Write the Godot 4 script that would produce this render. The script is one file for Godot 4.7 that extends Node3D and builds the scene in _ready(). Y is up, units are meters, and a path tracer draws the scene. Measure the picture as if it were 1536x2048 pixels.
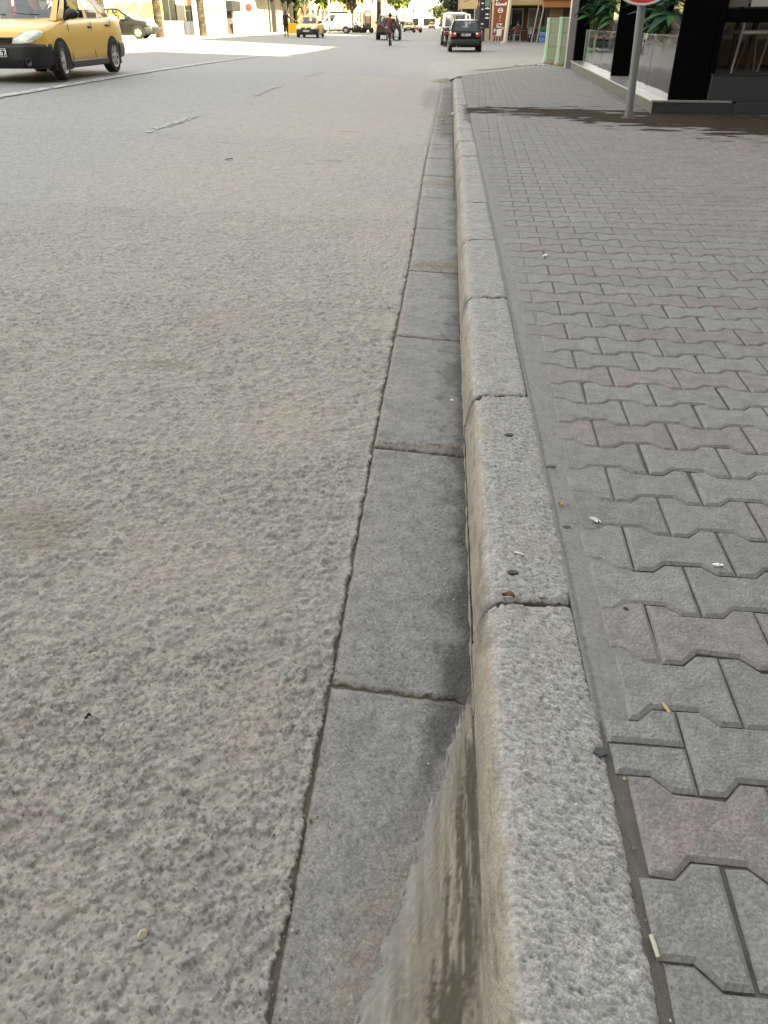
extends Node3D
# A street seen along its kerb: road, concrete gutter, kerb stones and interlocking pavers, with traffic and shops beyond.

class MB:
	# collects triangles; normals are averaged over shared vertices
	var v := PackedVector3Array()
	var c := PackedColorArray()
	var u := PackedVector2Array()
	var ix := PackedInt32Array()
	var col := Color(1, 1, 1)
	var xf := Transform3D()

	func pt(p: Vector3, uv := Vector2.ZERO) -> int:
		v.push_back(xf * p)
		c.push_back(col)
		u.push_back(uv)
		return v.size() - 1

	func t(a: int, b: int, d: int) -> void:
		ix.push_back(a)
		ix.push_back(b)
		ix.push_back(d)

	func tri(a: Vector3, b: Vector3, d: Vector3) -> void:
		var i := pt(a)
		pt(b)
		pt(d)
		t(i, i + 1, i + 2)

	func quad(a: Vector3, b: Vector3, d: Vector3, e: Vector3) -> void:
		# a, b, d, e clockwise as seen from the front
		var i := pt(a, Vector2(0, 1))
		pt(b, Vector2(0, 0))
		pt(d, Vector2(1, 0))
		pt(e, Vector2(1, 1))
		t(i, i + 1, i + 2)
		t(i, i + 2, i + 3)

	func box(at: Vector3, s: Vector3, turn := Basis()) -> void:
		var h := s / 2.0
		var p := []
		for k in 8:
			p.push_back(at + turn * Vector3(h.x if k & 1 else -h.x, h.y if k & 2 else -h.y, h.z if k & 4 else -h.z))
		quad(p[4], p[6], p[7], p[5])
		quad(p[1], p[3], p[2], p[0])
		quad(p[5], p[7], p[3], p[1])
		quad(p[0], p[2], p[6], p[4])
		quad(p[6], p[2], p[3], p[7])
		quad(p[0], p[4], p[5], p[1])

	func rbox(at: Vector3, s: Vector3, b: float, turn := Basis()) -> void:
		# a box with chamfered edges
		var h := s / 2.0
		var corner := func(sx: int, sy: int, sz: int, ax: int) -> Vector3:
			var q := Vector3(sx * (h.x - b), sy * (h.y - b), sz * (h.z - b))
			q[ax] = [sx, sy, sz][ax] * h[ax]
			return at + turn * q
		for ax in 3:
			var p1 := (ax + 1) % 3
			var p2 := (ax + 2) % 3
			for s0 in [-1, 1]:
				var ring := []
				for k in [[-1, -1], [1, -1], [1, 1], [-1, 1]]:
					var sg := [0, 0, 0]
					sg[ax] = s0
					sg[p1] = k[0]
					sg[p2] = k[1]
					ring.push_back(corner.call(sg[0], sg[1], sg[2], ax))
				if s0 > 0:
					quad(ring[3], ring[2], ring[1], ring[0])
				else:
					quad(ring[0], ring[1], ring[2], ring[3])
		for ax in 3:
			var p1 := (ax + 1) % 3
			var p2 := (ax + 2) % 3
			for k in [[-1, -1], [1, -1], [1, 1], [-1, 1]]:
				var q := []
				for e in [[-1, p1], [1, p1], [1, p2], [-1, p2]]:
					var sg := [0, 0, 0]
					sg[ax] = e[0]
					sg[p1] = k[0]
					sg[p2] = k[1]
					q.push_back(corner.call(sg[0], sg[1], sg[2], e[1]))
				if k[0] * k[1] > 0:
					quad(q[0], q[1], q[2], q[3])
				else:
					quad(q[3], q[2], q[1], q[0])
		for sx in [-1, 1]:
			for sy in [-1, 1]:
				for sz in [-1, 1]:
					var a0: Vector3 = corner.call(sx, sy, sz, 0)
					var a1: Vector3 = corner.call(sx, sy, sz, 1)
					var a2: Vector3 = corner.call(sx, sy, sz, 2)
					if sx * sy * sz > 0:
						tri(a0, a2, a1)
					else:
						tri(a0, a1, a2)

	func tube(path: Array, radii: Array, sides := 8, caps := true) -> void:
		var first := v.size()
		var side := Vector3.ZERO
		for i in path.size():
			var d: Vector3 = (path[mini(i + 1, path.size() - 1)] - path[maxi(i - 1, 0)]).normalized()
			if side == Vector3.ZERO:
				side = d.cross(Vector3.UP if absf(d.y) < 0.9 else Vector3.RIGHT).normalized()
			side = (side - d * side.dot(d)).normalized()
			var up := d.cross(side)
			var r: float = radii[mini(i, radii.size() - 1)]
			for k in sides:
				var a := TAU * k / sides
				pt(path[i] + (side * cos(a) + up * sin(a)) * r, Vector2(float(k) / sides, i))
		for i in path.size() - 1:
			for k in sides:
				var a := first + i * sides + k
				var b := first + i * sides + (k + 1) % sides
				t(a, a + sides, b)
				t(b, a + sides, b + sides)
		if caps:
			for e in [0, path.size() - 1]:
				var m := pt(path[e])
				var r0: int = first + e * sides
				var st := v.size()
				for k in sides:
					v.push_back(v[r0 + k])
					c.push_back(col)
					u.push_back(Vector2.ZERO)
				for k in sides:
					if e == 0:
						t(m, st + k, st + (k + 1) % sides)
					else:
						t(m, st + (k + 1) % sides, st + k)

	func lathe(prof: Array, sides := 16, turn := Basis(), at := Vector3.ZERO) -> void:
		# profile of Vector2(radius, height) about the y axis; sharp profile corners are doubled points
		var first := v.size()
		for i in prof.size():
			for k in sides:
				var a := TAU * k / sides
				pt(at + turn * Vector3(prof[i].x * cos(a), prof[i].y, prof[i].x * sin(a)), Vector2(float(k) / sides, i))
		for i in prof.size() - 1:
			for k in sides:
				var a := first + i * sides + k
				var b := first + i * sides + (k + 1) % sides
				t(a, b, a + sides)
				t(b, b + sides, a + sides)

	func prism(poly: PackedVector2Array, depth: float, turn := Basis(), at := Vector3.ZERO, bevel := 0.0) -> void:
		# polygon in local xy, front face at z = 0, body towards -z
		var tr := Geometry2D.triangulate_polygon(poly)
		var inner := poly
		var n := poly.size()
		if bevel > 0.0:
			inner = inset(poly, bevel)
		var i0 := v.size()
		for p in inner:
			pt(at + turn * Vector3(p.x, p.y, 0), p)
		for k in range(0, tr.size(), 3):
			t(i0 + tr[k], i0 + tr[k + 1], i0 + tr[k + 2])
		for k in n:
			var a := poly[k]
			var b := poly[(k + 1) % n]
			var z0 := -bevel * 0.8
			if bevel > 0.0:
				quad(at + turn * Vector3(a.x, a.y, z0), at + turn * Vector3(inner[k].x, inner[k].y, 0), at + turn * Vector3(inner[(k + 1) % n].x, inner[(k + 1) % n].y, 0), at + turn * Vector3(b.x, b.y, z0))
			quad(at + turn * Vector3(a.x, a.y, -depth), at + turn * Vector3(a.x, a.y, z0), at + turn * Vector3(b.x, b.y, z0), at + turn * Vector3(b.x, b.y, -depth))

	static func inset(poly: PackedVector2Array, d: float) -> PackedVector2Array:
		var n := poly.size()
		var area := 0.0
		for k in n:
			area += poly[k].cross(poly[(k + 1) % n])
		var s := 1.0 if area > 0 else -1.0
		var r := PackedVector2Array()
		for k in n:
			var e0 := (poly[k] - poly[(k + n - 1) % n]).normalized()
			var e1 := (poly[(k + 1) % n] - poly[k]).normalized()
			var m := (e0.orthogonal() + e1.orthogonal())
			var w := m.length_squared()
			var off := -s * m * (2.0 * d / w) if w > 0.3 else -s * m.normalized() * d
			r.push_back(poly[k] + off)
		return r

	func grid(nu: int, nv: int, f: Callable) -> void:
		var first := v.size()
		for j in nv + 1:
			for i in nu + 1:
				var g := Vector2(float(i) / nu, float(j) / nv)
				pt(f.call(g.x, g.y), g)
		for j in nv:
			for i in nu:
				var a := first + j * (nu + 1) + i
				t(a, a + nu + 1, a + 1)
				t(a + 1, a + nu + 1, a + nu + 2)

	func mesh(m: Material) -> ArrayMesh:
		var n := PackedVector3Array()
		n.resize(v.size())
		for k in range(0, ix.size(), 3):
			var a := v[ix[k]]
			var f := (v[ix[k + 2]] - a).cross(v[ix[k + 1]] - a)
			n[ix[k]] += f
			n[ix[k + 1]] += f
			n[ix[k + 2]] += f
		for k in n.size():
			n[k] = n[k].normalized() if n[k].length_squared() > 1e-20 else Vector3.UP
		var arr := []
		arr.resize(Mesh.ARRAY_MAX)
		arr[Mesh.ARRAY_VERTEX] = v
		arr[Mesh.ARRAY_NORMAL] = n
		arr[Mesh.ARRAY_TEX_UV] = u
		arr[Mesh.ARRAY_COLOR] = c
		arr[Mesh.ARRAY_INDEX] = ix
		var r := ArrayMesh.new()
		r.add_surface_from_arrays(Mesh.PRIMITIVE_TRIANGLES, arr)
		r.surface_set_material(0, m)
		return r


const EYE := 1.07
var M := {}
var taken := {}
var rng := RandomNumberGenerator.new()
var nz := {}


func numbered(called: String) -> String:
	if not taken.has(called):
		taken[called] = 0
		return called
	taken[called] += 1
	return "%s_%03d" % [called, taken[called]]


func tag(o: Node, label: String, category: String, group := "") -> Node:
	o.set_meta("label", label)
	o.set_meta("category", category)
	if group:
		o.set_meta("group", group)
	return o


func thing(called: String, label: String, category: String, at := Vector3.ZERO, turn := 0.0, group := "") -> Node3D:
	var o := Node3D.new()
	o.name = numbered(called)
	add_child(o)
	o.position = at
	o.rotation.y = turn
	tag(o, label, category, group)
	return o


func put(called: String, mesh: Mesh, parent: Node = self, at := Transform3D()) -> MeshInstance3D:
	var o := MeshInstance3D.new()
	o.name = numbered(called) if parent == self else called
	o.mesh = mesh
	parent.add_child(o, true)
	o.transform = at
	return o


func part(called: String, b: MB, m: Material, parent: Node) -> MeshInstance3D:
	return put(called, b.mesh(m), parent)


func struct(called: String, mesh: Mesh) -> MeshInstance3D:
	var o := put(called, mesh)
	o.set_meta("kind", "structure")
	return o


func lin(r: float, g: float, b: float) -> Color:
	return Color(r, g, b).linear_to_srgb()


func mat(r: float, g: float, b: float, rough := 0.8, metal := 0.0) -> StandardMaterial3D:
	var m := StandardMaterial3D.new()
	m.albedo_color = lin(r, g, b)
	m.roughness = rough
	m.metallic = metal
	m.vertex_color_use_as_albedo = true
	return m


func noise(kind: int, freq: float, sd: int, oct := 1) -> FastNoiseLite:
	var f := FastNoiseLite.new()
	f.noise_type = kind as FastNoiseLite.NoiseType
	f.seed = sd
	f.frequency = freq
	f.fractal_type = FastNoiseLite.FRACTAL_FBM if oct > 1 else FastNoiseLite.FRACTAL_NONE
	f.fractal_octaves = oct
	return f


func cells(freq: float, sd: int, value: bool) -> FastNoiseLite:
	var f := noise(FastNoiseLite.TYPE_CELLULAR, freq, sd)
	f.cellular_return_type = FastNoiseLite.RETURN_CELL_VALUE if value else FastNoiseLite.RETURN_DISTANCE
	f.cellular_jitter = 0.9
	return f


func tex(f: FastNoiseLite, side: int, lo := Color(0, 0, 0), hi := Color(1, 1, 1)) -> NoiseTexture2D:
	var t := NoiseTexture2D.new()
	t.width = side
	t.height = side
	t.seamless = true
	t.seamless_blend_skirt = 0.15
	var g := Gradient.new()
	g.set_color(0, lo)
	g.set_color(1, hi)
	t.color_ramp = g
	t.noise = f
	return t


func tiled(m: StandardMaterial3D, albedo: Texture2D, bump: Texture2D, depth_cm: float, size: float) -> StandardMaterial3D:
	m.albedo_texture = albedo
	m.uv1_triplanar = true
	m.uv1_world_triplanar = true
	m.uv1_scale = Vector3.ONE / size
	if bump:
		m.heightmap_enabled = true
		m.heightmap_texture = bump
		m.heightmap_scale = depth_cm
	return m


func glass(r: float, g: float, b: float, a: float) -> StandardMaterial3D:
	var m := StandardMaterial3D.new()
	var k := lin(r, g, b)
	k.a = a
	m.albedo_color = k
	m.roughness = 0.03
	m.transparency = BaseMaterial3D.TRANSPARENCY_ALPHA
	return m


func sst(a: float, b: float, x: float) -> float:
	return smoothstep(a, b, x)


func dip(z: float) -> float:
	return -0.2 * sst(16, 46, -z) - 0.15 * sst(80, 160, -z)


func road_y(x: float, z: float) -> float:
	return 0.028 * clampf(-x - 0.23, 0.0, 14.5) + dip(z)


func walk_y(z: float) -> float:
	return 0.115 + dip(z)


func make_materials() -> void:
	var S := FastNoiseLite.TYPE_SIMPLEX_SMOOTH
	var grain := tex(noise(S, 0.2, 11, 4), 512, Color(0.74, 0.74, 0.74), Color(1, 1, 1))
	var grains := tex(cells(0.21, 21, true), 512, Color(0.72, 0.72, 0.72), Color(1, 1, 1))
	var bumps := tex(cells(0.21, 21, false), 512, Color(1, 1, 1), Color(0, 0, 0))
	var speck := tex(noise(S, 0.22, 12, 3), 512, Color(0.62, 0.62, 0.62), Color(1.0, 1.0, 1.0))
	var sand := tex(noise(S, 0.3, 13, 3), 1024)
	var aggr := tex(cells(0.075, 14, false), 1024)
	var pits := tex(noise(S, 0.09, 15, 4), 1024)
	var wavy := tex(noise(S, 0.012, 16, 1), 256)
	var mott := noise(S, 0.014, 31, 6)
	mott.fractal_gain = 0.85
	var mottle := tex(mott, 1024, Color(0.74, 0.737, 0.733), Color(1.0, 1.0, 1.0))
	var gritty := tex(cells(0.13, 33, false), 1024, Color(1, 1, 1), Color(0, 0, 0))
	var soft := tex(cells(0.19, 22, true), 512, Color(0.8, 0.8, 0.8), Color(1, 1, 1))
	M.face = tiled(mat(1.12, 1.12, 1.12, 0.92), soft, pits, 0.2, 0.4)
	M.asphalt = tiled(mat(1.0, 1.0, 1.0, 0.74), soft, gritty, 0.13, 0.75)
	M.asphalt_far = tiled(mat(1.0, 1.0, 1.0, 0.72), soft, aggr, 0.5, 1.1)
	M.slab = tiled(mat(1.15, 1.15, 1.15, 0.8), mottle, pits, 0.16, 0.9)
	M.kerb = tiled(mat(1.08, 1.08, 1.08, 0.85), grains, bumps, 0.14, 0.31)
	M.paver = tiled(mat(1.2, 1.2, 1.2, 0.84), mottle, gritty, 0.2, 1.0)
	for pm in [M.paver, M.slab]:
		pm.detail_enabled = true
		pm.detail_blend_mode = BaseMaterial3D.BLEND_MODE_MUL
		pm.detail_uv_layer = BaseMaterial3D.DETAIL_UV_2
		pm.detail_albedo = soft
		pm.uv2_triplanar = true
		pm.uv2_world_triplanar = true
		pm.uv2_scale = Vector3.ONE / 0.22
	M.mortar = tiled(mat(1, 1, 1, 0.9), mottle, pits, 0.25, 0.3)
	M.dirt = tiled(mat(1, 1, 1, 0.95), speck, sand, 0.25, 0.3)
	M.plain = mat(1, 1, 1, 0.8)
	M.plaster = tiled(mat(1, 1, 1, 0.9), grain, pits, 0.4, 2.0)
	M.granite = mat(0.003, 0.003, 0.0035, 0.25)
	M.granite.metallic_specular = 0.1
	M.basestone = tiled(mat(0.03, 0.034, 0.038, 0.5), grain, sand, 0.1, 0.5)
	M.marble = tiled(mat(0.27, 0.262, 0.25, 0.35), grain, null, 0, 1.2)
	M.steel = mat(0.085, 0.082, 0.076, 0.07, 1.0)
	M.steel.heightmap_enabled = true
	M.steel.heightmap_texture = wavy
	M.steel.heightmap_scale = 0.03
	M.pole = tiled(mat(0.17, 0.185, 0.175, 0.55, 0.2), grain, pits, 0.1, 0.25)
	M.yellow = mat(0.62, 0.375, 0.045, 0.3)
	M.yellow.clearcoat_enabled = true
	M.yellow.clearcoat = 0.4
	M.deepyellow = mat(0.8, 0.5, 0.02, 0.3)
	M.black = mat(0.005, 0.0055, 0.006, 0.35)
	M.blackpaint = mat(0.004, 0.005, 0.005, 0.2)
	M.blackpaint.metallic_specular = 0.3
	M.blackpaint.clearcoat_enabled = true
	M.blackpaint.clearcoat = 0.15
	M.brownpaint = mat(0.05, 0.036, 0.028, 0.25, 0.2)
	M.whitepaint = mat(0.78, 0.78, 0.78, 0.3)
	M.plastic = mat(0.009, 0.01, 0.011, 0.5)
	M.rubber = mat(0.009, 0.009, 0.009, 0.85)
	M.rim = mat(0.42, 0.41, 0.39, 0.4, 0.7)
	M.chrome = mat(0.75, 0.75, 0.76, 0.12, 1.0)
	M.lamp = mat(0.62, 0.64, 0.55, 0.15)
	M.lamp.clearcoat_enabled = true
	M.redlamp = mat(0.3, 0.022, 0.014, 0.25)
	M.glass = glass(0.02, 0.025, 0.03, 0.35)
	M.clear = glass(0.01, 0.01, 0.01, 0.08)
	M.darkglass = mat(0.01, 0.012, 0.014, 0.05)
	M.skin = mat(0.3, 0.17, 0.1, 0.6)
	M.film_mud = mat(1, 1, 1, 0.95)
	M.film_wet = mat(1, 1, 1, 0.85)
	M.film_wet.metallic_specular = 0.08
	M.film_mud.transparency = BaseMaterial3D.TRANSPARENCY_ALPHA
	M.film_wet.transparency = BaseMaterial3D.TRANSPARENCY_ALPHA
	M.film_mud.heightmap_enabled = true
	M.film_mud.heightmap_texture = sand
	M.film_mud.heightmap_scale = 0.2
	M.film_mud.uv1_triplanar = true
	M.film_mud.uv1_world_triplanar = true
	M.film_mud.uv1_scale = Vector3.ONE * 2.5
	M.wood = tiled(mat(0.3, 0.17, 0.07, 0.7), grain, null, 0, 0.5)
	M.leaf = mat(1, 1, 1, 0.6)
	M.leaf.metallic_specular = 0.3
	M.leaf.backlight_enabled = true
	M.leaf.backlight = Color(0.2, 0.24, 0.08)
	M.bark = tiled(mat(1, 1, 1, 0.95), speck, pits, 2.0, 0.8)
	M.wrap = glass(0.3, 0.5, 0.32, 0.5)
	M.wrap.roughness = 0.3


# ---------------------------------------------------------------- ground
var edge_z := [0.0, -2.4, -4.2, -7.5, -14.0, -19.0]
var edge_x := [-0.18, -0.178, -0.162, -0.172, -0.125, -0.11]
var stains := []


func gutter_edge(z: float) -> float:
	for k in range(1, edge_z.size()):
		if z > edge_z[k]:
			return lerpf(edge_x[k - 1], edge_x[k], clampf((edge_z[k - 1] - z) / (edge_z[k - 1] - edge_z[k]), 0.0, 1.0))
	return edge_x[-1]


func sheet(nu: int, nv: int, at: Callable, look: Callable, fade = null) -> Array:
	# a relief of (nu + 1) x (nv + 1) points: at(i, j) gives the flat place, look(p) gives a colour and, in its alpha, the height
	var v := PackedVector3Array()
	var c := PackedColorArray()
	var n := PackedVector3Array()
	var w := nu + 1
	v.resize(w * (nv + 1))
	c.resize(v.size())
	n.resize(v.size())
	for j in nv + 1:
		for i in w:
			var p: Vector3 = at.call(i, j)
			var k: Color = look.call(p)
			p.y += k.a
			v[j * w + i] = p
			c[j * w + i] = Color(k.r, k.g, k.b, fade.call(p) if fade != null else 1.0)
	var ix := PackedInt32Array()
	ix.resize(nu * nv * 6)
	var q := 0
	for j in nv:
		for i in nu:
			var a := j * w + i
			ix[q] = a
			ix[q + 1] = a + w
			ix[q + 2] = a + 1
			ix[q + 3] = a + 1
			ix[q + 4] = a + w
			ix[q + 5] = a + w + 1
			q += 6
	var flip := (v[w] - v[0]).cross(v[1] - v[0]).y > 0
	for j in nv + 1:
		for i in w:
			var a := v[j * w + mini(i + 1, nu)] - v[j * w + maxi(i - 1, 0)]
			var b := v[mini(j + 1, nv) * w + i] - v[maxi(j - 1, 0) * w + i]
			var m := b.cross(a) if flip else a.cross(b)
			n[j * w + i] = m.normalized()
	if flip:
		for k in range(0, ix.size(), 3):
			var s := ix[k + 1]
			ix[k + 1] = ix[k + 2]
			ix[k + 2] = s
	var arr := []
	arr.resize(Mesh.ARRAY_MAX)
	arr[Mesh.ARRAY_VERTEX] = v
	arr[Mesh.ARRAY_NORMAL] = n
	arr[Mesh.ARRAY_COLOR] = c
	arr[Mesh.ARRAY_INDEX] = ix
	return arr


func stain(p: Vector3) -> Array:
	# brown patches of silt and old dirt on the road: [how much, tone]
	var best := 0.0
	var tone := 0
	for s in stains:
		var d := Vector2((p.x - s[0]) / s[2], (p.z - s[1]) / s[3]).length()
		if d < 1.6:
			var k: float = sst(1.3, 0.2, d + 0.55 * nz.mid.get_noise_2d(p.x * 3.0, p.z * 3.0)) * s[4]
			if k > best:
				best = k
				tone = s[5]
	return [best, tone]


func asphalt(p: Vector3) -> Color:
	var x := p.x
	var z := p.z
	var near: float = sst(7.5, 2.0, -z)
	var lowf: float = nz.low.get_noise_2d(x, z)
	var mid: float = nz.mid.get_noise_2d(x, z)
	var fine: float = nz.fine.get_noise_2d(x, z)
	var grit: float = nz.grit.get_noise_2d(x, z)
	var wx := x + 0.004 * fine
	var wz := z + 0.003 * grit
	var d: float = nz.cell.get_noise_2d(wx, wz) + 1.0
	var val: float = nz.cellv.get_noise_2d(wx, wz)
	var open: float = 0.72 + 0.35 * nz.open.get_noise_2d(x, z) + 0.25 * sst(-0.5, -1.0, x) * sst(1.6, 0.8, -z)
	# stones that stand out of worn, sand filled asphalt
	var stone: float = sst(0.57, 0.44, d) * sst(-0.15, 0.3, val)
	var d2: float = nz.big.get_noise_2d(wx, wz) + 1.0
	var v2: float = nz.bigv.get_noise_2d(wx, wz)
	var cobble: float = sst(0.46, 0.36, d2) * sst(0.0, 0.4, v2 + 0.35 * sst(-1.3, -0.7, z)) * clampf(open, 0, 1)
	var h := (stone * (0.0013 + 0.0022 * open) * (0.7 + 0.6 * val) + cobble * 0.0052) * (0.45 + 0.55 * near)
	h += 0.0034 * mid + 0.0007 * fine + 0.0002 * grit
	var pit: float = sst(0.3, 0.6, -nz.pit.get_noise_2d(x, z))
	h -= 0.003 * pit * near
	var far: float = sst(3.0, 8.0, -z)
	var rough: float = nz.rough.get_noise_2d(x, z)
	h += far * 0.004 * rough
	var st := stain(p)
	h = lerpf(h, 0.0022, st[0] * 0.4)
	# dusty near the gutter, cleaner grey towards the wheel tracks
	var dust := clampf(sst(-4.2, -1.2, x) * 0.9 + 0.3 * lowf + 0.1 * mid, 0.0, 1.0)
	var grey := Color(0.202, 0.202, 0.2)
	var tan := Color(0.248, 0.226, 0.189)
	var k := grey.lerp(tan, dust * 0.85)
	k = k.lerp(Color(0.19, 0.19, 0.188), (stone * 0.25 + cobble * 0.5) * near)
	k = k.lerp(Color(0.12, 0.11, 0.095), pit * 0.3 * near)
	k = k * (1.02 + 0.06 * fine + 0.08 * mid + 0.06 * grit * near + far * (0.13 * rough + 0.12 * mid))
	k = k.lerp([Color(0.145, 0.115, 0.08), Color(0.27, 0.232, 0.17), Color(0.215, 0.172, 0.14), Color(0.12, 0.12, 0.12)][st[1]], st[0] * [0.8, 0.6, 0.6, 0.6][st[1]])
	k.a = h
	return k


func road_tile(x0: float, z0: float, z1: float, cx: float, cz: float, lip: bool, drop: float) -> Array:
	var nu := int(absf(x0) / cx)
	var nv := int((z0 - z1) / cz)
	var at := func(i: int, j: int) -> Vector3:
		var z := lerpf(z0, z1, float(j) / nv)
		var right := gutter_edge(z) - 0.006
		if lip:
			right += 0.005 * nz.fine.get_noise_2d(0.3, z) + 0.009 * nz.mid.get_noise_2d(3.3, z * 0.6) + 0.002
		var f := float(i) / (nu - 1)
		var x := lerpf(x0, right, minf(f, 1.0))
		var y := road_y(x, z) - drop
		if i == nu:
			y -= 0.03
		elif i == nu - 1:
			y -= 0.003
		return Vector3(x, y, z)
	return sheet(nu, nv, at, asphalt)


func build_road() -> void:
	stains = [
		[-1.0, -2.59, 0.16, 0.05, 1.0, 0], [-0.99, -1.54, 0.17, 0.1, 0.9, 0], [-0.94, -1.45, 0.1, 0.05, 0.8, 0],
		[-0.46, -2.2, 0.16, 0.25, 0.8, 1], [-0.62, -1.45, 0.2, 0.16, 0.55, 1], [-0.33, -1.3, 0.04, 0.06, 0.9, 2], [-0.31, -0.95, 0.08, 0.16, 0.6, 1],
		[-0.87, -3.05, 0.14, 0.3, 0.7, 2], [-0.9, -2.13, 0.04, 0.03, 0.9, 3], [-1.34, -4.65, 0.05, 0.06, 0.8, 3],
		[-1.15, -9.75, 0.4, 1.0, 0.7, 1], [-1.1, -9.7, 0.18, 0.12, 0.9, 0], [-1.0, -7.5, 0.13, 0.08, 1.0, 0], [-1.2, -7.3, 0.1, 0.05, 0.8, 0], [-1.75, -7.5, 0.05, 0.05, 0.9, 0],
		[-0.35, -4.6, 0.25, 0.7, 0.6, 1], [-0.4, -5.4, 0.2, 0.5, 0.5, 1], [-0.7, -14.0, 0.5, 2.5, 0.6, 1], [-0.5, -12.0, 0.5, 3.0, 0.4, 1],
		[-0.18, -3.18, 0.16, 0.12, 1.0, 1], [-0.62, -0.72, 0.08, 0.05, 0.6, 2], [-0.25, -15.0, 0.25, 2.6, 1.0, 0], [-0.9, -17.6, 0.5, 0.9, 0.6, 1], [-1.5, -20, 1.4, 2.0, 0.6, 1],
		[-0.72, -0.9, 0.05, 0.03, 0.7, 2], [-0.5, -0.6, 0.04, 0.02, 0.8, 1], [-1.6, -5.9, 0.2, 0.14, 0.4, 2], [-2.2, -8.4, 0.2, 0.08, 0.6, 3],
	]
	var r := ArrayMesh.new()
	var tiles := [road_tile(-0.95, -0.38, -1.12, 0.0026, 0.0026, true, 0.0), road_tile(-1.35, -1.11, -2.0, 0.0042, 0.004, true, 0.0004), road_tile(-2.2, -1.98, -3.4, 0.0065, 0.0062, true, 0.0008), road_tile(-3.4, -3.37, -5.2, 0.0098, 0.0092, true, 0.0012), road_tile(-5.6, -5.16, -9.0, 0.018, 0.017, true, 0.0018), road_tile(-13.0, -8.95, -24.2, 0.06, 0.055, true, 0.003), road_tile(-13.0, 3.0, -9.1, 0.05, 0.05, false, 0.0065)]
	for k in tiles.size():
		r.add_surface_from_arrays(Mesh.PRIMITIVE_TRIANGLES, tiles[k])
		r.surface_set_material(k, M.asphalt if k < 3 else M.asphalt_far)
	# the rest of the carriageway, out of reach of single grains
	var xs := [-15.9, -13, -11, -9, -7.5, -6, -5, -4, -3, -2, -1, -0.12]
	var zs := [6.0, 3.0, 0.0, -3.0, -7.0, -12.0]
	for k in 60:
		zs.push_back(-14.0 - k * 2.5)
	for k in 16:
		zs.push_back(-170.0 - k * 20.0)
	var far := sheet(xs.size() - 1, zs.size() - 1, func(i, j): return Vector3(xs[i], road_y(xs[i], zs[j]) - (0.02 if zs[j] > -24.0 else 0.0), zs[j]),
		func(p): return Color(0.2, 0.198, 0.192, 0.0).lerp(Color(0.24, 0.22, 0.185, 0.0), clampf(0.5 * sst(-3.0, -0.5, p.x) + nz.low.get_noise_2d(p.x, p.z * 0.3) * 0.4, 0, 1)))
	r.add_surface_from_arrays(Mesh.PRIMITIVE_TRIANGLES, far)
	r.surface_set_material(tiles.size(), M.asphalt_far)
	struct("road", r)
	# the earth under everything, out to the horizon
	var b := MB.new()
	b.col = Color(0.3, 0.27, 0.21)
	var gx := [-900, -60, -30, -16.0, -8, -0.3, 4, 30, 900]
	var gz := [300, 20, 0, -10, -16, -24, -32, -40, -48, -80, -100, -120, -160, -500, -1500]
	b.grid(gx.size() - 1, gz.size() - 1, func(s, t):
		var x: float = gx[int(round(s * (gx.size() - 1)))]
		var z: float = gz[int(round(t * (gz.size() - 1)))]
		return Vector3(x, road_y(x, z) - 0.07 - (0.06 if x > -1.0 else 0.0), z))
	struct("ground", b.mesh(M.dirt))
	lane_marks()


func lane_marks() -> void:
	# worn paint: ragged flakes along each line
	var lines := [[-6.36, -8.0, -6.66, -31.0, 0.1, 1.15], [-6.9, -38.5, -7.3, -60.0, 0.06, 1.0], [-3.2, -8.9, -3.13, -10.7, 0.06, 0.8], [-3.11, -14.0, -3.12, -16.3, 0.06, 0.8], [-3.1, -19.5, -3.08, -21.6, 0.06, 0.8], [-3.06, -25.0, -3.04, -27.0, 0.06, 0.8], [-3.05, -31.0, -3.04, -33.0, 0.06, 0.8]]
	for l in lines:
		var b := MB.new()
		var n := int((l[1] - l[3]) / 0.12)
		for k in n:
			var f := float(k) / n
			var z: float = lerpf(l[1], l[3], f)
			for s in 4:
				if nz.mid.get_noise_2d(z * 2.0 + s * 7.7, l[0] * 3.0) > l[5] - 0.85:
					continue
				var x: float = lerpf(l[0], l[2], f) + (s - 1.5) * l[4] / 2.0
				var w: float = l[4] / 4.0 + 0.001
				b.col = (Color(0.29, 0.29, 0.28) if l[0] > -5.0 else Color(0.38, 0.38, 0.36)) * (0.9 + 0.3 * nz.fine.get_noise_2d(x, z))
				var lift := 0.005 if l[0] > -5.0 else 0.011
				var y := road_y(x, z) + lift
				var y2 := road_y(x, z - 0.12) + lift
				b.quad(Vector3(x - w, y, z + rng.randf() * 0.02), Vector3(x - w, y2, z - 0.12), Vector3(x + w, y2, z - 0.12 - rng.randf() * 0.02), Vector3(x + w, y, z))
		struct("lane_marking", b.mesh(M.plain))


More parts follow.
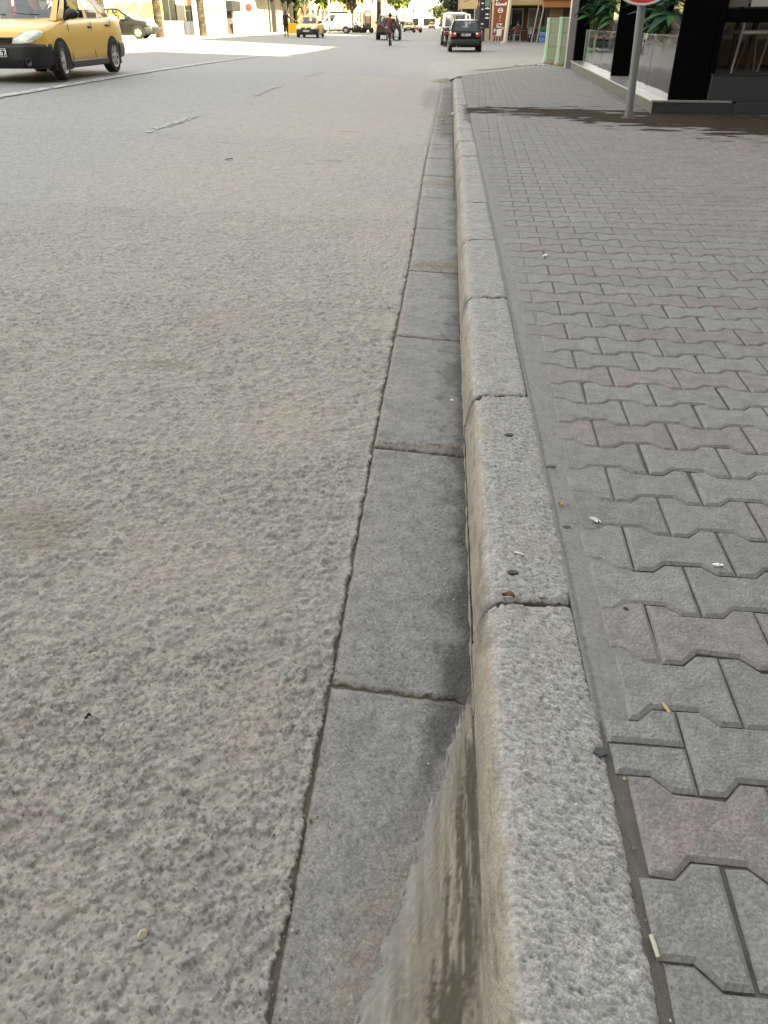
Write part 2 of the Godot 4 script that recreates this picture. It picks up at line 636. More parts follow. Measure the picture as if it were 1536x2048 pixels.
func slab_look(p: Vector3, z0: float, z1: float) -> Color:
	var e := gutter_edge(p.z)
	var t := clampf((p.x - e) / 0.27, 0.0, 1.0)
	var fine: float = nz.fine.get_noise_2d(p.x, p.z + 40.0)
	var mid: float = nz.mid.get_noise_2d(p.x, p.z + 40.0)
	var wide: float = nz.mid.get_noise_2d(p.x * 0.4, p.z * 0.35 + 17.0)
	var near: float = sst(5.0, 2.0, -p.z)
	var pit: float = sst(0.3, 0.62, nz.pit.get_noise_2d(p.x * 1.3, p.z * 1.3 + 9.0))
	var h := 0.001 * mid + 0.0008 * fine - 0.0022 * pit * near - 0.009 * t
	# worn edges: rounded, chipped at the joints and against the asphalt
	var de := minf(p.x - e, minf(z0 - p.z, p.z - z1))
	var worn := 0.007 + 0.006 * mid + 0.012 * maxf(0.0, wide - 0.1)
	h -= 0.006 * sst(worn, 0.0, de) * sst(worn, 0.0, de)
	var k := Color(0.203, 0.2, 0.193)
	k = k.lerp(Color(0.235, 0.222, 0.198), clampf(0.6 * sst(0.4, 0.0, t + 0.1 * fine) + 0.7 * wide + 0.25 * mid, 0.0, 1.0) * 0.75)
	var grit: float = nz.grit.get_noise_2d(p.x, p.z)
	k *= 1.0 + 0.16 * fine + 0.12 * mid + 0.14 * grit * near + 0.14 * wide
	h += 0.0006 * grit * near
	k = k.lerp(Color(0.08, 0.075, 0.07), pit * 0.5)
	# dark line of old wet silt beside the kerb
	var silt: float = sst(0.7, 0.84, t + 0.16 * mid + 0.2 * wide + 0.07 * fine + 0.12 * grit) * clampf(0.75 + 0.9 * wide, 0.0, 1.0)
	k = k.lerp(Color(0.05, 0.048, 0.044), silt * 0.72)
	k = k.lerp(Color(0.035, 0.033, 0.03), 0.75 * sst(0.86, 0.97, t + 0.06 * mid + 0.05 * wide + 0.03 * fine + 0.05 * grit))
	k = k.lerp(Color(0.24, 0.205, 0.155), sst(0.012, 0.0, de) * 0.5)
	# water standing in the gutter farther on
	var wet: float = sst(0.0, 0.35, sst(8.2, 10.5, -p.z) * sst(18.8, 16.5, -p.z) * (0.4 + 0.8 * t) + 0.6 * nz.mid.get_noise_2d(p.x * 0.5, p.z * 0.9) - 0.3)
	k = k.lerp(Color(0.045, 0.036, 0.026), wet * 0.85)
	# silt heaped across two joints
	for s in [[-2.07, 0.035], [-4.12, 0.16], [-6.55, 0.3], [-8.6, 0.2]]:
		var sd: float = sst(1.0, 0.2, absf(p.z - s[0] + 0.25 * (t - 0.5) * s[1]) / s[1] + 0.4 * nz.mid.get_noise_2d(p.x * 4.0, p.z * 0.6) + 0.25 * (1.0 - t))
		k = k.lerp(Color(0.13, 0.1, 0.066).lerp(Color(0.25, 0.21, 0.155), sst(0.0, 0.5, nz.fine.get_noise_2d(p.x * 2.0, p.z * 0.5) + 0.6 * (0.5 - t))), sd * 0.85)
		h += 0.005 * sd * (0.6 + nz.fine.get_noise_2d(p.x * 2.0, p.z * 0.4))
	if p.z > -1.2:
		var ml := lerpf(0.07, -0.085, clampf((-1.04 - p.z) / -0.58, 0, 1))
		k = k.lerp(Color(0.05, 0.048, 0.045), 0.8 * sst(0.035, 0.0, absf(p.x - ml + 0.012 + 0.014 * mid)) * sst(-0.7, -0.95, p.z))
		k = k.lerp(Color(0.2, 0.165, 0.12), 0.6 * sst(-0.07, 0.0, p.x - ml + 0.05 * mid) * sst(-0.85, -0.6, p.z))
	k.a = h
	return k


func build_gutter() -> void:
	var g := thing("gutter", "grey concrete gutter slabs laid end to end between road and kerb", "gutter")
	g.set_meta("kind", "structure")
	g.remove_meta("category")
	var bed := MB.new()
	bed.col = Color(0.19, 0.16, 0.12)
	bed.grid(6, 60, func(s, t):
		var z: float = 0.2 - 20.0 * t
		return Vector3(lerpf(gutter_edge(z) - 0.06, 0.115, s), lerpf(-0.0065, -0.0185, s) + dip(z), z))
	part("bedding_sand", bed, M.dirt, g).set_meta("kind", "structure")
	for k in 20:
		var z0 := -0.07 - 0.98 * (k - 1) - 0.004
		var z1 := z0 - 0.98 + 0.009
		if k == 0:
			z0 = -0.07
			z1 = -0.35
			continue
		var mid := (z0 + z1) / 2
		var cell := 0.0045 if k < 3 else 0.0062 if k < 4 else (0.012 if k < 7 else 0.03)
		var nu := int(0.27 / cell)
		var nv := int(0.97 / cell)
		var tip := rng.randf_range(-0.002, 0.002)
		var roll := rng.randf_range(-0.003, 0.003)
		var at := func(i: int, j: int) -> Vector3:
			var jt := clampf(float(j - 1) / (nv - 2), 0.0, 1.0)
			var z := lerpf(z0, z1, jt)
			var e := gutter_edge(mid) + (gutter_edge(z) - gutter_edge(mid))
			var f := clampf(float(i - 1) / (nu - 2), 0.0, 1.0)
			var y := dip(z) + tip * (z - mid) + roll * (f - 0.5)
			if i == 0 or i == nu or j == 0 or j == nv:
				y -= 0.03
			var wob: float = 0.009 * lerpf(nz.mid.get_noise_2d(f * 0.5, k * 3.7), nz.mid.get_noise_2d(f * 0.5, (k + 1) * 3.7), jt) + 0.002 * nz.fine.get_noise_2d(f * 0.3, k * 2.0 + jt)
			return Vector3(lerpf(e, 0.098, f), y, z + 0.08 * (lerpf(e, 0.098, f) + 0.04) + wob)
		var a := sheet(nu, nv, at, func(p): return slab_look(p, z0 + 0.08 * (p.x + 0.04), z1 + 0.08 * (p.x + 0.04)))
		var m := ArrayMesh.new()
		m.add_surface_from_arrays(Mesh.PRIMITIVE_TRIANGLES, a)
		m.surface_set_material(0, M.slab)
		put("slab", m, g)
	mud()


func mud() -> void:
	# dried streaky mud left along the foot of the kerb, thinning out over the slab
	var nu := 60
	var nv := 210
	var bound := func(z: float) -> float:
		return lerpf(0.078, -0.075, clampf((z + 1.04) / 0.58, 0, 1.6)) + 0.01 * nz.mid.get_noise_2d(1.0, z * 0.7)
	var at := func(i: int, j: int) -> Vector3:
		var z := lerpf(-1.12, -0.2, float(j) / nv)
		var x: float = lerpf(bound.call(z) - 0.05, 0.104, float(i) / nu)
		return Vector3(x, -0.009 * clampf((x + 0.18) / 0.27, 0, 1) + 0.0012, z)
	var look := func(p: Vector3) -> Color:
		var l: float = bound.call(p.z)
		var t := clampf((p.x - l) / (0.108 - l), 0, 1)
		var st: float = nz.fine.get_noise_2d(p.x * 2.6, p.z * 0.1)
		var st2: float = nz.mid.get_noise_2d(p.x * 3.4 + 5.0, p.z * 0.2)
		var f: float = nz.fine.get_noise_2d(p.x, p.z)
		var h := 0.0035 * sst(-0.02, 0.06, p.x - l) + 0.003 * t + 0.0008 * st + 0.0006 * f
		var k := Color(0.19, 0.166, 0.128).lerp(Color(0.075, 0.063, 0.046), sst(0.0, 0.6, 0.7 * st2 + 0.4 * st + 0.8 * sst(0.24, 0.0, absf(t - 0.68 - 0.1 * f))))
		k = k.lerp(Color(0.29, 0.258, 0.198), sst(0.05, 0.5, -st2 + 0.5 * st) * 0.7)
		k = k.lerp(Color(0.2, 0.198, 0.188), sst(0.5, 0.0, t) * 0.7)
		k *= 1.0 + 0.12 * f + 0.12 * st
		k.a = h
		return k
	var fade := func(p: Vector3) -> float:
		var l: float = bound.call(p.z)
		return sst(-0.006, 0.008, p.x - l + 0.014 * nz.fine.get_noise_2d(p.x * 2.0, p.z * 0.4)) * sst(-1.12, -0.98, p.z) * 0.95
	var m := ArrayMesh.new()
	m.add_surface_from_arrays(Mesh.PRIMITIVE_TRIANGLES, sheet(nu, nv, at, look, fade))
	m.surface_set_material(0, M.film_mud)
	var o := put("mud", m)
	tag(o, "streaky brown mud dried in a wedge at the foot of the nearest kerb stone", "mud")
	o.set_meta("kind", "stuff")


func build_kerb() -> void:
	var g := thing("kerb", "row of rough concrete kerb stones with brown stained face", "kerb")
	g.set_meta("kind", "structure")
	g.remove_meta("category")
	var prof := [Vector2(0.094, -0.03), Vector2(0.095, 0.0), Vector2(0.099, 0.025), Vector2(0.108, 0.068), Vector2(0.114, 0.086), Vector2(0.122, 0.099), Vector2(0.134, 0.109), Vector2(0.152, 0.1145), Vector2(0.27, 0.1155), Vector2(0.281, 0.113), Vector2(0.287, 0.104), Vector2(0.289, 0.03)]
	var lens := [0.0]
	for k in range(1, prof.size()):
		lens.push_back(lens[-1] + prof[k].distance_to(prof[k - 1]))
	for k in 20:
		var z0 := 0.797 - k * 0.9985 - 0.002
		var z1 := z0 - 0.9985 + (0.006 if k % 3 else 0.008)
		if k == 19:
			continue
		var fine := k < 5
		var nu := (70 if k < 3 else 46) if fine else 18
		var nv := (290 if k < 3 else 170) if k < 5 and k > 0 else (90 if k < 8 else 26)
		var shift := rng.randf_range(-0.0035, 0.0035)
		var lift := rng.randf_range(-0.002, 0.002)
		var yaw := rng.randf_range(-0.002, 0.002)
		var v := PackedVector3Array()
		var c := PackedColorArray()
		var w := nu + 1
		for j in nv + 1:
			for i in w:
				var s: float = lens[-1] * i / nu
				var q := 1
				while q < prof.size() - 1 and lens[q] < s:
					q += 1
				var a: Vector2 = prof[q - 1].lerp(prof[q], (s - lens[q - 1]) / (lens[q] - lens[q - 1]))
				var tn: Vector2 = (prof[q] - prof[q - 1]).normalized()
				var nn := Vector2(-tn.y, tn.x)
				var z := lerpf(z0, z1, clampf(float(j - 1) / (nv - 2), 0, 1))
				var de := minf(z0 - z, z - z1)
				var sp := s * 1.0
				var f: float = nz.fine.get_noise_2d(sp * 1.2, z)
				var f2: float = nz.pit.get_noise_2d(sp * 1.5 + 3.0, z * 1.5)
				var m: float = nz.mid.get_noise_2d(sp, z + 70.0)
				var top: float = sst(0.09, 0.112, a.y)
				var gr: float = nz.gravel.get_noise_2d(sp + 0.003 * f, z + 0.003 * m) + 1.0
				var gv: float = nz.gravelv.get_noise_2d(sp + 0.003 * f, z + 0.003 * m)
				var g1: float = sst(0.8, 0.3, gr) * gv
				var h := 0.0006 * f + 0.0014 * m + (0.0021 * g1 - 0.003 * sst(0.2, 0.55, f2)) * (0.25 + 0.75 * top)
				var corner: float = sst(0.05, 0.0, de) * sst(0.45, 0.8, nz.mid.get_noise_2d(k * 5.3, s * 2.5 + (9.0 if z0 - z < 0.5 else 2.0)) + 0.55)
				h -= 0.006 * sst(0.012, 0.0, de) + 0.010 * corner * sst(0.02, 0.0, absf(a.y - 0.105))
				if j == 0 or j == nv:
					h -= 0.02
				var p := a + nn * h
				v.push_back(Vector3(p.x + shift + yaw * (z - z0), p.y + lift + dip(z), z))
				# colours: pale speckled cement above, mud splashed face below
				var kt := Color(0.272, 0.266, 0.248) * (1.0 + 0.16 * f + 0.12 * m)
				kt *= 1.0 + 0.2 * g1
				kt = kt.lerp(Color(0.13, 0.122, 0.108), 0.5 * sst(0.2, 0.55, f2) + 0.35 * sst(0.3, 0.9, -gv) * sst(0.7, 0.3, gr))
				kt = kt.lerp(Color(0.3, 0.255, 0.225), 0.35 * sst(0.1, 0.6, nz.mid.get_noise_2d(sp * 0.5, z * 0.5 + 8.0)))
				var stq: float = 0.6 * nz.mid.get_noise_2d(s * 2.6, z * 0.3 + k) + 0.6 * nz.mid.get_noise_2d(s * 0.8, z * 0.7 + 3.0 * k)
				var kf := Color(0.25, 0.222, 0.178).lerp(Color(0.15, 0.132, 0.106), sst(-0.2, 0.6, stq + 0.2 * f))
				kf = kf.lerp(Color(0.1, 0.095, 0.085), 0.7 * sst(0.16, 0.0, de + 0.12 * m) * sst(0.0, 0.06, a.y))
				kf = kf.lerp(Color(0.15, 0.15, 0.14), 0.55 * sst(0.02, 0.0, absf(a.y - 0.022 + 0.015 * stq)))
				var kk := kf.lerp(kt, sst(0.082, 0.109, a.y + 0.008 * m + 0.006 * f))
				kk = kk.lerp(Color(0.09, 0.08, 0.065), 0.75 * sst(0.007, 0.0, de))
				# water running over the kerb from the wet pavement
				kk = kk.lerp(Color(0.075, 0.066, 0.055), 0.8 * sst(0.0, 0.2, sst(0.17, 0.27, a.x + 0.07 * nz.mid.get_noise_2d(4.0, z * 2.6)) * sst(9.3, 10.2, -z) * sst(12.6, 11.6, -z) - 0.3))
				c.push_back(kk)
		var b := MB.new()
		b.v = v
		b.c = c
		b.u.resize(v.size())
		for j in nv:
			for i in nu:
				var a := j * w + i
				b.t(a, a + w, a + 1)
				b.t(a + 1, a + w, a + w + 1)
		var m := b.mesh(M.kerb)
		var arr := m.surface_get_arrays(0)
		var face := PackedInt32Array()
		var crown := PackedInt32Array()
		var cut := int(nu * 0.142 / lens[-1])
		for j in nv:
			for i in nu:
				var a := j * w + i
				(face if i < cut else crown).append_array([a, a + w, a + 1, a + 1, a + w, a + w + 1])
		var two := ArrayMesh.new()
		for e in [[face, M.face], [crown, M.kerb]]:
			arr[Mesh.ARRAY_INDEX] = e[0]
			two.add_surface_from_arrays(Mesh.PRIMITIVE_TRIANGLES, arr)
			two.surface_set_material(two.get_surface_count() - 1, e[1])
		put("kerb_stone", two, g)
	# cement seam between slabs and kerb, and the crumbs that fill the joints
	var b2 := MB.new()
	var path := []
	var rad := []
	for k in 700:
		var z := -1.0 - 17.2 * pow(k / 700.0, 1.6)
		path.push_back(Vector3(0.0925 + 0.0018 * nz.mid.get_noise_2d(0.0, z * 0.3) + 0.0006 * nz.fine.get_noise_2d(2.0, z * 0.5), -0.004 + dip(z) + 0.005 * nz.mid.get_noise_2d(5.0, z), z))
		rad.push_back(maxf(0.0008, 0.0024 + 0.004 * nz.mid.get_noise_2d(9.0, z * 0.7) + 0.0012 * nz.fine.get_noise_2d(9.0, z * 0.5)))
	b2.col = Color(0.235, 0.205, 0.155)
	b2.tube(path, rad, 7, false)
	part("cement_seam", b2, M.mortar, g).set_meta("kind", "structure")
	var b3 := MB.new()
	b3.col = Color(0.12, 0.1, 0.075)
	b3.grid(5, 40, func(s, t):
		var z: float = 0.2 - 19.1 * t
		return Vector3(lerpf(0.14, 0.283, s), 0.098 + dip(z), z))
	part("joint_filling", b3, M.dirt, g).set_meta("kind", "structure")


func paver_poly() -> PackedVector2Array:
	# double-T stone, long side along x: wide at both ends, waisted in the middle
	var l := 0.2015 / 2
	var p := 0.1385 / 2 - 0.0018
	var a := 0.0138
	var k := 0.205 / 4
	var d := 0.0135
	return PackedVector2Array([Vector2(-l, -p - a), Vector2(-k - d, -p - a), Vector2(-k + d, -p + a), Vector2(k - d, -p + a), Vector2(k + d, -p - a), Vector2(l, -p - a), Vector2(l, p + a), Vector2(k + d, p + a), Vector2(k - d, p - a), Vector2(-k + d, p - a), Vector2(-k - d, p + a), Vector2(-l, p + a)])


func paver_mesh(poly: PackedVector2Array, tint: Color) -> ArrayMesh:
	var b := MB.new()
	b.col = tint
	# shoulders are rounded in two steps so that the edge catches the light softly
	b.prism(poly, 0.03, Basis(Vector3(1, 0, 0), Vector3(0, 0, -1), Vector3(0, 1, 0)), Vector3.ZERO, 0.0066)
	return b.mesh(M.paver)


func wetness(x: float, z: float) -> float:
	var r: float = sst(0.3, 3.4, x)
	var zc := lerpf(-11.2, -9.9, r)
	var half := lerpf(1.0, 1.9, r)
	var d := absf(z - zc) / half
	var s: float = nz.streak.get_noise_2d(x * 0.5, z * 2.6)
	var q: float = nz.patch.get_noise_2d(x, z * 1.6)
	return sst(0.3, 0.5, 1.1 - d + 0.75 * s + 0.7 * q + lerpf(-0.32, 0.12, r) + (0.25 if z < zc and d < 0.7 else 0.0) * sst(0.9, 0.5, d) - 0.2)


func wet_patch() -> void:
	# water that has run out over the stones and is drying
	var at := func(i: int, j: int) -> Vector3:
		var z := lerpf(-7.6, -13.0, j / 300.0)
		return Vector3(lerpf(0.2, 5.6, i / 270.0), walk_y(z) + 0.003, z)
	var look := func(p: Vector3) -> Color:
		return Color(0.04, 0.033, 0.027, 0.0)
	var fade := func(p: Vector3) -> float:
		return 0.94 * wetness(p.x, p.z) * sst(0.2, 0.32, p.x) * sst(5.6, 5.2, p.x)
	var m := ArrayMesh.new()
	m.add_surface_from_arrays(Mesh.PRIMITIVE_TRIANGLES, sheet(270, 300, at, look, fade))
	m.surface_set_material(0, M.film_wet)
	var o := put("wet_patch", m)
	tag(o, "dark wet stain of spilled water across the pavers around the sign post", "water stain")
	o.set_meta("kind", "stuff")


func build_sidewalk() -> void:
	var g := thing("sidewalk", "pavement of interlocking double-T stones, every third row faded pink", "sidewalk")
	g.set_meta("kind", "structure")
	g.remove_meta("category")
	# sand bed under the stones
	var a := sheet(150, 500, func(i, j):
		var t := float(j) / 500
		var z := 0.6 - 27.0 * pow(t, 1.5)
		var x := lerpf(0.279, 0.3 + 2.8, pow(i / 150.0, 1.3))
		return Vector3(x, walk_y(z) - 0.0082 - (0.2 if z < -18.75 - 2.45 * (x - 0.13) else 0.0), z),
		func(p):
			var f: float = nz.fine.get_noise_2d(p.x, p.z)
			var k := Color(0.15, 0.138, 0.116) * (1.0 + 0.25 * f)
			k = k.lerp(Color(0.035, 0.03, 0.025), sst(0.0, 0.5, wetness(p.x, p.z)))
			k.a = 0.0022 * f
			return k)
	var bed := ArrayMesh.new()
	bed.add_surface_from_arrays(Mesh.PRIMITIVE_TRIANGLES, a)
	bed.surface_set_material(0, M.dirt)
	put("sand_bed", bed, g).set_meta("kind", "structure")
	var wide := MB.new()
	wide.col = Color(0.17, 0.16, 0.14)
	for s in [[0.286, 0.6, 30.0, 14.0], [3.0, -26.4, 40.0, 0.6]]:
		var n := 20
		for k in n:
			var za := lerpf(s[1], s[3], float(k) / n)
			var zb := lerpf(s[1], s[3], float(k + 1) / n)
			wide.quad(Vector3(s[0], walk_y(za) - 0.0105, za), Vector3(s[0], walk_y(zb) - 0.0105, zb), Vector3(s[2], walk_y(zb) - 0.0105, zb), Vector3(s[2], walk_y(za) - 0.0105, za))
	part("wide_bed", wide, M.dirt, g).set_meta("kind", "structure")
	wet_patch()
	# mortar fillet along the kerb, trowelled while wet
	var mo := sheet(26, 900, func(i, j):
		var z := -0.86 - 18.0 * pow(j / 900.0, 1.7)
		return Vector3(lerpf(0.279, 0.42, i / 26.0), walk_y(z) - 0.0062, z),
		func(p):
			var f: float = nz.fine.get_noise_2d(p.x, p.z + 5.0)
			var m: float = nz.mid.get_noise_2d(p.x, p.z + 5.0)
			var ridge: float = sin((p.x * 0.5 + p.z) * 560.0 + 5.0 * m) * sst(0.0, 0.35, nz.mid.get_noise_2d(p.x * 0.3 + 2.0, p.z * 0.5))
			var k := Color(0.212, 0.21, 0.2) * (1.0 + 0.16 * f + 0.1 * m)
			k = k.lerp(Color(0.09, 0.08, 0.065), 0.55 * sst(0.006, 0.0, absf(p.x - 0.289 + 0.004 * m)))
			k = k.lerp(Color(0.035, 0.03, 0.025), wetness(p.x, p.z) * 0.8)
			k.a = 0.0045 + 0.0012 * m + 0.0006 * f + 0.0009 * ridge * sst(6.0, 3.0, -p.z) - 0.003 * sst(0.006, 0.0, absf(p.x - 0.288)) - 0.006 * sst(-1.0, -0.86, p.z) - 0.003 * sst(0.34, 0.42, p.x)
			return k)
	var mm := ArrayMesh.new()
	mm.add_surface_from_arrays(Mesh.PRIMITIVE_TRIANGLES, mo)
	mm.surface_set_material(0, M.mortar)
	put("mortar_strip", mm, g).set_meta("kind", "structure")
	# the stones
	var poly := paver_poly()
	var turn := 0.03
	var along := Vector3(cos(turn), 0, sin(turn))
	var back := Vector3(sin(turn), 0, -cos(turn))
	var origin := Vector3(0.404 - 0.1025, 0, -0.5735)
	var basis := Basis(along, Vector3.UP, -back)
	var whole := {}
	var singles := 0
	var rest := []
	for row in range(-3, 190):
		var off := 0.0 if row % 2 == 0 else 0.1025
		for k in range(-4, 60):
			var c := origin + along * (k * 0.205 + off) + back * (row * 0.1385)
			if c.x < 0.1 or c.z < -18.6 - 2.45 * (c.x - 0.13) or c.z > 0.2:
				continue
			if c.z < -10.95 and c.x > 2.5 + 0.047 * (-c.z - 11.0):
				continue
			if c.x > 0.75 - 0.52 * c.z and c.x > 5.2 or c.x > 1.0 - 0.62 * c.z:
				continue
			var limit: float = 0.2945 if row < 3 else 0.33 - 0.012 * sst(2.0, 4.0, -c.z) - 0.012 * sst(8.0, 14.0, -c.z) + 0.018 * nz.mid.get_noise_2d(row * 1.7, 3.0)
			var pink := posmod(row, 3) == 1
			var tone: float = 1.0 + 0.07 * rng.randf_range(-1, 1) + 0.08 * nz.low.get_noise_2d(c.x * 2.0, c.z * 2.0)
			var base := Color(0.196, 0.178, 0.176) if pink else Color(0.188, 0.187, 0.181)
			if pink and row > 6 and rng.randf() < 0.35:
				base = base.lerp(Color(0.19, 0.19, 0.186), 0.7)
			var rosy: float = sst(0.9, 2.6, c.x) * sst(2.5, 5.0, -c.z) * sst(10.5, 8.0, -c.z)
			base = base.lerp(Color(0.222, 0.19, 0.182), 0.55 * rosy)
			base = base.lerp(Color(0.235, 0.225, 0.2), 0.5 * sst(11.0, 15.0, -c.z) + 0.25 * sst(0.0, 0.6, nz.mid.get_noise_2d(c.x * 0.3, c.z * 0.3)))
			var tint := base * tone
			var wet := wetness(c.x, c.z) if c.z < -7.5 else 0.0
			tint = tint.lerp(Color(0.04, 0.033, 0.028), 0.25 * wet)
			tint.a = 1.0
			var y := walk_y(c.z) + 0.0012 * rng.randf_range(-1, 1)
			var tilt := Basis.from_euler(Vector3(rng.randf_range(-1, 1) * 0.006, rng.randf_range(-1, 1) * 0.004, rng.randf_range(-1, 1) * 0.005))
			var xf := Transform3D(basis * tilt, Vector3(c.x, y, c.z))
			if c.x - 0.11 < limit:
				# cut to fit beside the kerb
				var cut := PackedVector2Array()
				for q in [Vector2(limit, -1), Vector2(3, -1), Vector2(3, 1), Vector2(limit, 1)]:
					var d := Vector3(q.x, 0, c.z + q.y) - c
					d.y = 0
					cut.push_back(Vector2(d.dot(along), -d.dot(basis.z)))
				var left := Geometry2D.intersect_polygons(poly, cut)
				if left.is_empty():
					continue
				var lo := 1e9
				var hi := -1e9
				for q in left[0]:
					lo = minf(lo, q.x)
					hi = maxf(hi, q.x)
				if hi - lo < 0.04:
					continue
				var pieces := [left[0]]
				if row == 2:
					pieces = Geometry2D.clip_polygons(left[0], PackedVector2Array([Vector2(-1, 0.008), Vector2(0.03, 0.004), Vector2(1, -0.002), Vector2(1, 0.003), Vector2(0.03, 0.009), Vector2(-1, 0.013)]))
				for pc in pieces:
					if singles < 300:
						put("paver", paver_mesh(pc, tint), g, xf)
						singles += 1
					else:
						rest.push_back([paver_mesh(pc, tint), xf])
				continue
			if singles < 300:
				var key := "%d %d" % [1 if pink else 0, rng.randi() % 12]
				if not whole.has(key):
					var worn := PackedVector2Array()
					for q in poly:
						worn.push_back(q + Vector2(rng.randf_range(-1, 1), rng.randf_range(-1, 1)) * 0.0012 - q.normalized() * (0.005 if rng.randf() < 0.08 else 0.0))
					whole[key] = paver_mesh(worn, tint)
				put("paver", whole[key], g, xf)
				singles += 1
			else:
				rest.push_back([null, xf, tint])
	var mult := MultiMesh.new()
	mult.transform_format = MultiMesh.TRANSFORM_3D
	mult.use_colors = true
	mult.mesh = paver_mesh(poly, Color.WHITE)
	var full := rest.filter(func(e): return e[0] == null)
	mult.instance_count = full.size()
	for k in full.size():
		mult.set_instance_transform(k, full[k][1])
		mult.set_instance_color(k, full[k][2])
	var mi := MultiMeshInstance3D.new()
	mi.name = "far_pavers"
	mi.multimesh = mult
	mi.set_meta("kind", "stuff")
	g.add_child(mi)
	var cuts := MB.new()
	for e in rest:
		if e[0] == null:
			continue
		var s: Array = e[0].surface_get_arrays(0)
		var first := cuts.v.size()
		for k in s[Mesh.ARRAY_VERTEX].size():
			cuts.v.push_back(e[1] * s[Mesh.ARRAY_VERTEX][k])
			cuts.c.push_back(s[Mesh.ARRAY_COLOR][k])
			cuts.u.push_back(Vector2.ZERO)
		for k in s[Mesh.ARRAY_INDEX]:
			cuts.ix.push_back(first + k)
	if cuts.v.size():
		part("far_cut_pavers", cuts, M.paver, g).set_meta("kind", "stuff")


func build_side_street() -> void:
	# sandy concrete where the side street meets the road, past the end of the kerb
	var xs := []
	for k in 40:
		xs.push_back(-2.6 + 0.35 * k if k < 24 else 5.8 + (k - 24) * 3.0)
	var at := func(i: int, j: int) -> Vector3:
		var x: float = xs[i]
		var edge := -18.85 - 2.45 * maxf(0.0, x - 0.13)
		var z := edge - (maxf(0.0, 70.0 + edge) + 12.0) * pow(j / 90.0, 1.6)
		var y := lerpf(0.105, 0.004, sst(0.0, 16.0, edge - z)) + dip(z)
		y = lerpf(road_y(x, z) - 0.02 + 0.027 * sst(0.0, 2.2, edge - z + 0.9 * nz.low.get_noise_2d(x * 2.0, 5.0) + 0.5 * nz.mid.get_noise_2d(x * 0.4, z * 0.4)), y, sst(-0.4, 0.2, x) * (1.0 if x > 0.1 else sst(0.0, 0.5, edge - z)))
		return Vector3(x, y, z)
	var a := sheet(xs.size() - 1, 90, at, func(p):
		var m: float = nz.mid.get_noise_2d(p.x * 0.35, p.z * 0.35)
		var l: float = nz.low.get_noise_2d(p.x, p.z * 0.5)
		var k := Color(0.262, 0.24, 0.2).lerp(Color(0.205, 0.202, 0.194), sst(-0.2, 0.4, m + sst(30.0, 44.0, -p.z) * 0.6))
		k = Color(0.2, 0.198, 0.192).lerp(k, sst(-2.2, -0.1, p.x + 0.8 * l) * sst(18.9, 20.6, -p.z + 1.2 * l if p.x < 0.1 else 30.0))
		k.a = 0.004 * m
		return k)
	var r := ArrayMesh.new()
	r.add_surface_from_arrays(Mesh.PRIMITIVE_TRIANGLES, a)
	r.surface_set_material(0, M.asphalt_far)
	struct("side_street", r)
	var b := MB.new()
	b.col = Color(0.36, 0.34, 0.29)
	for k in 30:
		var p := Vector3(0.75, 0, -22.0).lerp(Vector3(4.2, 0, -29.6), k / 30.0)
		var q := Vector3(0.75, 0, -22.0).lerp(Vector3(4.2, 0, -29.6), (k + 1) / 30.0)
		var w: float = 0.16 + 0.08 * nz.mid.get_noise_2d(p.x * 4.0, 1.0)
		for e in [p, q]:
			e.y = 0.0
		var ya := lerpf(0.105, 0.004, sst(0.0, 16.0, (-18.85 - 2.45 * maxf(0, p.x - 0.13)) - p.z)) + dip(p.z) + 0.012
		b.quad(Vector3(p.x - w, ya, p.z), Vector3(q.x - w, ya, q.z), Vector3(q.x + w, ya, q.z), Vector3(p.x + w, ya, p.z))
	struct("sand_strip", b.mesh(M.dirt))
	# sand washed up where the gutter ends
	var heap := sheet(40, 50, func(i, j):
		var x := lerpf(-1.0, 0.32, i / 40.0)
		var z := lerpf(-17.9, -21.0, j / 50.0)
		return Vector3(x, minf(road_y(minf(x, -0.1), z), dip(z)) - 0.03, z),
		func(p):
			var g := exp(-pow((p.x + 0.02) / 0.34, 2) - pow((p.z + 19.3) / 0.62, 2))
			var m: float = nz.mid.get_noise_2d(p.x * 0.6, p.z * 0.6)
			var k := Color(0.3, 0.27, 0.21) * (1.0 + 0.2 * m)
			k = k.lerp(Color(0.11, 0.09, 0.06), sst(0.1, 0.5, m + 0.6 * sst(-18.9, -18.3, p.z)))
			k.a = 0.09 * g + 0.012 * m * g
			return k)
	var hm := ArrayMesh.new()
	hm.add_surface_from_arrays(Mesh.PRIMITIVE_TRIANGLES, heap)
	hm.surface_set_material(0, M.dirt)
	struct("sand_heap", hm)


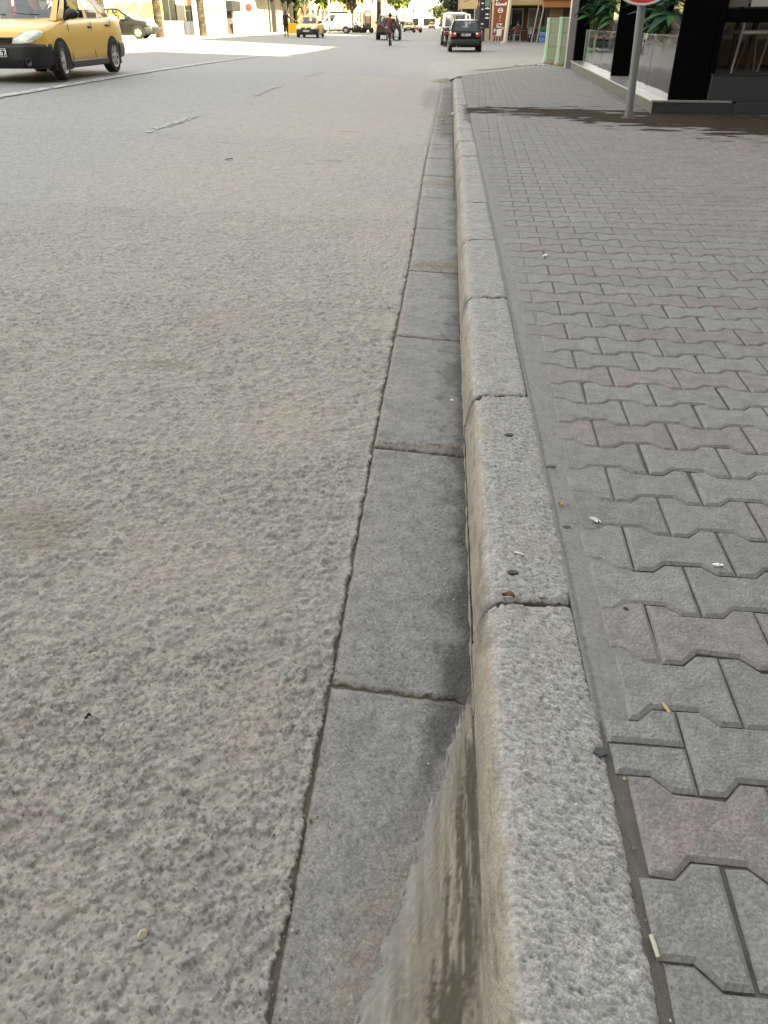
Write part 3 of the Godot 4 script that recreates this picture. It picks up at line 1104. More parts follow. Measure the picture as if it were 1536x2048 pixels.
func grit() -> void:
	# loose crumbs of stone and soil swept against the kerb and into the joints
	var b := MB.new()
	b.lathe([Vector2(0.01, -0.4), Vector2(0.8, -0.2), Vector2(0.9, 0.25), Vector2(0.4, 0.55), Vector2(0.01, 0.6)], 6)
	var mm := MultiMesh.new()
	mm.transform_format = MultiMesh.TRANSFORM_3D
	mm.use_colors = true
	mm.mesh = b.mesh(M.plain)
	mm.instance_count = 900
	for k in 900:
		var z := -0.4 - 11.0 * pow(rng.randf(), 2.2)
		var x := 0.085 - 0.09 * pow(rng.randf(), 2.5)
		var y := -0.008
		var which := rng.randf()
		if which < 0.25:
			x = gutter_edge(z) + rng.randf_range(-0.03, 0.02)
			y = 0.0005
		elif which < 0.4:
			x = rng.randf_range(0.29, 0.34)
			y = 0.1135
		elif which < 0.52:
			x = rng.randf_range(gutter_edge(z), 0.08)
			y = -0.004
		elif which < 0.7:
			x = rng.randf_range(-1.1, -0.2)
			y = road_y(x, z) + 0.004
		var r := 0.0012 + 0.0026 * pow(rng.randf(), 3.0)
		var bs := Basis.from_euler(Vector3(rng.randf(), rng.randf() * TAU, rng.randf())).scaled(Vector3(1, 0.7, 1.25) * r)
		mm.set_instance_transform(k, Transform3D(bs, Vector3(x, y + dip(z), z)))
		var t := rng.randf()
		mm.set_instance_color(k, Color(0.06, 0.05, 0.04).lerp(Color(0.36, 0.33, 0.27), t * t))
	var o := MultiMeshInstance3D.new()
	o.name = "grit"
	o.multimesh = mm
	add_child(o)
	tag(o, "loose grit and crumbs of soil gathered along the foot of the kerb", "grit")
	o.set_meta("kind", "stuff")


func build_litter() -> void:
	grit()
	# pebbles, gum spots, scraps and butts
	var pebble := func(x: float, y: float, z: float, r: float, k: Color, lab: String, cat: String, name_: String, group := "") -> void:
		var b := MB.new()
		b.col = k
		var sd := rng.randi() % 999
		var pr := [Vector2(0.01, -0.5), Vector2(0.7, -0.3), Vector2(1.0, 0.1), Vector2(0.75, 0.5), Vector2(0.35, 0.72), Vector2(0.01, 0.76)]
		b.lathe(pr, 9)
		for q in b.v.size():
			var e := b.v[q]
			b.v[q] = e * r * (1.0 + 0.16 * sin(sd + 2.0 * atan2(e.z, e.x)) + 0.1 * sin(sd * 3.0 + 2.0 * e.x))
		var o := put(name_, b.mesh(M.dirt))
		o.position = Vector3(x, y + r * 0.3, z)
		tag(o, lab, cat, group)
	pebble.call(-0.376, 0.004, -0.559, 0.0085, Color(0.5, 0.46, 0.33), "pale yellowish stone chip lying loose on the near asphalt", "pebble", "pebble")
	pebble.call(0.381, 0.112, -1.186, 0.006, Color(0.05, 0.042, 0.036), "largest dark clod at the edge of the pink paver near the kerb joint", "clod", "clod")
	pebble.call(0.355, 0.11, -1.16, 0.0045, Color(0.05, 0.042, 0.036), "middle one of three small dark clods on the mortar strip", "clod", "clod")
	pebble.call(0.353, 0.11, -1.138, 0.005, Color(0.055, 0.045, 0.04), "nearest of three small dark clods on the mortar strip", "clod", "clod")
	pebble.call(0.225, 0.112, -1.215, 0.006, Color(0.5, 0.47, 0.4), "small white stone lodged in the nearest open kerb joint", "pebble", "pebble")
	pebble.call(0.1, 0.0, -11.9, 0.035, Color(0.7, 0.69, 0.66), "white crumpled paper ball lying in the wet gutter", "paper ball", "paper_ball")
	pebble.call(-0.05, 0.0, -11.2, 0.02, Color(0.6, 0.58, 0.5), "small pale stone in the gutter beside the white paper ball", "pebble", "pebble")
	var gum := [[0.205, -1.919, 0.012, 0.008, "oval dark gum spot in the middle of the second kerb stone"], [0.302, -1.75, 0.012, 0.008, "dark gum spot on the mortar strip right of the kerb"], [0.172, -1.288, 0.011, 0.007, "black gum spot just beyond the nearest open kerb joint"], [0.276, -0.831, 0.011, 0.009, "bluish grey gum spot at the pavement side of the nearest kerb stone"], [0.305, -1.47, 0.01, 0.007, "flat grey gum spot on the mortar near the torn white paper"]]
	for s in gum:
		var b := MB.new()
		b.col = Color(0.035, 0.036, 0.038)
		var pl := PackedVector2Array()
		for k in 11:
			var a := TAU * k / 11
			pl.push_back(Vector2(cos(a) * s[2], sin(a) * s[3]) * (1.0 + 0.18 * sin(k * 2.7 + s[0] * 40.0)))
		b.prism(pl, 0.004, Basis(Vector3(1, 0, 0), Vector3(0, 0, -1), Vector3(0, 1, 0)), Vector3.ZERO, 0.0012)
		var o := put("gum_spot", b.mesh(M.plain))
		o.position = Vector3(s[0], 0.1182 if s[0] < 0.285 else 0.1145, s[1])
		tag(o, s[4], "gum spot")
	var scraps := [[0.372, -1.497, 0.018, Color(0.55, 0.55, 0.54), "torn white paper scrap lying on the mortar beside a paver end"], [0.506, -3.871, 0.022, Color(0.7, 0.66, 0.64), "small crumpled white scrap on the far pavers near the kerb"], [0.6, -1.34, 0.014, Color(0.72, 0.71, 0.68), "white paper shred in the joint at the right edge of the picture"], [0.057, -2.397, 0.01, Color(0.75, 0.74, 0.7), "white speck of paper in the dark silt beside the second kerb stone"]]
	for s in scraps:
		var b := MB.new()
		b.col = s[3]
		b.grid(5, 4, func(u, w): return Vector3((u - 0.5) * s[2] * (1.2 + 0.4 * sin(w * 9.0)), 0.004 + 0.0035 * sin(u * 7.0 + w * 4.0) + 0.002 * cos(w * 11.0), (w - 0.5) * s[2] * (0.8 + 0.4 * sin(u * 8.0))))
		var o := put("paper_scrap", b.mesh(M.plain))
		o.position = Vector3(s[0], (0.115 if s[0] > 0.2 else -0.004), s[1])
		o.rotation.y = s[1] * 7.0
		tag(o, s[4], "paper scrap")
	var butts := [[0.4, -0.933, 0.3, Color(0.3, 0.23, 0.11), 0.003, 0.024, "yellow cigarette butt stuck in the joint of the cracked paver"], [0.294, -0.535, 0.1, Color(0.32, 0.3, 0.24), 0.003, 0.027, "pale cigarette butt in the sandy joint between kerb and nearest pavers"], [0.19, -1.355, 1.2, Color(0.55, 0.53, 0.48), 0.0022, 0.02, "thin pale splinter lying across the kerb top"]]
	for s in butts:
		var b := MB.new()
		b.col = s[3]
		b.tube([Vector3(0, 0, -s[5] / 2), Vector3(0, 0.001, 0), Vector3(0, 0, s[5] / 2)], [s[4], s[4] * 1.05, s[4] * 0.9], 7)
		var o := put("cigarette_butt" if s[4] > 0.003 else "splinter", b.mesh(M.plain))
		o.position = Vector3(s[0], 0.1165 if s[0] < 0.28 else 0.114, s[1])
		o.rotation.y = s[2]
		tag(o, s[6], "cigarette butt" if s[4] > 0.003 else "splinter")
	var leaves := [[0.301, -1.561, "curled yellow leaf resting on the mortar strip by the pink row"], [0.158, -1.207, "rust brown leaf wedged in the nearest kerb joint"], [-1.9, -7.3, "dark dry leaf lying alone on the open asphalt"], [-0.6, -0.93, "thin dark leaf stalk lying on the near asphalt"]]
	for s in leaves:
		var b := MB.new()
		b.col = [Color(0.24, 0.17, 0.06), Color(0.08, 0.042, 0.018), Color(0.06, 0.05, 0.04), Color(0.05, 0.035, 0.025)][leaves.find(s)]
		var l: float = (0.026 if s[0] > 0 else 0.012) if s[1] > -5 else 0.07
		b.grid(6, 3, func(u, w): return Vector3((u - 0.5) * l, 0.003 + 0.006 * pow(w - 0.5, 2) * 4.0 + 0.004 * sin(u * 5.0), (w - 0.5) * l * 0.5 * sin(PI * (0.08 + 0.84 * u))))
		var o := put("dry_leaf", b.mesh(M.plain))
		o.position = Vector3(s[0], 0.114 if s[0] > 0 else road_y(s[0], s[1]) + 0.003, s[1])
		o.rotation.y = s[1] * 3.0
		tag(o, s[2], "leaf")


# ---------------------------------------------------------------- vehicles
func at_z(st: Array, z: float, k: int) -> float:
	for i in range(1, st.size()):
		if z <= st[i][0]:
			return lerpf(st[i - 1][k], st[i][k], clampf((z - st[i - 1][0]) / (st[i][0] - st[i - 1][0]), 0, 1))
	return st[-1][k]


func outline_z(st: Array, x: float, front: bool) -> float:
	# where the plan outline of the nose (or tail) lies at this distance from the middle
	x = absf(x)
	var n := st.size()
	for i in n:
		var k := i if front else n - 1 - i
		if st[k][1] >= x:
			if i == 0:
				return st[k][0]
			var q := k - 1 if front else k + 1
			return lerpf(st[q][0], st[k][0], (x - st[q][1]) / maxf(1e-4, st[k][1] - st[q][1]))
	return st[n / 2][0]


func hull_z(st: Array, x: float, y: float, front: bool) -> float:
	# where the skin of the nose (or tail) lies at this place across and up
	var n := st.size()
	var a: float = st[0][0] if front else st[n - 1][0]
	var b: float = st[n / 2][0]
	for k in 71:
		var z := lerpf(a, lerpf(a, b, 0.5), k / 70.0)
		var w: float = at_z(st, z, 1)
		var f := absf(x) / maxf(w, 0.01)
		if f <= 0.99 and y <= lerpf(at_z(st, z, 3), at_z(st, z, 4), crown_at(f)) - 0.004:
			return z
	return lerpf(a, b, 0.5)


func crown_at(f: float) -> float:
	var at := [[0.0, 1.0], [0.35, 0.95], [0.65, 0.75], [0.88, 0.35], [0.945, 0.0], [1.0, -0.3]]
	for k in range(1, at.size()):
		if f <= at[k][0]:
			return lerpf(at[k - 1][1], at[k][1], (f - at[k - 1][0]) / (at[k][0] - at[k - 1][0]))
	return -0.3


func nose_patch(b: MB, st: Array, poly: Array, front: bool, out: float, _lean: float, mirror: bool) -> void:
	# a panel that follows the nose or tail; poly holds Vector2(x, y)
	var pl := PackedVector2Array()
	for p in poly:
		pl.push_back(Vector2(-p.x if mirror else p.x, p.y))
	var tr := Geometry2D.triangulate_polygon(pl)
	var s := -1.0 if front else 1.0
	var z_of := func(p: Vector2) -> Vector3: return Vector3(p.x, p.y, hull_z(st, p.x, p.y, front))
	var o := Vector3(0, 0, s * out)
	var d := Vector3(0, 0, -s * 0.05)
	for k in range(0, tr.size(), 3):
		var todo := [[pl[tr[k]], pl[tr[k + 1]], pl[tr[k + 2]]]]
		for pass_ in 3:
			var next := []
			for e in todo:
				if (e[0] - e[1]).length() + (e[1] - e[2]).length() < 0.12:
					next.push_back(e)
					continue
				var m0: Vector2 = (e[0] + e[1]) / 2
				var m1: Vector2 = (e[1] + e[2]) / 2
				var m2: Vector2 = (e[2] + e[0]) / 2
				next.append_array([[e[0], m0, m2], [m0, e[1], m1], [m2, m1, e[2]], [m0, m1, m2]])
			todo = next
		for e in todo:
			b.tri(z_of.call(e[0]) + o, z_of.call(e[1]) + o, z_of.call(e[2]) + o)
	for k in pl.size():
		for h in 2:
			var p: Vector3 = z_of.call(pl[k].lerp(pl[(k + 1) % pl.size()], h / 2.0))
			var q: Vector3 = z_of.call(pl[k].lerp(pl[(k + 1) % pl.size()], (h + 1) / 2.0))
			b.quad(p + d, p + o, q + o, q + d)


func wheel(parent: Node, at: Vector3, r: float, w: float, side: float, steer := 0.0, spokes := 7, detailed := false) -> void:
	var holder := Node3D.new()
	holder.name = "wheel"
	parent.add_child(holder, true)
	holder.position = at
	holder.rotation.y = steer
	var ax := Basis(Vector3(0, side, 0), Vector3(side, 0, 0), Vector3(0, 0, -1))
	var t := MB.new()
	var h := w / 2
	t.lathe([Vector2(r * 0.5, -h), Vector2(r * 0.9, -h), Vector2(r, -h * 0.7), Vector2(r, h * 0.7), Vector2(r * 0.97, h * 0.88), Vector2(r * 0.9, h), Vector2(r * 0.66, h), Vector2(r * 0.64, h * 0.7)], 28, ax)
	part("tyre", t, M.rubber, holder)
	var m := MB.new()
	m.lathe([Vector2(r * 0.66, h * 0.98), Vector2(r * 0.61, h * 0.98), Vector2(r * 0.58, h * 0.5)], 28, ax)
	m.lathe([Vector2(r * 0.16, h * 0.5), Vector2(r * 0.16, h * 0.95), Vector2(r * 0.13, h * 1.0), Vector2(0.001, h * 1.0)], 12, ax)
	for k in spokes:
		var a := TAU * k / spokes
		var d := ax * Vector3(cos(a), 0, sin(a))
		var q := ax * Vector3(-sin(a), 0, cos(a))
		var n := ax * Vector3(0, 1, 0)
		var i0 := r * 0.13
		var o0 := r * 0.62
		var wi := r * 0.08
		var wo := r * 0.15
		m.quad(d * i0 - q * wi + n * h * 0.92, d * o0 - q * wo + n * h * 0.9, d * o0 + q * wo + n * h * 0.9, d * i0 + q * wi + n * h * 0.92)
		m.quad(d * i0 - q * wi + n * h * 0.7, d * o0 - q * wo + n * h * 0.7, d * o0 - q * wo + n * h * 0.9, d * i0 - q * wi + n * h * 0.92)
		m.quad(d * i0 + q * wi + n * h * 0.92, d * o0 + q * wo + n * h * 0.9, d * o0 + q * wo + n * h * 0.7, d * i0 + q * wi + n * h * 0.7)
	part("rim", m, M.rim, holder)
	var k2 := MB.new()
	k2.lathe([Vector2(r * 0.6, h * 0.35), Vector2(0.001, h * 0.35)], 20, ax)
	part("hub", k2, M.rubber, holder)


func cabin(parent: Node, s: Dictionary) -> void:
	# window frames, panes, roof and seats; s.cab = [z base front, z roof front, z roof rear, z base rear, half base, half roof, belt y, roof y]
	var g: Array = s.cab
	var frame := MB.new()
	var P := func(face: String, uu: float, vv: float, o: float) -> Vector3:
		var wb: float = g[4]
		var wr: float = g[5]
		var p := Vector3.ZERO
		match face:
			"front":
				p = Vector3(lerpf(-wb, wb, uu), g[6], g[0]).lerp(Vector3(lerpf(-wr, wr, uu), g[7] - 0.03, g[1]), vv)
				p.z -= 0.07 * (1.0 - pow(2 * uu - 1, 2)) * (1.0 - vv * 0.5) + o
			"rear":
				p = Vector3(lerpf(wb, -wb, uu), g[6], g[3]).lerp(Vector3(lerpf(wr, -wr, uu), g[7] - 0.03, g[2]), vv)
				p.z += 0.05 * (1.0 - pow(2 * uu - 1, 2)) * (1.0 - vv * 0.5) + o
			"left":
				p = Vector3(-wb, g[6], lerpf(g[0], g[3], uu)).lerp(Vector3(-wr, g[7] - 0.03, lerpf(g[1], g[2], uu)), vv)
				p.x -= 0.03 * sin(PI * vv) + o
			"right":
				p = Vector3(wb, g[6], lerpf(g[3], g[0], uu)).lerp(Vector3(wr, g[7] - 0.03, lerpf(g[2], g[1], uu)), vv)
				p.x += 0.03 * sin(PI * vv) + o
		return p
	var sides: Array = s.cuts
	var cuts := {"front": [0.0, 0.07, 0.93, 1.0], "rear": [0.0, 0.09, 0.91, 1.0], "left": sides, "right": sides.map(func(q): return 1.0 - q)}
	cuts.right.reverse()
	for face in cuts:
		var us: Array = cuts[face]
		var vs := [0.0, 0.06, 0.9, 1.0]
		for i in us.size() - 1:
			for j in 3:
				var pane: bool = j == 1 and i % 2 == 1
				if pane and s.get("blind", []).has(face):
					pane = false
				if pane:
					if s.get("open", "") == "%s%d" % [face, i]:
						continue
					var b := MB.new()
					for q in 4:
						var va := lerpf(vs[1], vs[2], q / 4.0)
						var vb := lerpf(vs[1], vs[2], (q + 1) / 4.0)
						for e in 3:
							var ua := lerpf(us[i], us[i + 1], e / 3.0)
							var ub := lerpf(us[i], us[i + 1], (e + 1) / 3.0)
							b.quad(P.call(face, ua, va, -0.006), P.call(face, ua, vb, -0.006), P.call(face, ub, vb, -0.006), P.call(face, ub, va, -0.006))
					part("windshield" if face == "front" else ("rear_window" if face == "rear" else "side_window"), b, M.glass, parent)
				else:
					for q in 3:
						var va := lerpf(vs[j], vs[j + 1], q / 3.0)
						var vb := lerpf(vs[j], vs[j + 1], (q + 1) / 3.0)
						frame.quad(P.call(face, us[i], va, 0.0), P.call(face, us[i], vb, 0.0), P.call(face, us[i + 1], vb, 0.0), P.call(face, us[i + 1], va, 0.0))
	part("window_frame", frame, s.get("pillar", s.paint), parent)
	var roof := MB.new()
	roof.grid(8, 8, func(a, b):
		var x := lerpf(-g[5], g[5], a)
		var z := lerpf(g[1], g[2], b)
		var e := 1.0 - pow(absf(2 * a - 1), 4)
		var f := 1.0 - pow(absf(2 * b - 1), 4)
		return Vector3(x, g[7] - 0.03 + 0.045 * minf(e, f) , z))
	part("roof", roof, s.get("roof", s.paint), parent)
	var seats: float = lerpf(g[0], g[3], 0.42)
	for sx in [-1, 1]:
		var b := MB.new()
		b.rbox(Vector3(sx * 0.37, g[6] - 0.02, seats), Vector3(0.46, 0.5, 0.14), 0.05, Basis(Vector3.RIGHT, 0.2))
		b.rbox(Vector3(sx * 0.37, g[6] + 0.3, seats + 0.06), Vector3(0.26, 0.16, 0.09), 0.03)
		part("seat", b, M.plastic, parent)
	var d := MB.new()
	d.rbox(Vector3(0, g[6] - 0.06, g[0] + 0.28), Vector3(g[4] * 1.75, 0.16, 0.4), 0.05)
	d.box(Vector3(0, g[6] - 0.12, (g[0] + g[3]) / 2), Vector3(g[4] * 1.9, 0.02, g[3] - g[0] - 0.1))
	d.rbox(Vector3(0, g[6] - 0.02, g[3] - 0.45), Vector3(g[4] * 1.6, 0.42, 0.14), 0.05)
	part("dashboard", d, M.plastic, parent)


func car(root: Node3D, s: Dictionary) -> Node3D:
	var st: Array = s.st
	var b := MB.new()
	var n := st.size()
	var rows := 4 * (n - 1) + 1
	b.grid(22, rows - 1, func(a, t):
		var z := lerpf(0.0, n - 1.0, t)
		var k := mini(int(z), n - 2)
		var f := z - k
		var q := []
		for e in 5:
			q.push_back(lerpf(st[k][e], st[k + 1][e], f))
		var half: float = absf(2.0 * a - 1.0)
		var sg := 1.0 if a > 0.5 else -1.0
		var w: float = q[1]
		var yb: float = q[2]
		var ys: float = q[3]
		var yc: float = q[4]
		var ring := [Vector2(0, yb), Vector2(w * 0.88, yb), Vector2(w * 0.97, yb + 0.05), Vector2(w * 0.995, lerpf(yb, ys, 0.3)), Vector2(w, lerpf(yb, ys, 0.52)), Vector2(w * 0.995, lerpf(yb, ys, 0.72)), Vector2(w * 0.975, lerpf(yb, ys, 0.9)), Vector2(w * 0.945, ys - 0.005), Vector2(w * 0.88, lerpf(ys, yc, 0.35)), Vector2(w * 0.65, lerpf(ys, yc, 0.75)), Vector2(w * 0.35, lerpf(ys, yc, 0.95)), Vector2(0, yc)]
		var p: Vector2 = ring[int(round((1.0 - half) * 11.0))]
		return Vector3(sg * p.x, p.y, q[0]))
	# the ring runs over the top only, so close the floor and both ends
	for e in [0, n - 1]:
		var w: float = st[e][1]
		b.quad(Vector3(-w, st[e][2], st[e][0]), Vector3(-w, st[e][3], st[e][0]), Vector3(w, st[e][3], st[e][0]), Vector3(w, st[e][2], st[e][0]))
	part("body", b, s.paint, root)
	var bm: Material = s.get("bumper", M.plastic)
	for front in [true, false]:
		var yt: float = s.bump[0] if front else s.bump[1]
		var plan := []
		var reach: float = (s.axle[0] - s.r - 0.06) if front else (s.axle[1] + s.r + 0.06)
		for k in 25:
			var x := lerpf(-1, 1, k / 24.0)
			var w: float = at_z(st, reach, 1)
			var xx := x * w
			var z := outline_z(st, xx, front)
			if absf(x) > 0.999:
				z = reach
			plan.push_back(Vector2(xx, z))
		var bb := MB.new()
		var yb: float = (st[1][2] if front else st[n - 2][2]) - 0.02
		var pr := [Vector2(-0.1, yb), Vector2(-0.02, yb + 0.01), Vector2(0.012, yb + 0.07), Vector2(0.024, lerpf(yb, yt, 0.5)), Vector2(0.022, lerpf(yb, yt, 0.85)), Vector2(0.012, yt), Vector2(-0.04, yt + 0.012)]
		bb.grid(24, 6, func(a, t):
			var k := int(round(a * 24))
			var c: Vector2 = plan[k]
			var tn: Vector2 = (plan[mini(k + 1, 24)] - plan[maxi(k - 1, 0)]).normalized()
			var nn := Vector2(tn.y, -tn.x)
			if not front:
				nn = -nn
			var e: Vector2 = pr[int(round(t * 6))]
			return Vector3(c.x + nn.x * e.x, e.y, c.y + nn.y * e.x))
		part("bumper", bb, bm, root)
	var lean: float = s.get("lean", 0.35)
	for mirror in [false, true]:
		if s.has("lamp"):
			var h := MB.new()
			nose_patch(h, st, s.lamp, true, 0.03, lean, mirror)
			part("headlight", h, M.lamp, root)
		if s.has("tail"):
			var h := MB.new()
			nose_patch(h, st, s.tail, false, 0.014, s.get("lean_rear", 0.1), mirror)
			part("tail_light", h, s.get("red", M.redlamp), root)
		var mm := MB.new()
		var sx := -1.0 if mirror else 1.0
		var mz: float = s.cab[0] + 0.36
		mm.lathe([Vector2(0.01, -0.1), Vector2(0.06, -0.09), Vector2(0.085, -0.04), Vector2(0.09, 0.03), Vector2(0.07, 0.06), Vector2(0.01, 0.065)], 12, Basis(Vector3(1.35, 0, 0), Vector3(0, 0, -0.9), Vector3(0, 0.9, 0)), Vector3(sx * (s.cab[4] + 0.16), s.cab[6] + 0.1, mz))
		mm.tube([Vector3(sx * s.cab[4], s.cab[6] + 0.02, mz), Vector3(sx * (s.cab[4] + 0.14), s.cab[6] + 0.06, mz)], [0.03], 6)
		part("mirror", mm, M.plastic, root)
		for z in [s.axle[0], s.axle[1]]:
			var w: float = at_z(st, z, 1)
			var arch := MB.new()
			var pl := PackedVector2Array()
			var ra: float = s.r + 0.055
			for k in 17:
				var a := PI * k / 16.0
				pl.push_back(Vector2(cos(a) * ra, maxf(sin(a) * ra, -0.1)))
			pl.push_back(Vector2(-ra, -0.14))
			pl.push_back(Vector2(ra, -0.14))
			arch.prism(pl, 0.16, Basis(Vector3(0, 0, -sx), Vector3.UP, Vector3(sx, 0, 0)), Vector3(sx * (w + 0.004), s.r, z))
			part("wheel_arch", arch, M.rubber, root)
			wheel(root, Vector3(sx * (w - 0.075), s.r, z), s.r, 0.19, sx, s.get("steer", 0.0) if z == s.axle[0] else 0.0, s.get("spokes", 7))
		for dz in s.get("handles", []):
			var hb := MB.new()
			hb.rbox(Vector3(sx * (at_z(st, dz, 1) * 0.985 + 0.008), at_z(st, dz, 3) - 0.12, dz), Vector3(0.03, 0.04, 0.17), 0.012)
			part("door_handle", hb, M.plastic, root)
		for dz in s.get("doors", []):
			var db := MB.new()
			var w2: float = at_z(st, dz, 1)
			var y0: float = at_z(st, dz, 2) + 0.08
			var y1: float = at_z(st, dz, 3) - 0.02
			for q in 4:
				var ya := lerpf(y0, y1, q / 4.0)
				var yb := lerpf(y0, y1, (q + 1) / 4.0)
				db.box(Vector3(sx * (w2 * lerpf(0.995, 0.985, q / 3.0) + 0.001), (ya + yb) / 2, dz), Vector3(0.006, yb - ya, 0.008))
			part("door_seam", db, M.plastic, root)
		if s.get("sill", true):
			var sb := MB.new()
			var zl: float = s.axle[0] + s.r + 0.06
			var zr: float = s.axle[1] - s.r - 0.06
			sb.rbox(Vector3(sx * (at_z(st, 0, 1) - 0.03), at_z(st, 0, 2) + 0.05, (zl + zr) / 2), Vector3(0.09, 0.12, zr - zl), 0.02)
			part("sill", sb, M.plastic, root)
	cabin(root, s)
	return root


func plate(root: Node3D, at: Vector3, w: float, h: float, turn: float, text: String, script_word := true) -> void:
	var holder := Node3D.new()
	holder.name = "license_plate"
	root.add_child(holder, true)
	holder.position = at
	holder.rotation.y = turn
	var b := MB.new()
	b.rbox(Vector3.ZERO, Vector3(w, h, 0.014), 0.003)
	part("backing", b, M.black, holder)
	var r := MB.new()
	for e in [[0, h / 2 - 0.006, w - 0.008, 0.006], [0, -h / 2 + 0.006, w - 0.008, 0.006], [-w / 2 + 0.006, 0, 0.006, h - 0.01], [w / 2 - 0.006, 0, 0.006, h - 0.01]]:
		r.box(Vector3(e[0], e[1], 0.0085), Vector3(e[2], e[3], 0.003))
	part("border", r, M.whitepaint, holder)
	var bits := text.split(" ")
	var f := SystemFont.new()
	f.font_names = PackedStringArray(["Droid Sans"])
	f.font_weight = 700
	for k in bits.size():
		if bits[k] == "":
			continue
		var tm := TextMesh.new()
		tm.text = bits[k]
		tm.font = f
		tm.font_size = 32
		tm.pixel_size = h * 0.027
		tm.depth = 0.003
		tm.material = M.whitepaint
		var o := put("digits", tm, holder, Transform3D(Basis(), Vector3(w * (-0.3 if k == 0 and bits.size() > 1 else 0.26), 0, 0.0095)))
		o.material_override = M.whitepaint
	if script_word:
		var sc := MB.new()
		strokes(sc, [[[-0.5, 0.1], [-0.45, -0.15], [-0.25, -0.2], [-0.2, 0.05]], [[-0.2, 0.05], [-0.1, -0.15], [0.0, 0.05], [0.1, -0.15], [0.2, 0.05], [0.28, -0.15]], [[0.28, -0.15], [0.32, 0.12], [0.44, 0.1], [0.42, -0.15], [0.3, -0.4]], [[0.52, -0.12], [0.58, 0.14], [0.62, -0.14]]], h * 0.7, h * 0.07, Vector3(-w * 0.06, 0.0, 0.0095))
		part("script", sc, M.whitepaint, holder)


func strokes(b: MB, lines: Array, size: float, thick: float, at: Vector3) -> void:
	# hand-lettered writing: each polyline becomes a flat raised stroke
	for l in lines:
		for k in range(1, l.size()):
			var p := Vector2(l[k - 1][0], l[k - 1][1]) * size
			var q := Vector2(l[k][0], l[k][1]) * size
			var d := (q - p)
			var turn := Basis(Vector3(0, 0, 1), d.angle())
			b.box(at + Vector3((p.x + q.x) / 2, (p.y + q.y) / 2, 0), Vector3(d.length() + thick * 0.9, thick, 0.004 + 0.0004 * k), turn)


func st_sedan() -> Array:
	return [[-2.13, 0.55, 0.27, 0.5, 0.53], [-2.1, 0.64, 0.22, 0.62, 0.66], [-2.0, 0.74, 0.2, 0.7, 0.74], [-1.8, 0.815, 0.19, 0.775, 0.82], [-1.45, 0.838, 0.18, 0.835, 0.885], [-1.05, 0.84, 0.18, 0.88, 0.93], [-0.3, 0.84, 0.18, 0.91, 0.92], [0.9, 0.84, 0.18, 0.94, 0.95], [1.45, 0.835, 0.2, 0.965, 1.0], [1.85, 0.79, 0.23, 0.97, 1.03], [2.05, 0.72, 0.27, 0.9, 0.96], [2.13, 0.62, 0.32, 0.82, 0.88]]


func sedan_spec(paint: Material) -> Dictionary:
	return {"st": st_sedan(), "paint": paint, "bump": [0.56, 0.55], "axle": [-1.32, 1.15], "r": 0.295, "cab": [-1.16, -0.3, 0.82, 1.52, 0.765, 0.57, 0.9, 1.44], "cuts": [0.0, 0.1, 0.47, 0.53, 0.82, 0.86, 0.97, 1.0],
		"lamp": [Vector2(0.36, 0.575), Vector2(0.39, 0.63), Vector2(0.46, 0.69), Vector2(0.56, 0.735), Vector2(0.67, 0.76), Vector2(0.755, 0.755), Vector2(0.79, 0.72), Vector2(0.77, 0.65), Vector2(0.68, 0.59), Vector2(0.52, 0.57)],
		"tail": [Vector2(0.5, 0.66), Vector2(0.5, 0.84), Vector2(0.74, 0.86), Vector2(0.77, 0.68)], "handles": [0.1, 1.02], "doors": [-0.86, 0.2, 1.2], "lean": 0.5}


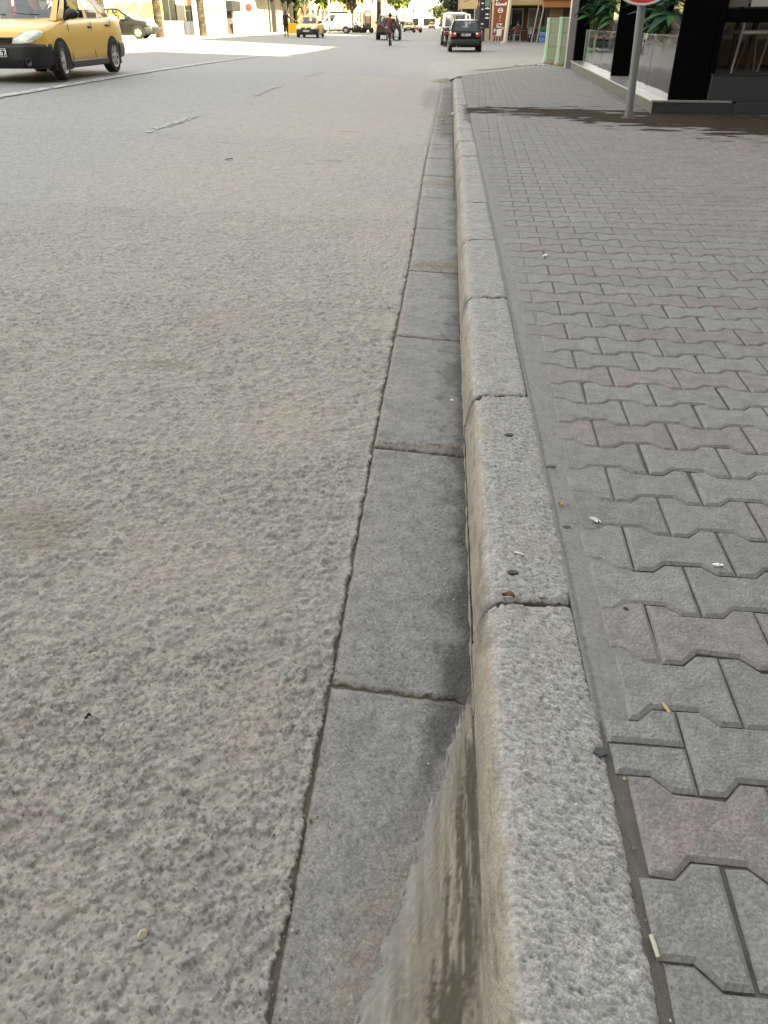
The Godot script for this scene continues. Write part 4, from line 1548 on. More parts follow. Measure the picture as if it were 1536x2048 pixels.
func taxi(label: String, at: Vector3, turn: float, near: bool, group := "") -> Node3D:
	var root := thing("taxi", label, "taxi", at, turn, group)
	var s := sedan_spec(M.yellow)
	s.steer = 0.12 if near else 0.0
	s.pillar = M.yellow
	if near:
		s.open = "left1"
		s.handles = [0.12, 1.02]
	car(root, s)
	var st: Array = s.st
	# grille with slats and the lozenge emblem in the middle
	var gr := MB.new()
	nose_patch(gr, st, [Vector2(-0.36, 0.575), Vector2(-0.38, 0.66), Vector2(0.38, 0.66), Vector2(0.36, 0.575)], true, 0.03, 0.5, false)
	part("grille", gr, M.plastic, root)
	for k in 3:
		var sl := MB.new()
		for sx in [-1.0, 1.0]:
			nose_patch(sl, st, [Vector2(sx * 0.08, 0.585 + 0.024 * k), Vector2(sx * 0.08, 0.595 + 0.024 * k), Vector2(sx * 0.36, 0.595 + 0.024 * k), Vector2(sx * 0.36, 0.585 + 0.024 * k)], true, 0.042, 0.5, false)
		part("grille_slat", sl, M.black, root)
	var em := MB.new()
	var z := hull_z(st, 0.0, 0.62, true) - 0.035
	var oz := [Vector2(0, 0.078), Vector2(0.052, 0), Vector2(0, -0.078), Vector2(-0.052, 0)]
	for k in 4:
		var a: Vector2 = oz[k]
		var c: Vector2 = oz[(k + 1) % 4]
		var ai := a * 0.5
		var ci := c * 0.5
		em.quad(Vector3(a.x, 0.615 + a.y, z - 0.03), Vector3(c.x, 0.615 + c.y, z - 0.03), Vector3(ci.x, 0.615 + ci.y, z - 0.045), Vector3(ai.x, 0.615 + ai.y, z - 0.045))
	part("emblem", em, M.chrome, root)
	plate(root, Vector3(0, 0.44, -2.165), 0.5, 0.13, PI, "172 8767" if near else "148 3052")
	var ig := MB.new()
	for k in 4:
		nose_patch(ig, st, [Vector2(-0.52, 0.235 + 0.03 * k), Vector2(-0.52, 0.25 + 0.03 * k), Vector2(0.52, 0.25 + 0.03 * k), Vector2(0.52, 0.235 + 0.03 * k)], true, 0.042, 0.0, false)
	part("air_intake", ig, M.black, root)
	for sx in [-1.0, 1.0]:
		var fg := MB.new()
		fg.lathe([Vector2(0.065, 0), Vector2(0.05, 0.012), Vector2(0.04, -0.01), Vector2(0.001, -0.012)], 14, Basis(Vector3.RIGHT, Vector3(0, 0, -1), Vector3.UP), Vector3(sx * 0.6, 0.3, outline_z(st, 0.6, true) - 0.035))
		part("fog_light", fg, M.black, root)
		var wp := MB.new()
		wp.tube([Vector3(sx * 0.3 - 0.2, 0.985, -1.2), Vector3(sx * 0.3 + 0.1, 1.0, -1.19), Vector3(sx * 0.3 + 0.32, 1.02, -1.15)], [0.012, 0.01, 0.006], 5)
		part("wiper", wp, M.black, root)
	var sg := MB.new()
	sg.rbox(Vector3(0, 1.53, 0.0), Vector3(0.42, 0.13, 0.16), 0.03)
	part("roof_sign", sg, M.whitepaint, root)
	if near:
		var dk := MB.new()
		dk.tube([Vector3(-0.42, 1.12, -0.62), Vector3(-0.5, 1.2, -0.62), Vector3(-0.34, 1.26, -0.64), Vector3(-0.22, 1.16, -0.62), Vector3(-0.3, 1.04, -0.6), Vector3(-0.42, 1.12, -0.62)], [0.014], 6, false)
		part("steering_wheel", dk, M.black, root)
		var pen := MB.new()
		pen.col = Color(0.5, 0.06, 0.05)
		pen.tri(Vector3(0.12, 0.98, -0.75), Vector3(0.17, 1.22, -0.6), Vector3(0.23, 0.98, -0.75))
		part("pennant", pen, M.plain, root)
	return root


func hatchback() -> Node3D:
	var root := thing("hatchback", "old black hatchback parked half on the pavement with its rear window facing us", "car", Vector3(0.79, -0.2, -48.2), 0.02)
	var st := [[-1.99, 0.62, 0.25, 0.55, 0.57], [-1.95, 0.72, 0.2, 0.68, 0.7], [-1.75, 0.8, 0.19, 0.8, 0.82], [-1.1, 0.83, 0.19, 0.87, 0.91], [-0.9, 0.83, 0.19, 0.89, 0.92], [0.8, 0.833, 0.19, 0.92, 0.93], [1.6, 0.825, 0.22, 0.92, 0.93], [1.85, 0.79, 0.26, 0.9, 0.92], [1.96, 0.755, 0.3, 0.86, 0.88], [1.99, 0.73, 0.34, 0.8, 0.84]]
	car(root, {"st": st, "paint": M.blackpaint, "bump": [0.5, 0.56], "axle": [-1.22, 1.25], "r": 0.285, "cab": [-0.98, -0.3, 1.5, 1.88, 0.76, 0.62, 0.9, 1.415], "cuts": [0.0, 0.06, 0.47, 0.52, 0.8, 0.83, 0.9, 1.0],
		"tail": [Vector2(0.5, 0.68), Vector2(0.5, 0.86), Vector2(0.745, 0.86), Vector2(0.75, 0.68)], "handles": [0.1, 1.0], "doors": [-0.7, 0.25], "lean_rear": 0.15, "pillar": M.blackpaint})
	for sx in [-1.0, 1.0]:
		var w := MB.new()
		nose_patch(w, st, [Vector2(sx * 0.51, 0.78), Vector2(sx * 0.51, 0.85), Vector2(sx * 0.6, 0.85), Vector2(sx * 0.6, 0.78)], false, 0.02, 0.15, false)
		part("reversing_light", w, M.lamp, root)
	plate(root, Vector3(0, 0.76, 2.015), 0.5, 0.12, 0.0, "91 4527")
	var ex := MB.new()
	ex.tube([Vector3(-0.45, 0.27, 1.6), Vector3(-0.45, 0.26, 2.02)], [0.03], 8)
	part("exhaust_pipe", ex, M.rim, root)
	var wp := MB.new()
	wp.tube([Vector3(0, 0.95, 1.96), Vector3(0.35, 0.99, 1.93)], [0.012, 0.006], 5)
	part("wiper", wp, M.black, root)
	return root


func suv() -> Node3D:
	var root := thing("suv", "dark brown off-road car driving away in the middle of the road", "car", Vector3(-4.85, -0.06, -72.6), 0.03)
	var st := [[-2.3, 0.7, 0.4, 0.75, 0.8], [-2.2, 0.82, 0.34, 0.9, 0.95], [-1.9, 0.92, 0.32, 1.02, 1.08], [-1.1, 0.95, 0.32, 1.08, 1.13], [1.6, 0.95, 0.32, 1.1, 1.12], [2.05, 0.93, 0.38, 1.1, 1.12], [2.22, 0.88, 0.42, 1.05, 1.1], [2.3, 0.8, 0.46, 0.98, 1.02]]
	car(root, {"st": st, "paint": M.brownpaint, "bump": [0.68, 0.66], "axle": [-1.4, 1.35], "r": 0.38, "cab": [-1.15, -0.4, 1.75, 2.15, 0.86, 0.7, 1.05, 1.66], "cuts": [0.0, 0.06, 0.36, 0.4, 0.7, 0.74, 0.95, 1.0],
		"tail": [Vector2(0.6, 0.78), Vector2(0.55, 1.04), Vector2(0.86, 1.06), Vector2(0.86, 0.8)], "handles": [0.2, 1.15], "lean_rear": 0.12, "red": M.darklamp})
	plate(root, Vector3(0, 0.86, 2.315), 0.5, 0.12, 0.0, "204 7719")
	var b := MB.new()
	nose_patch(b, st, [Vector2(-0.5, 0.93), Vector2(-0.45, 0.98), Vector2(0.45, 0.98), Vector2(0.5, 0.93)], false, 0.02, 0.0, false)
	part("trim_bar", b, M.chrome, root)
	for sx in [-1.0, 1.0]:
		var r := MB.new()
		r.tube([Vector3(sx * 0.62, 1.68, -0.3), Vector3(sx * 0.63, 1.73, 0.0), Vector3(sx * 0.63, 1.73, 1.4), Vector3(sx * 0.62, 1.68, 1.6)], [0.02], 6)
		part("roof_rail", r, M.rim, root)
	return root


func van(label: String, at: Vector3, turn: float, group := "") -> Node3D:
	var root := thing("van", label, "van", at, turn, group)
	var st := [[-2.1, 0.6, 0.3, 0.6, 0.64], [-2.05, 0.72, 0.26, 0.76, 0.8], [-1.8, 0.83, 0.22, 0.92, 0.97], [-1.2, 0.87, 0.22, 1.02, 1.07], [-0.8, 0.88, 0.22, 1.06, 1.08], [1.7, 0.88, 0.24, 1.08, 1.1], [2.0, 0.86, 0.3, 1.06, 1.08], [2.1, 0.82, 0.36, 1.02, 1.05]]
	car(root, {"st": st, "paint": M.whitepaint, "bump": [0.55, 0.55], "axle": [-1.3, 1.35], "r": 0.3, "cab": [-1.35, -0.55, 2.0, 2.07, 0.82, 0.74, 1.03, 1.86], "cuts": [0.0, 0.05, 0.36, 1.0], "tail": [Vector2(0.7, 0.7), Vector2(0.7, 1.0), Vector2(0.84, 1.0), Vector2(0.84, 0.7)],
		"lamp": [Vector2(0.5, 0.62), Vector2(0.52, 0.78), Vector2(0.76, 0.86), Vector2(0.76, 0.68)], "handles": [0.1], "doors": [-1.0, 0.2]})
	return root


func motorbike(called: String, label: String, at: Vector3, turn: float, tint: Color, group := "") -> Node3D:
	# a small moped: open frame, leg shields, carrier and top case
	var root := thing(called, label, "motorcycle", at, turn, group)
	wheel(root, Vector3(0, 0.29, -0.6), 0.29, 0.08, 1.0, 0.0, 12)
	wheel(root, Vector3(0, 0.29, 0.6), 0.29, 0.08, 1.0, 0.0, 12)
	var b := MB.new()
	b.col = tint
	b.tube([Vector3(0, 0.95, -0.4), Vector3(0, 0.6, -0.3), Vector3(0, 0.42, 0.0), Vector3(0, 0.5, 0.35), Vector3(0, 0.68, 0.62)], [0.06, 0.07, 0.09, 0.11, 0.06], 8)
	b.tube([Vector3(0, 0.42, 0.05), Vector3(0, 0.6, 0.02), Vector3(0, 0.72, 0.1)], [0.09, 0.1, 0.08], 8)
	part("frame", b, M.plain, root)
	var f := MB.new()
	for sx in [-1.0, 1.0]:
		f.tube([Vector3(sx * 0.06, 0.29, -0.6), Vector3(sx * 0.07, 0.92, -0.42)], [0.025], 6)
		f.tube([Vector3(sx * 0.07, 0.29, 0.6), Vector3(sx * 0.1, 0.6, 0.5)], [0.03], 6)
	part("fork", f, M.rim, root)
	var h := MB.new()
	h.tube([Vector3(-0.34, 1.0, -0.22), Vector3(-0.2, 1.04, -0.36), Vector3(0, 1.0, -0.42), Vector3(0.2, 1.04, -0.36), Vector3(0.34, 1.0, -0.22)], [0.018], 6)
	part("handlebar", h, M.black, root)
	var s := MB.new()
	s.rbox(Vector3(0, 0.78, 0.3), Vector3(0.26, 0.1, 0.62), 0.04)
	part("saddle", s, M.black, root)
	var sh := MB.new()
	sh.col = tint
	for sx in [-1.0, 1.0]:
		sh.rbox(Vector3(sx * 0.17, 0.62, -0.28), Vector3(0.14, 0.46, 0.03), 0.012, Basis(Vector3.UP, sx * 0.4))
	part("leg_shield", sh, M.plain, root)
	var t := MB.new()
	t.rbox(Vector3(0, 0.7, 0.72), Vector3(0.2, 0.1, 0.06), 0.02)
	part("tail_light", t, M.redlamp, root)
	var m := MB.new()
	m.tube([Vector3(0.14, 0.3, 0.0), Vector3(0.16, 0.28, 0.4), Vector3(0.16, 0.32, 0.85)], [0.03, 0.045, 0.04], 8)
	part("exhaust", m, M.rim, root)
	var g := MB.new()
	g.rbox(Vector3(0, 0.55, 0.86), Vector3(0.17, 0.32, 0.02), 0.008, Basis(Vector3.RIGHT, 0.3))
	part("mudguard", g, M.black, root)
	return root


# ---------------------------------------------------------------- people
func person_mesh(bones: Array, cell: float) -> ArrayMesh:
	# bones: [a, b, ra, rb, colour]; tapered capsules joined by a smooth minimum and meshed as surface nets
	var lo := Vector3.ONE * 1e9
	var hi := -lo
	for b in bones:
		var r := maxf(b[2], b[3]) + 0.06
		for p in [b[0], b[1]]:
			lo = lo.min(p - Vector3.ONE * r)
			hi = hi.max(p + Vector3.ONE * r)
	var nx := int((hi.x - lo.x) / cell) + 2
	var ny := int((hi.y - lo.y) / cell) + 2
	var nzz := int((hi.z - lo.z) / cell) + 2
	var f := PackedFloat32Array()
	f.resize(nx * ny * nzz)
	f.fill(1.0)
	var kk := 0.025
	for b in bones:
		var pa: Vector3 = b[0]
		var ba: Vector3 = b[1] - b[0]
		var ra: float = b[2]
		var rb: float = b[3]
		var m := maxf(ra, rb) + 0.07
		var l := (b[0] as Vector3).min(b[1]) - Vector3.ONE * m - lo
		var h := (b[0] as Vector3).max(b[1]) + Vector3.ONE * m - lo
		var bb := maxf(ba.dot(ba), 1e-9)
		for z in range(maxi(0, int(l.z / cell)), mini(nzz - 1, int(h.z / cell) + 1) + 1):
			for y in range(maxi(0, int(l.y / cell)), mini(ny - 1, int(h.y / cell) + 1) + 1):
				for x in range(maxi(0, int(l.x / cell)), mini(nx - 1, int(h.x / cell) + 1) + 1):
					var p := lo + Vector3(x, y, z) * cell - pa
					var t := clampf(p.dot(ba) / bb, 0, 1)
					var d := (p - ba * t).length() - lerpf(ra, rb, t)
					var i := (z * ny + y) * nx + x
					var o := f[i]
					var q := clampf(0.5 + 0.5 * (o - d) / kk, 0, 1)
					f[i] = lerpf(o, d, q) - kk * q * (1.0 - q)
	var mb := MB.new()
	var at := {}
	for z in nzz - 1:
		for y in ny - 1:
			for x in nx - 1:
				var i := (z * ny + y) * nx + x
				var s := 0
				var sum := Vector3.ZERO
				var cnt := 0
				var c := [f[i], f[i + 1], f[i + nx], f[i + nx + 1], f[i + nx * ny], f[i + nx * ny + 1], f[i + nx * ny + nx], f[i + nx * ny + nx + 1]]
				for k in 8:
					if c[k] < 0:
						s += 1
				if s == 0 or s == 8:
					continue
				for e in [[0, 1], [2, 3], [4, 5], [6, 7], [0, 2], [1, 3], [4, 6], [5, 7], [0, 4], [1, 5], [2, 6], [3, 7]]:
					var a: float = c[e[0]]
					var b: float = c[e[1]]
					if (a < 0) != (b < 0):
						var t := a / (a - b)
						sum += Vector3(e[0] & 1, (e[0] >> 1) & 1, e[0] >> 2).lerp(Vector3(e[1] & 1, (e[1] >> 1) & 1, e[1] >> 2), t)
						cnt += 1
				var p := lo + (Vector3(x, y, z) + sum / cnt) * cell
				var best := 1e9
				for b in bones:
					var ba: Vector3 = b[1] - b[0]
					var t := clampf((p - b[0]).dot(ba) / maxf(ba.dot(ba), 1e-9), 0, 1)
					var d: float = (p - b[0] - ba * t).length() - lerpf(b[2], b[3], t)
					if d < best:
						best = d
						mb.col = b[4]
				at[i] = mb.pt(p)
	for z in range(1, nzz - 1):
		for y in range(1, ny - 1):
			for x in range(1, nx - 1):
				var i := (z * ny + y) * nx + x
				var ax := [1, nx, nx * ny]
				for k in 3:
					if (f[i] < 0) == (f[i + ax[k]] < 0):
						continue
					var u: int = ax[(k + 1) % 3]
					var w: int = ax[(k + 2) % 3]
					var q := [i, i - u, i - u - w, i - w]
					if not (at.has(q[0]) and at.has(q[1]) and at.has(q[2]) and at.has(q[3])):
						continue
					if f[i] < 0:
						q.reverse()
					mb.t(at[q[0]], at[q[1]], at[q[2]])
					mb.t(at[q[0]], at[q[2]], at[q[3]])
	return mb.mesh(M.plain)


func body(pose: Dictionary, looks: Dictionary) -> Array:
	# a figure of 1.74 m facing -z, described by its joints
	var j := {"hip": Vector3(0, 0.93, 0), "chest": Vector3(0, 1.28, 0), "neck": Vector3(0, 1.46, 0.01), "head": Vector3(0, 1.6, -0.01)}
	for s in [["l", -1.0], ["r", 1.0]]:
		j["hip" + s[0]] = Vector3(0.09 * s[1], 0.9, 0)
		j["knee" + s[0]] = Vector3(0.1 * s[1], 0.5, -0.01)
		j["foot" + s[0]] = Vector3(0.11 * s[1], 0.08, 0.02)
		j["toe" + s[0]] = Vector3(0.12 * s[1], 0.04, -0.15)
		j["sho" + s[0]] = Vector3(0.185 * s[1], 1.4, 0.01)
		j["elb" + s[0]] = Vector3(0.24 * s[1], 1.12, 0.03)
		j["han" + s[0]] = Vector3(0.26 * s[1], 0.87, -0.02)
	j.merge(pose, true)
	var top: Color = looks.top
	var leg: Color = looks.leg
	var skin: Color = looks.get("skin", Color(0.28, 0.16, 0.09))
	var hair: Color = looks.get("hair", Color(0.015, 0.012, 0.01))
	var up: Vector3 = (j.head - j.neck).normalized()
	var face: Vector3 = looks.get("face", Vector3(0, 0, -1))
	var ear := up.cross(face).normalized()
	var b := [[j.hip, j.chest, 0.145, 0.16, top], [j.chest, j.neck - Vector3(0, 0.06, 0), 0.155, 0.09, top], [j.shol, j.shor, 0.075, 0.075, top], [j.hipl, j.hipr, 0.11, 0.11, leg], [j.neck - up * 0.05, j.head, 0.055, 0.055, skin],
		[j.head - up * 0.02, j.head + up * 0.05, 0.082, 0.092, skin], [j.head + up * 0.05 - face * 0.02, j.head + up * 0.075 - face * 0.01, 0.098, 0.092, hair], [j.head - face * 0.035, j.head + up * 0.05 - face * 0.03, 0.075, 0.08, hair],
		[j.head + face * 0.085 + up * 0.01, j.head + face * 0.1 - up * 0.01, 0.012, 0.016, skin], [j.head + ear * 0.088, j.head + ear * 0.092 + up * 0.02, 0.014, 0.016, skin], [j.head - ear * 0.088, j.head - ear * 0.092 + up * 0.02, 0.014, 0.016, skin]]
	for s in ["l", "r"]:
		b.append([j["hip" + s], j["knee" + s], 0.1, 0.066, leg])
		b.append([j["knee" + s], j["foot" + s], 0.062, 0.044, looks.get("shin", leg)])
		b.append([j["foot" + s], j["toe" + s], 0.045, 0.036, looks.get("shoe", Color(0.02, 0.02, 0.02))])
		b.append([j["sho" + s], (j["sho" + s] as Vector3).lerp(j["elb" + s], 0.6), 0.06, 0.05, top])
		b.append([(j["sho" + s] as Vector3).lerp(j["elb" + s], 0.6), j["elb" + s], 0.044, 0.04, looks.get("sleeve", skin)])
		b.append([j["elb" + s], j["han" + s], 0.04, 0.03, looks.get("sleeve", skin)])
		var d: Vector3 = (j["han" + s] - j["elb" + s]).normalized()
		b.append([j["han" + s], j["han" + s] + d * 0.07, 0.032, 0.034, skin])
		var q := d.cross(Vector3(0.3, 0.2, 1)).normalized()
		for k in 4:
			var root: Vector3 = j["han" + s] + d * 0.075 + q * (0.02 * (k - 1.5))
			b.append([root, root + d * [0.06, 0.075, 0.07, 0.05][k] + q.cross(d) * 0.015, 0.0105, 0.009, skin])
		b.append([j["han" + s] + d * 0.02 - q * 0.03, j["han" + s] + d * 0.07 - q * 0.055, 0.012, 0.01, skin])
	return b


func human(label: String, at: Vector3, turn: float, pose: Dictionary, looks: Dictionary, cell := 0.02, group := "") -> MeshInstance3D:
	var o := put("person", person_mesh(body(pose, looks), cell))
	o.position = at
	o.rotation.y = turn
	tag(o, label, "person", group)
	return o


func seated() -> Dictionary:
	return {"hip": Vector3(0, 0.55, 0), "chest": Vector3(0, 0.9, 0.03), "neck": Vector3(0, 1.08, 0.02), "head": Vector3(0, 1.22, -0.02), "hipl": Vector3(-0.09, 0.53, 0), "hipr": Vector3(0.09, 0.53, 0), "kneel": Vector3(-0.12, 0.52, -0.42), "kneer": Vector3(0.12, 0.52, -0.42), "footl": Vector3(-0.12, 0.09, -0.4), "footr": Vector3(0.13, 0.09, -0.46), "toel": Vector3(-0.13, 0.05, -0.56), "toer": Vector3(0.14, 0.05, -0.62),
		"shol": Vector3(-0.185, 1.02, 0.02), "shor": Vector3(0.185, 1.02, 0.02), "elbl": Vector3(-0.25, 0.76, -0.02), "elbr": Vector3(0.25, 0.76, -0.04), "hanl": Vector3(-0.16, 0.72, -0.27), "hanr": Vector3(0.14, 0.78, -0.28)}


# ---------------------------------------------------------------- plants
func blade(b: MB, at: Vector3, d: Vector3, side: Vector3, l: float, w: float, bend: float, n := 3) -> void:
	var first := b.v.size()
	var up := side.cross(d).normalized()
	for k in n + 1:
		var t := float(k) / n
		var p := at + d * l * t - Vector3.UP * bend * t * t * l + up * 0.0
		var ww := w * sin(PI * clampf(0.12 + 0.86 * t, 0, 1)) * 0.5 + 0.0005
		b.pt(p - side * ww + up * ww * 0.25)
		b.pt(p)
		b.pt(p + side * ww + up * ww * 0.25)
	for k in n:
		for e in 2:
			var a := first + k * 3 + e
			b.t(a, a + 3, a + 1)
			b.t(a + 1, a + 3, a + 4)


func tree(called: String, label: String, at: Vector3, h: float, r: float, trunk: float, tone: Color, n: int, group := "", clear := 0.35) -> Node3D:
	var root := thing(called, label, "tree", at, 0.0, group)
	var b := MB.new()
	b.col = Color(0.14, 0.1, 0.07)
	var lean := Vector3(rng.randf_range(-0.2, 0.2), 0, rng.randf_range(-0.2, 0.2))
	b.tube([Vector3(0, -0.1, 0), Vector3(0, h * 0.2, 0) + lean * 0.3, Vector3(0, h * 0.5, 0) + lean, Vector3(0, h * 0.8, 0) + lean * 1.4], [trunk * 1.25, trunk, trunk * 0.7, trunk * 0.25], 9)
	var clumps := []
	for k in 15:
		var a := rng.randf() * TAU
		var e := rng.randf_range(-0.5, 1.0)
		var p := Vector3(cos(a) * r * rng.randf_range(0.35, 0.85) * sqrt(1 - e * e * 0.7), h * (clear + (1 - clear) * (0.45 + 0.4 * e)), sin(a) * r * rng.randf_range(0.35, 0.85) * sqrt(1 - e * e * 0.7))
		clumps.append([p, r * rng.randf_range(0.28, 0.46)])
		b.tube([Vector3(0, h * clear * 0.9, 0) + lean * 0.7, p.lerp(Vector3(0, h * clear, 0), 0.5) + Vector3(0, 0.1, 0), p], [trunk * 0.4, trunk * 0.25, trunk * 0.08], 5, false)
	part("trunk", b, M.bark, root)
	var l := MB.new()
	for k in n:
		var c: Array = clumps[rng.randi() % clumps.size()]
		var d := Vector3(rng.randfn(), rng.randfn() * 0.8, rng.randfn()).normalized()
		var p: Vector3 = c[0] + d * c[1] * pow(rng.randf(), 0.4)
		var q := Vector3(rng.randfn(), rng.randfn() - 0.3, rng.randfn()).normalized()
		l.col = tone * rng.randf_range(0.65, 1.4)
		l.col.a = 1
		var sd := q.cross(Vector3(rng.randfn(), rng.randfn(), rng.randfn())).normalized()
		blade(l, p, q, sd, r * 0.17, r * 0.1, 0.2, 2)
	part("crown", l, M.leaf, root)
	return root


func palm(label: String, at: Vector3, h: float, r: float, fronds: int, group := "") -> Node3D:
	var root := thing("palm_tree", label, "palm tree", at, rng.randf() * TAU, group)
	var b := MB.new()
	# trunk of overlapping leaf bases
	var n := int(h / 0.13)
	for k in n:
		var y := h * k / n
		var rr := r * (1.0 - 0.18 * y / h)
		b.col = Color(0.2, 0.15, 0.11) * (0.8 + 0.45 * rng.randf())
		for e in 10:
			var a := TAU * (e + 0.5 * (k % 2) + 0.15 * rng.randf()) / 10.0
			b.col = Color(0.085, 0.06, 0.045) * rng.randf_range(0.45, 1.5)
			b.rbox(Vector3(cos(a) * rr * 0.78, y, sin(a) * rr * 0.78), Vector3(rr * 0.62, 0.19 + 0.08 * rng.randf(), rr * 0.4), 0.02, Basis(Vector3.UP, -a + PI / 2) * Basis(Vector3.RIGHT, -0.25) * Basis(Vector3(0, 0, 1), rng.randf_range(-0.3, 0.3)))
	b.tube([Vector3(0, -0.1, 0), Vector3(0, h + 0.3, 0)], [r * 0.75, r * 0.6], 9)
	part("trunk", b, M.bark, root)
	var l := MB.new()
	for k in fronds:
		var a := TAU * k / fronds + rng.randf_range(-0.2, 0.2)
		var out := Vector3(cos(a), 0, sin(a))
		var rise := rng.randf_range(-0.5, 0.9)
		var len_ := rng.randf_range(2.0, 2.7)
		var p := Vector3(0, h + 0.1, 0)
		var side := Vector3(-sin(a), 0, cos(a))
		var v := (out + Vector3.UP * rise).normalized()
		for q in 16:
			var t := q / 16.0
			var np := p + v * len_ / 16.0
			l.col = Color(0.12, 0.13, 0.04)
			l.quad(p - side * 0.02, np - side * 0.018, np + side * 0.018, p + side * 0.02)
			l.col = Color(0.085, 0.11, 0.03) * rng.randf_range(0.7, 1.35)
			if q > 2:
				for s in [-1.0, 1.0]:
					for w in 2:
						blade(l, p.lerp(np, w * 0.5), (side * s + v * 0.7 - Vector3.UP * 0.25).normalized(), v, 0.5 * (1.0 - 0.55 * t), 0.035, 0.25, 2)
			p = np
			v = (v - Vector3.UP * 0.13).normalized()
	part("crown", l, M.leaf, root)
	return root


func planter_plant(label: String, at: Vector3, span: float, turn: float) -> Node3D:
	# broad dark leaves in whorls on short stems; every large leaf is a piece of its own
	var root := thing("potted_plant", label, "plant", at, turn)
	var kinds := []
	for k in 8:
		var b := MB.new()
		b.col = [Color(0.014, 0.044, 0.013), Color(0.01, 0.034, 0.016), Color(0.022, 0.065, 0.014), Color(0.012, 0.036, 0.015), Color(0.018, 0.052, 0.018), Color(0.01, 0.028, 0.015), Color(0.03, 0.08, 0.014), Color(0.014, 0.04, 0.015)][k]
		b.col = b.col * 1.45
		blade(b, Vector3.ZERO, Vector3(0, 0.25, -1).normalized(), Vector3.RIGHT, 0.3 + 0.03 * (k % 4), 0.1 + 0.014 * (k % 3), 0.35 + 0.12 * (k % 3), 5)
		kinds.append(b.mesh(M.leaf))
	var stems := MB.new()
	stems.col = Color(0.12, 0.11, 0.05)
	var count := int(span / (0.28 if span < 3.0 else 0.45))
	for k in count:
		var x := (k + 0.5) / count * span
		for q in 3:
			var base := Vector3(0.08 + 0.13 * q + rng.randf_range(-0.05, 0.05), 0, -x + rng.randf_range(-0.08, 0.08))
			var top := base + Vector3(rng.randf_range(-0.12, 0.08), rng.randf_range(0.2, 0.95), rng.randf_range(-0.12, 0.12))
			stems.tube([base - Vector3(0, 0.06, 0), base.lerp(top, 0.5) + Vector3(0.02, 0, 0), top], [0.014, 0.012, 0.008], 6)
			for w in (13 if span < 3.0 else 9):
				var a := w * 2.4 + k + q
				var t := 1.0 - 0.07 * w
				var bs := Basis(Vector3.UP, a) * Basis(Vector3.RIGHT, rng.randf_range(-0.35, 0.75)) * Basis(Vector3(0, 0, 1), rng.randf_range(-0.4, 0.4))
				put("leaf", kinds[rng.randi() % 8], root, Transform3D(bs.scaled(Vector3.ONE * rng.randf_range(0.9, 1.4)), base.lerp(top, maxf(t, 0.5))))
	part("stem", stems, M.bark, root)
	return root


func bush(label: String, at: Vector3, r: float, h: float, tone: Color) -> Node3D:
	var root := thing("shrub", label, "shrub", at)
	var s := MB.new()
	s.col = Color(0.15, 0.11, 0.07)
	var l := MB.new()
	for k in 14:
		var a := rng.randf() * TAU
		var tip := Vector3(cos(a) * r * rng.randf_range(0.3, 0.9), h * rng.randf_range(0.5, 1.0), sin(a) * r * rng.randf_range(0.3, 0.9))
		s.tube([Vector3(0, -0.05, 0), tip * 0.5 + Vector3(0, 0.1, 0), tip], [0.03, 0.018, 0.006], 5)
		for q in 60:
			l.col = tone * rng.randf_range(0.6, 1.4)
			var d := Vector3(rng.randfn(), rng.randfn(), rng.randfn()).normalized()
			blade(l, tip * rng.randf_range(0.35, 1.05) + d * 0.12, d, d.cross(Vector3(rng.randfn(), rng.randfn(), 1)).normalized(), 0.13, 0.07, 0.2, 2)
	part("stem", s, M.bark, root)
	part("foliage", l, M.leaf, root)
	return root


# ---------------------------------------------------------------- buildings
func slab_box(parent: Node, called: String, m: Material, lo: Vector3, hi: Vector3, bevel := 0.0, tint := Color.WHITE) -> MeshInstance3D:
	var b := MB.new()
	b.col = tint
	if bevel > 0.0:
		b.rbox((lo + hi) / 2, hi - lo, bevel)
	else:
		b.box((lo + hi) / 2, hi - lo)
	return part(called, b, m, parent)


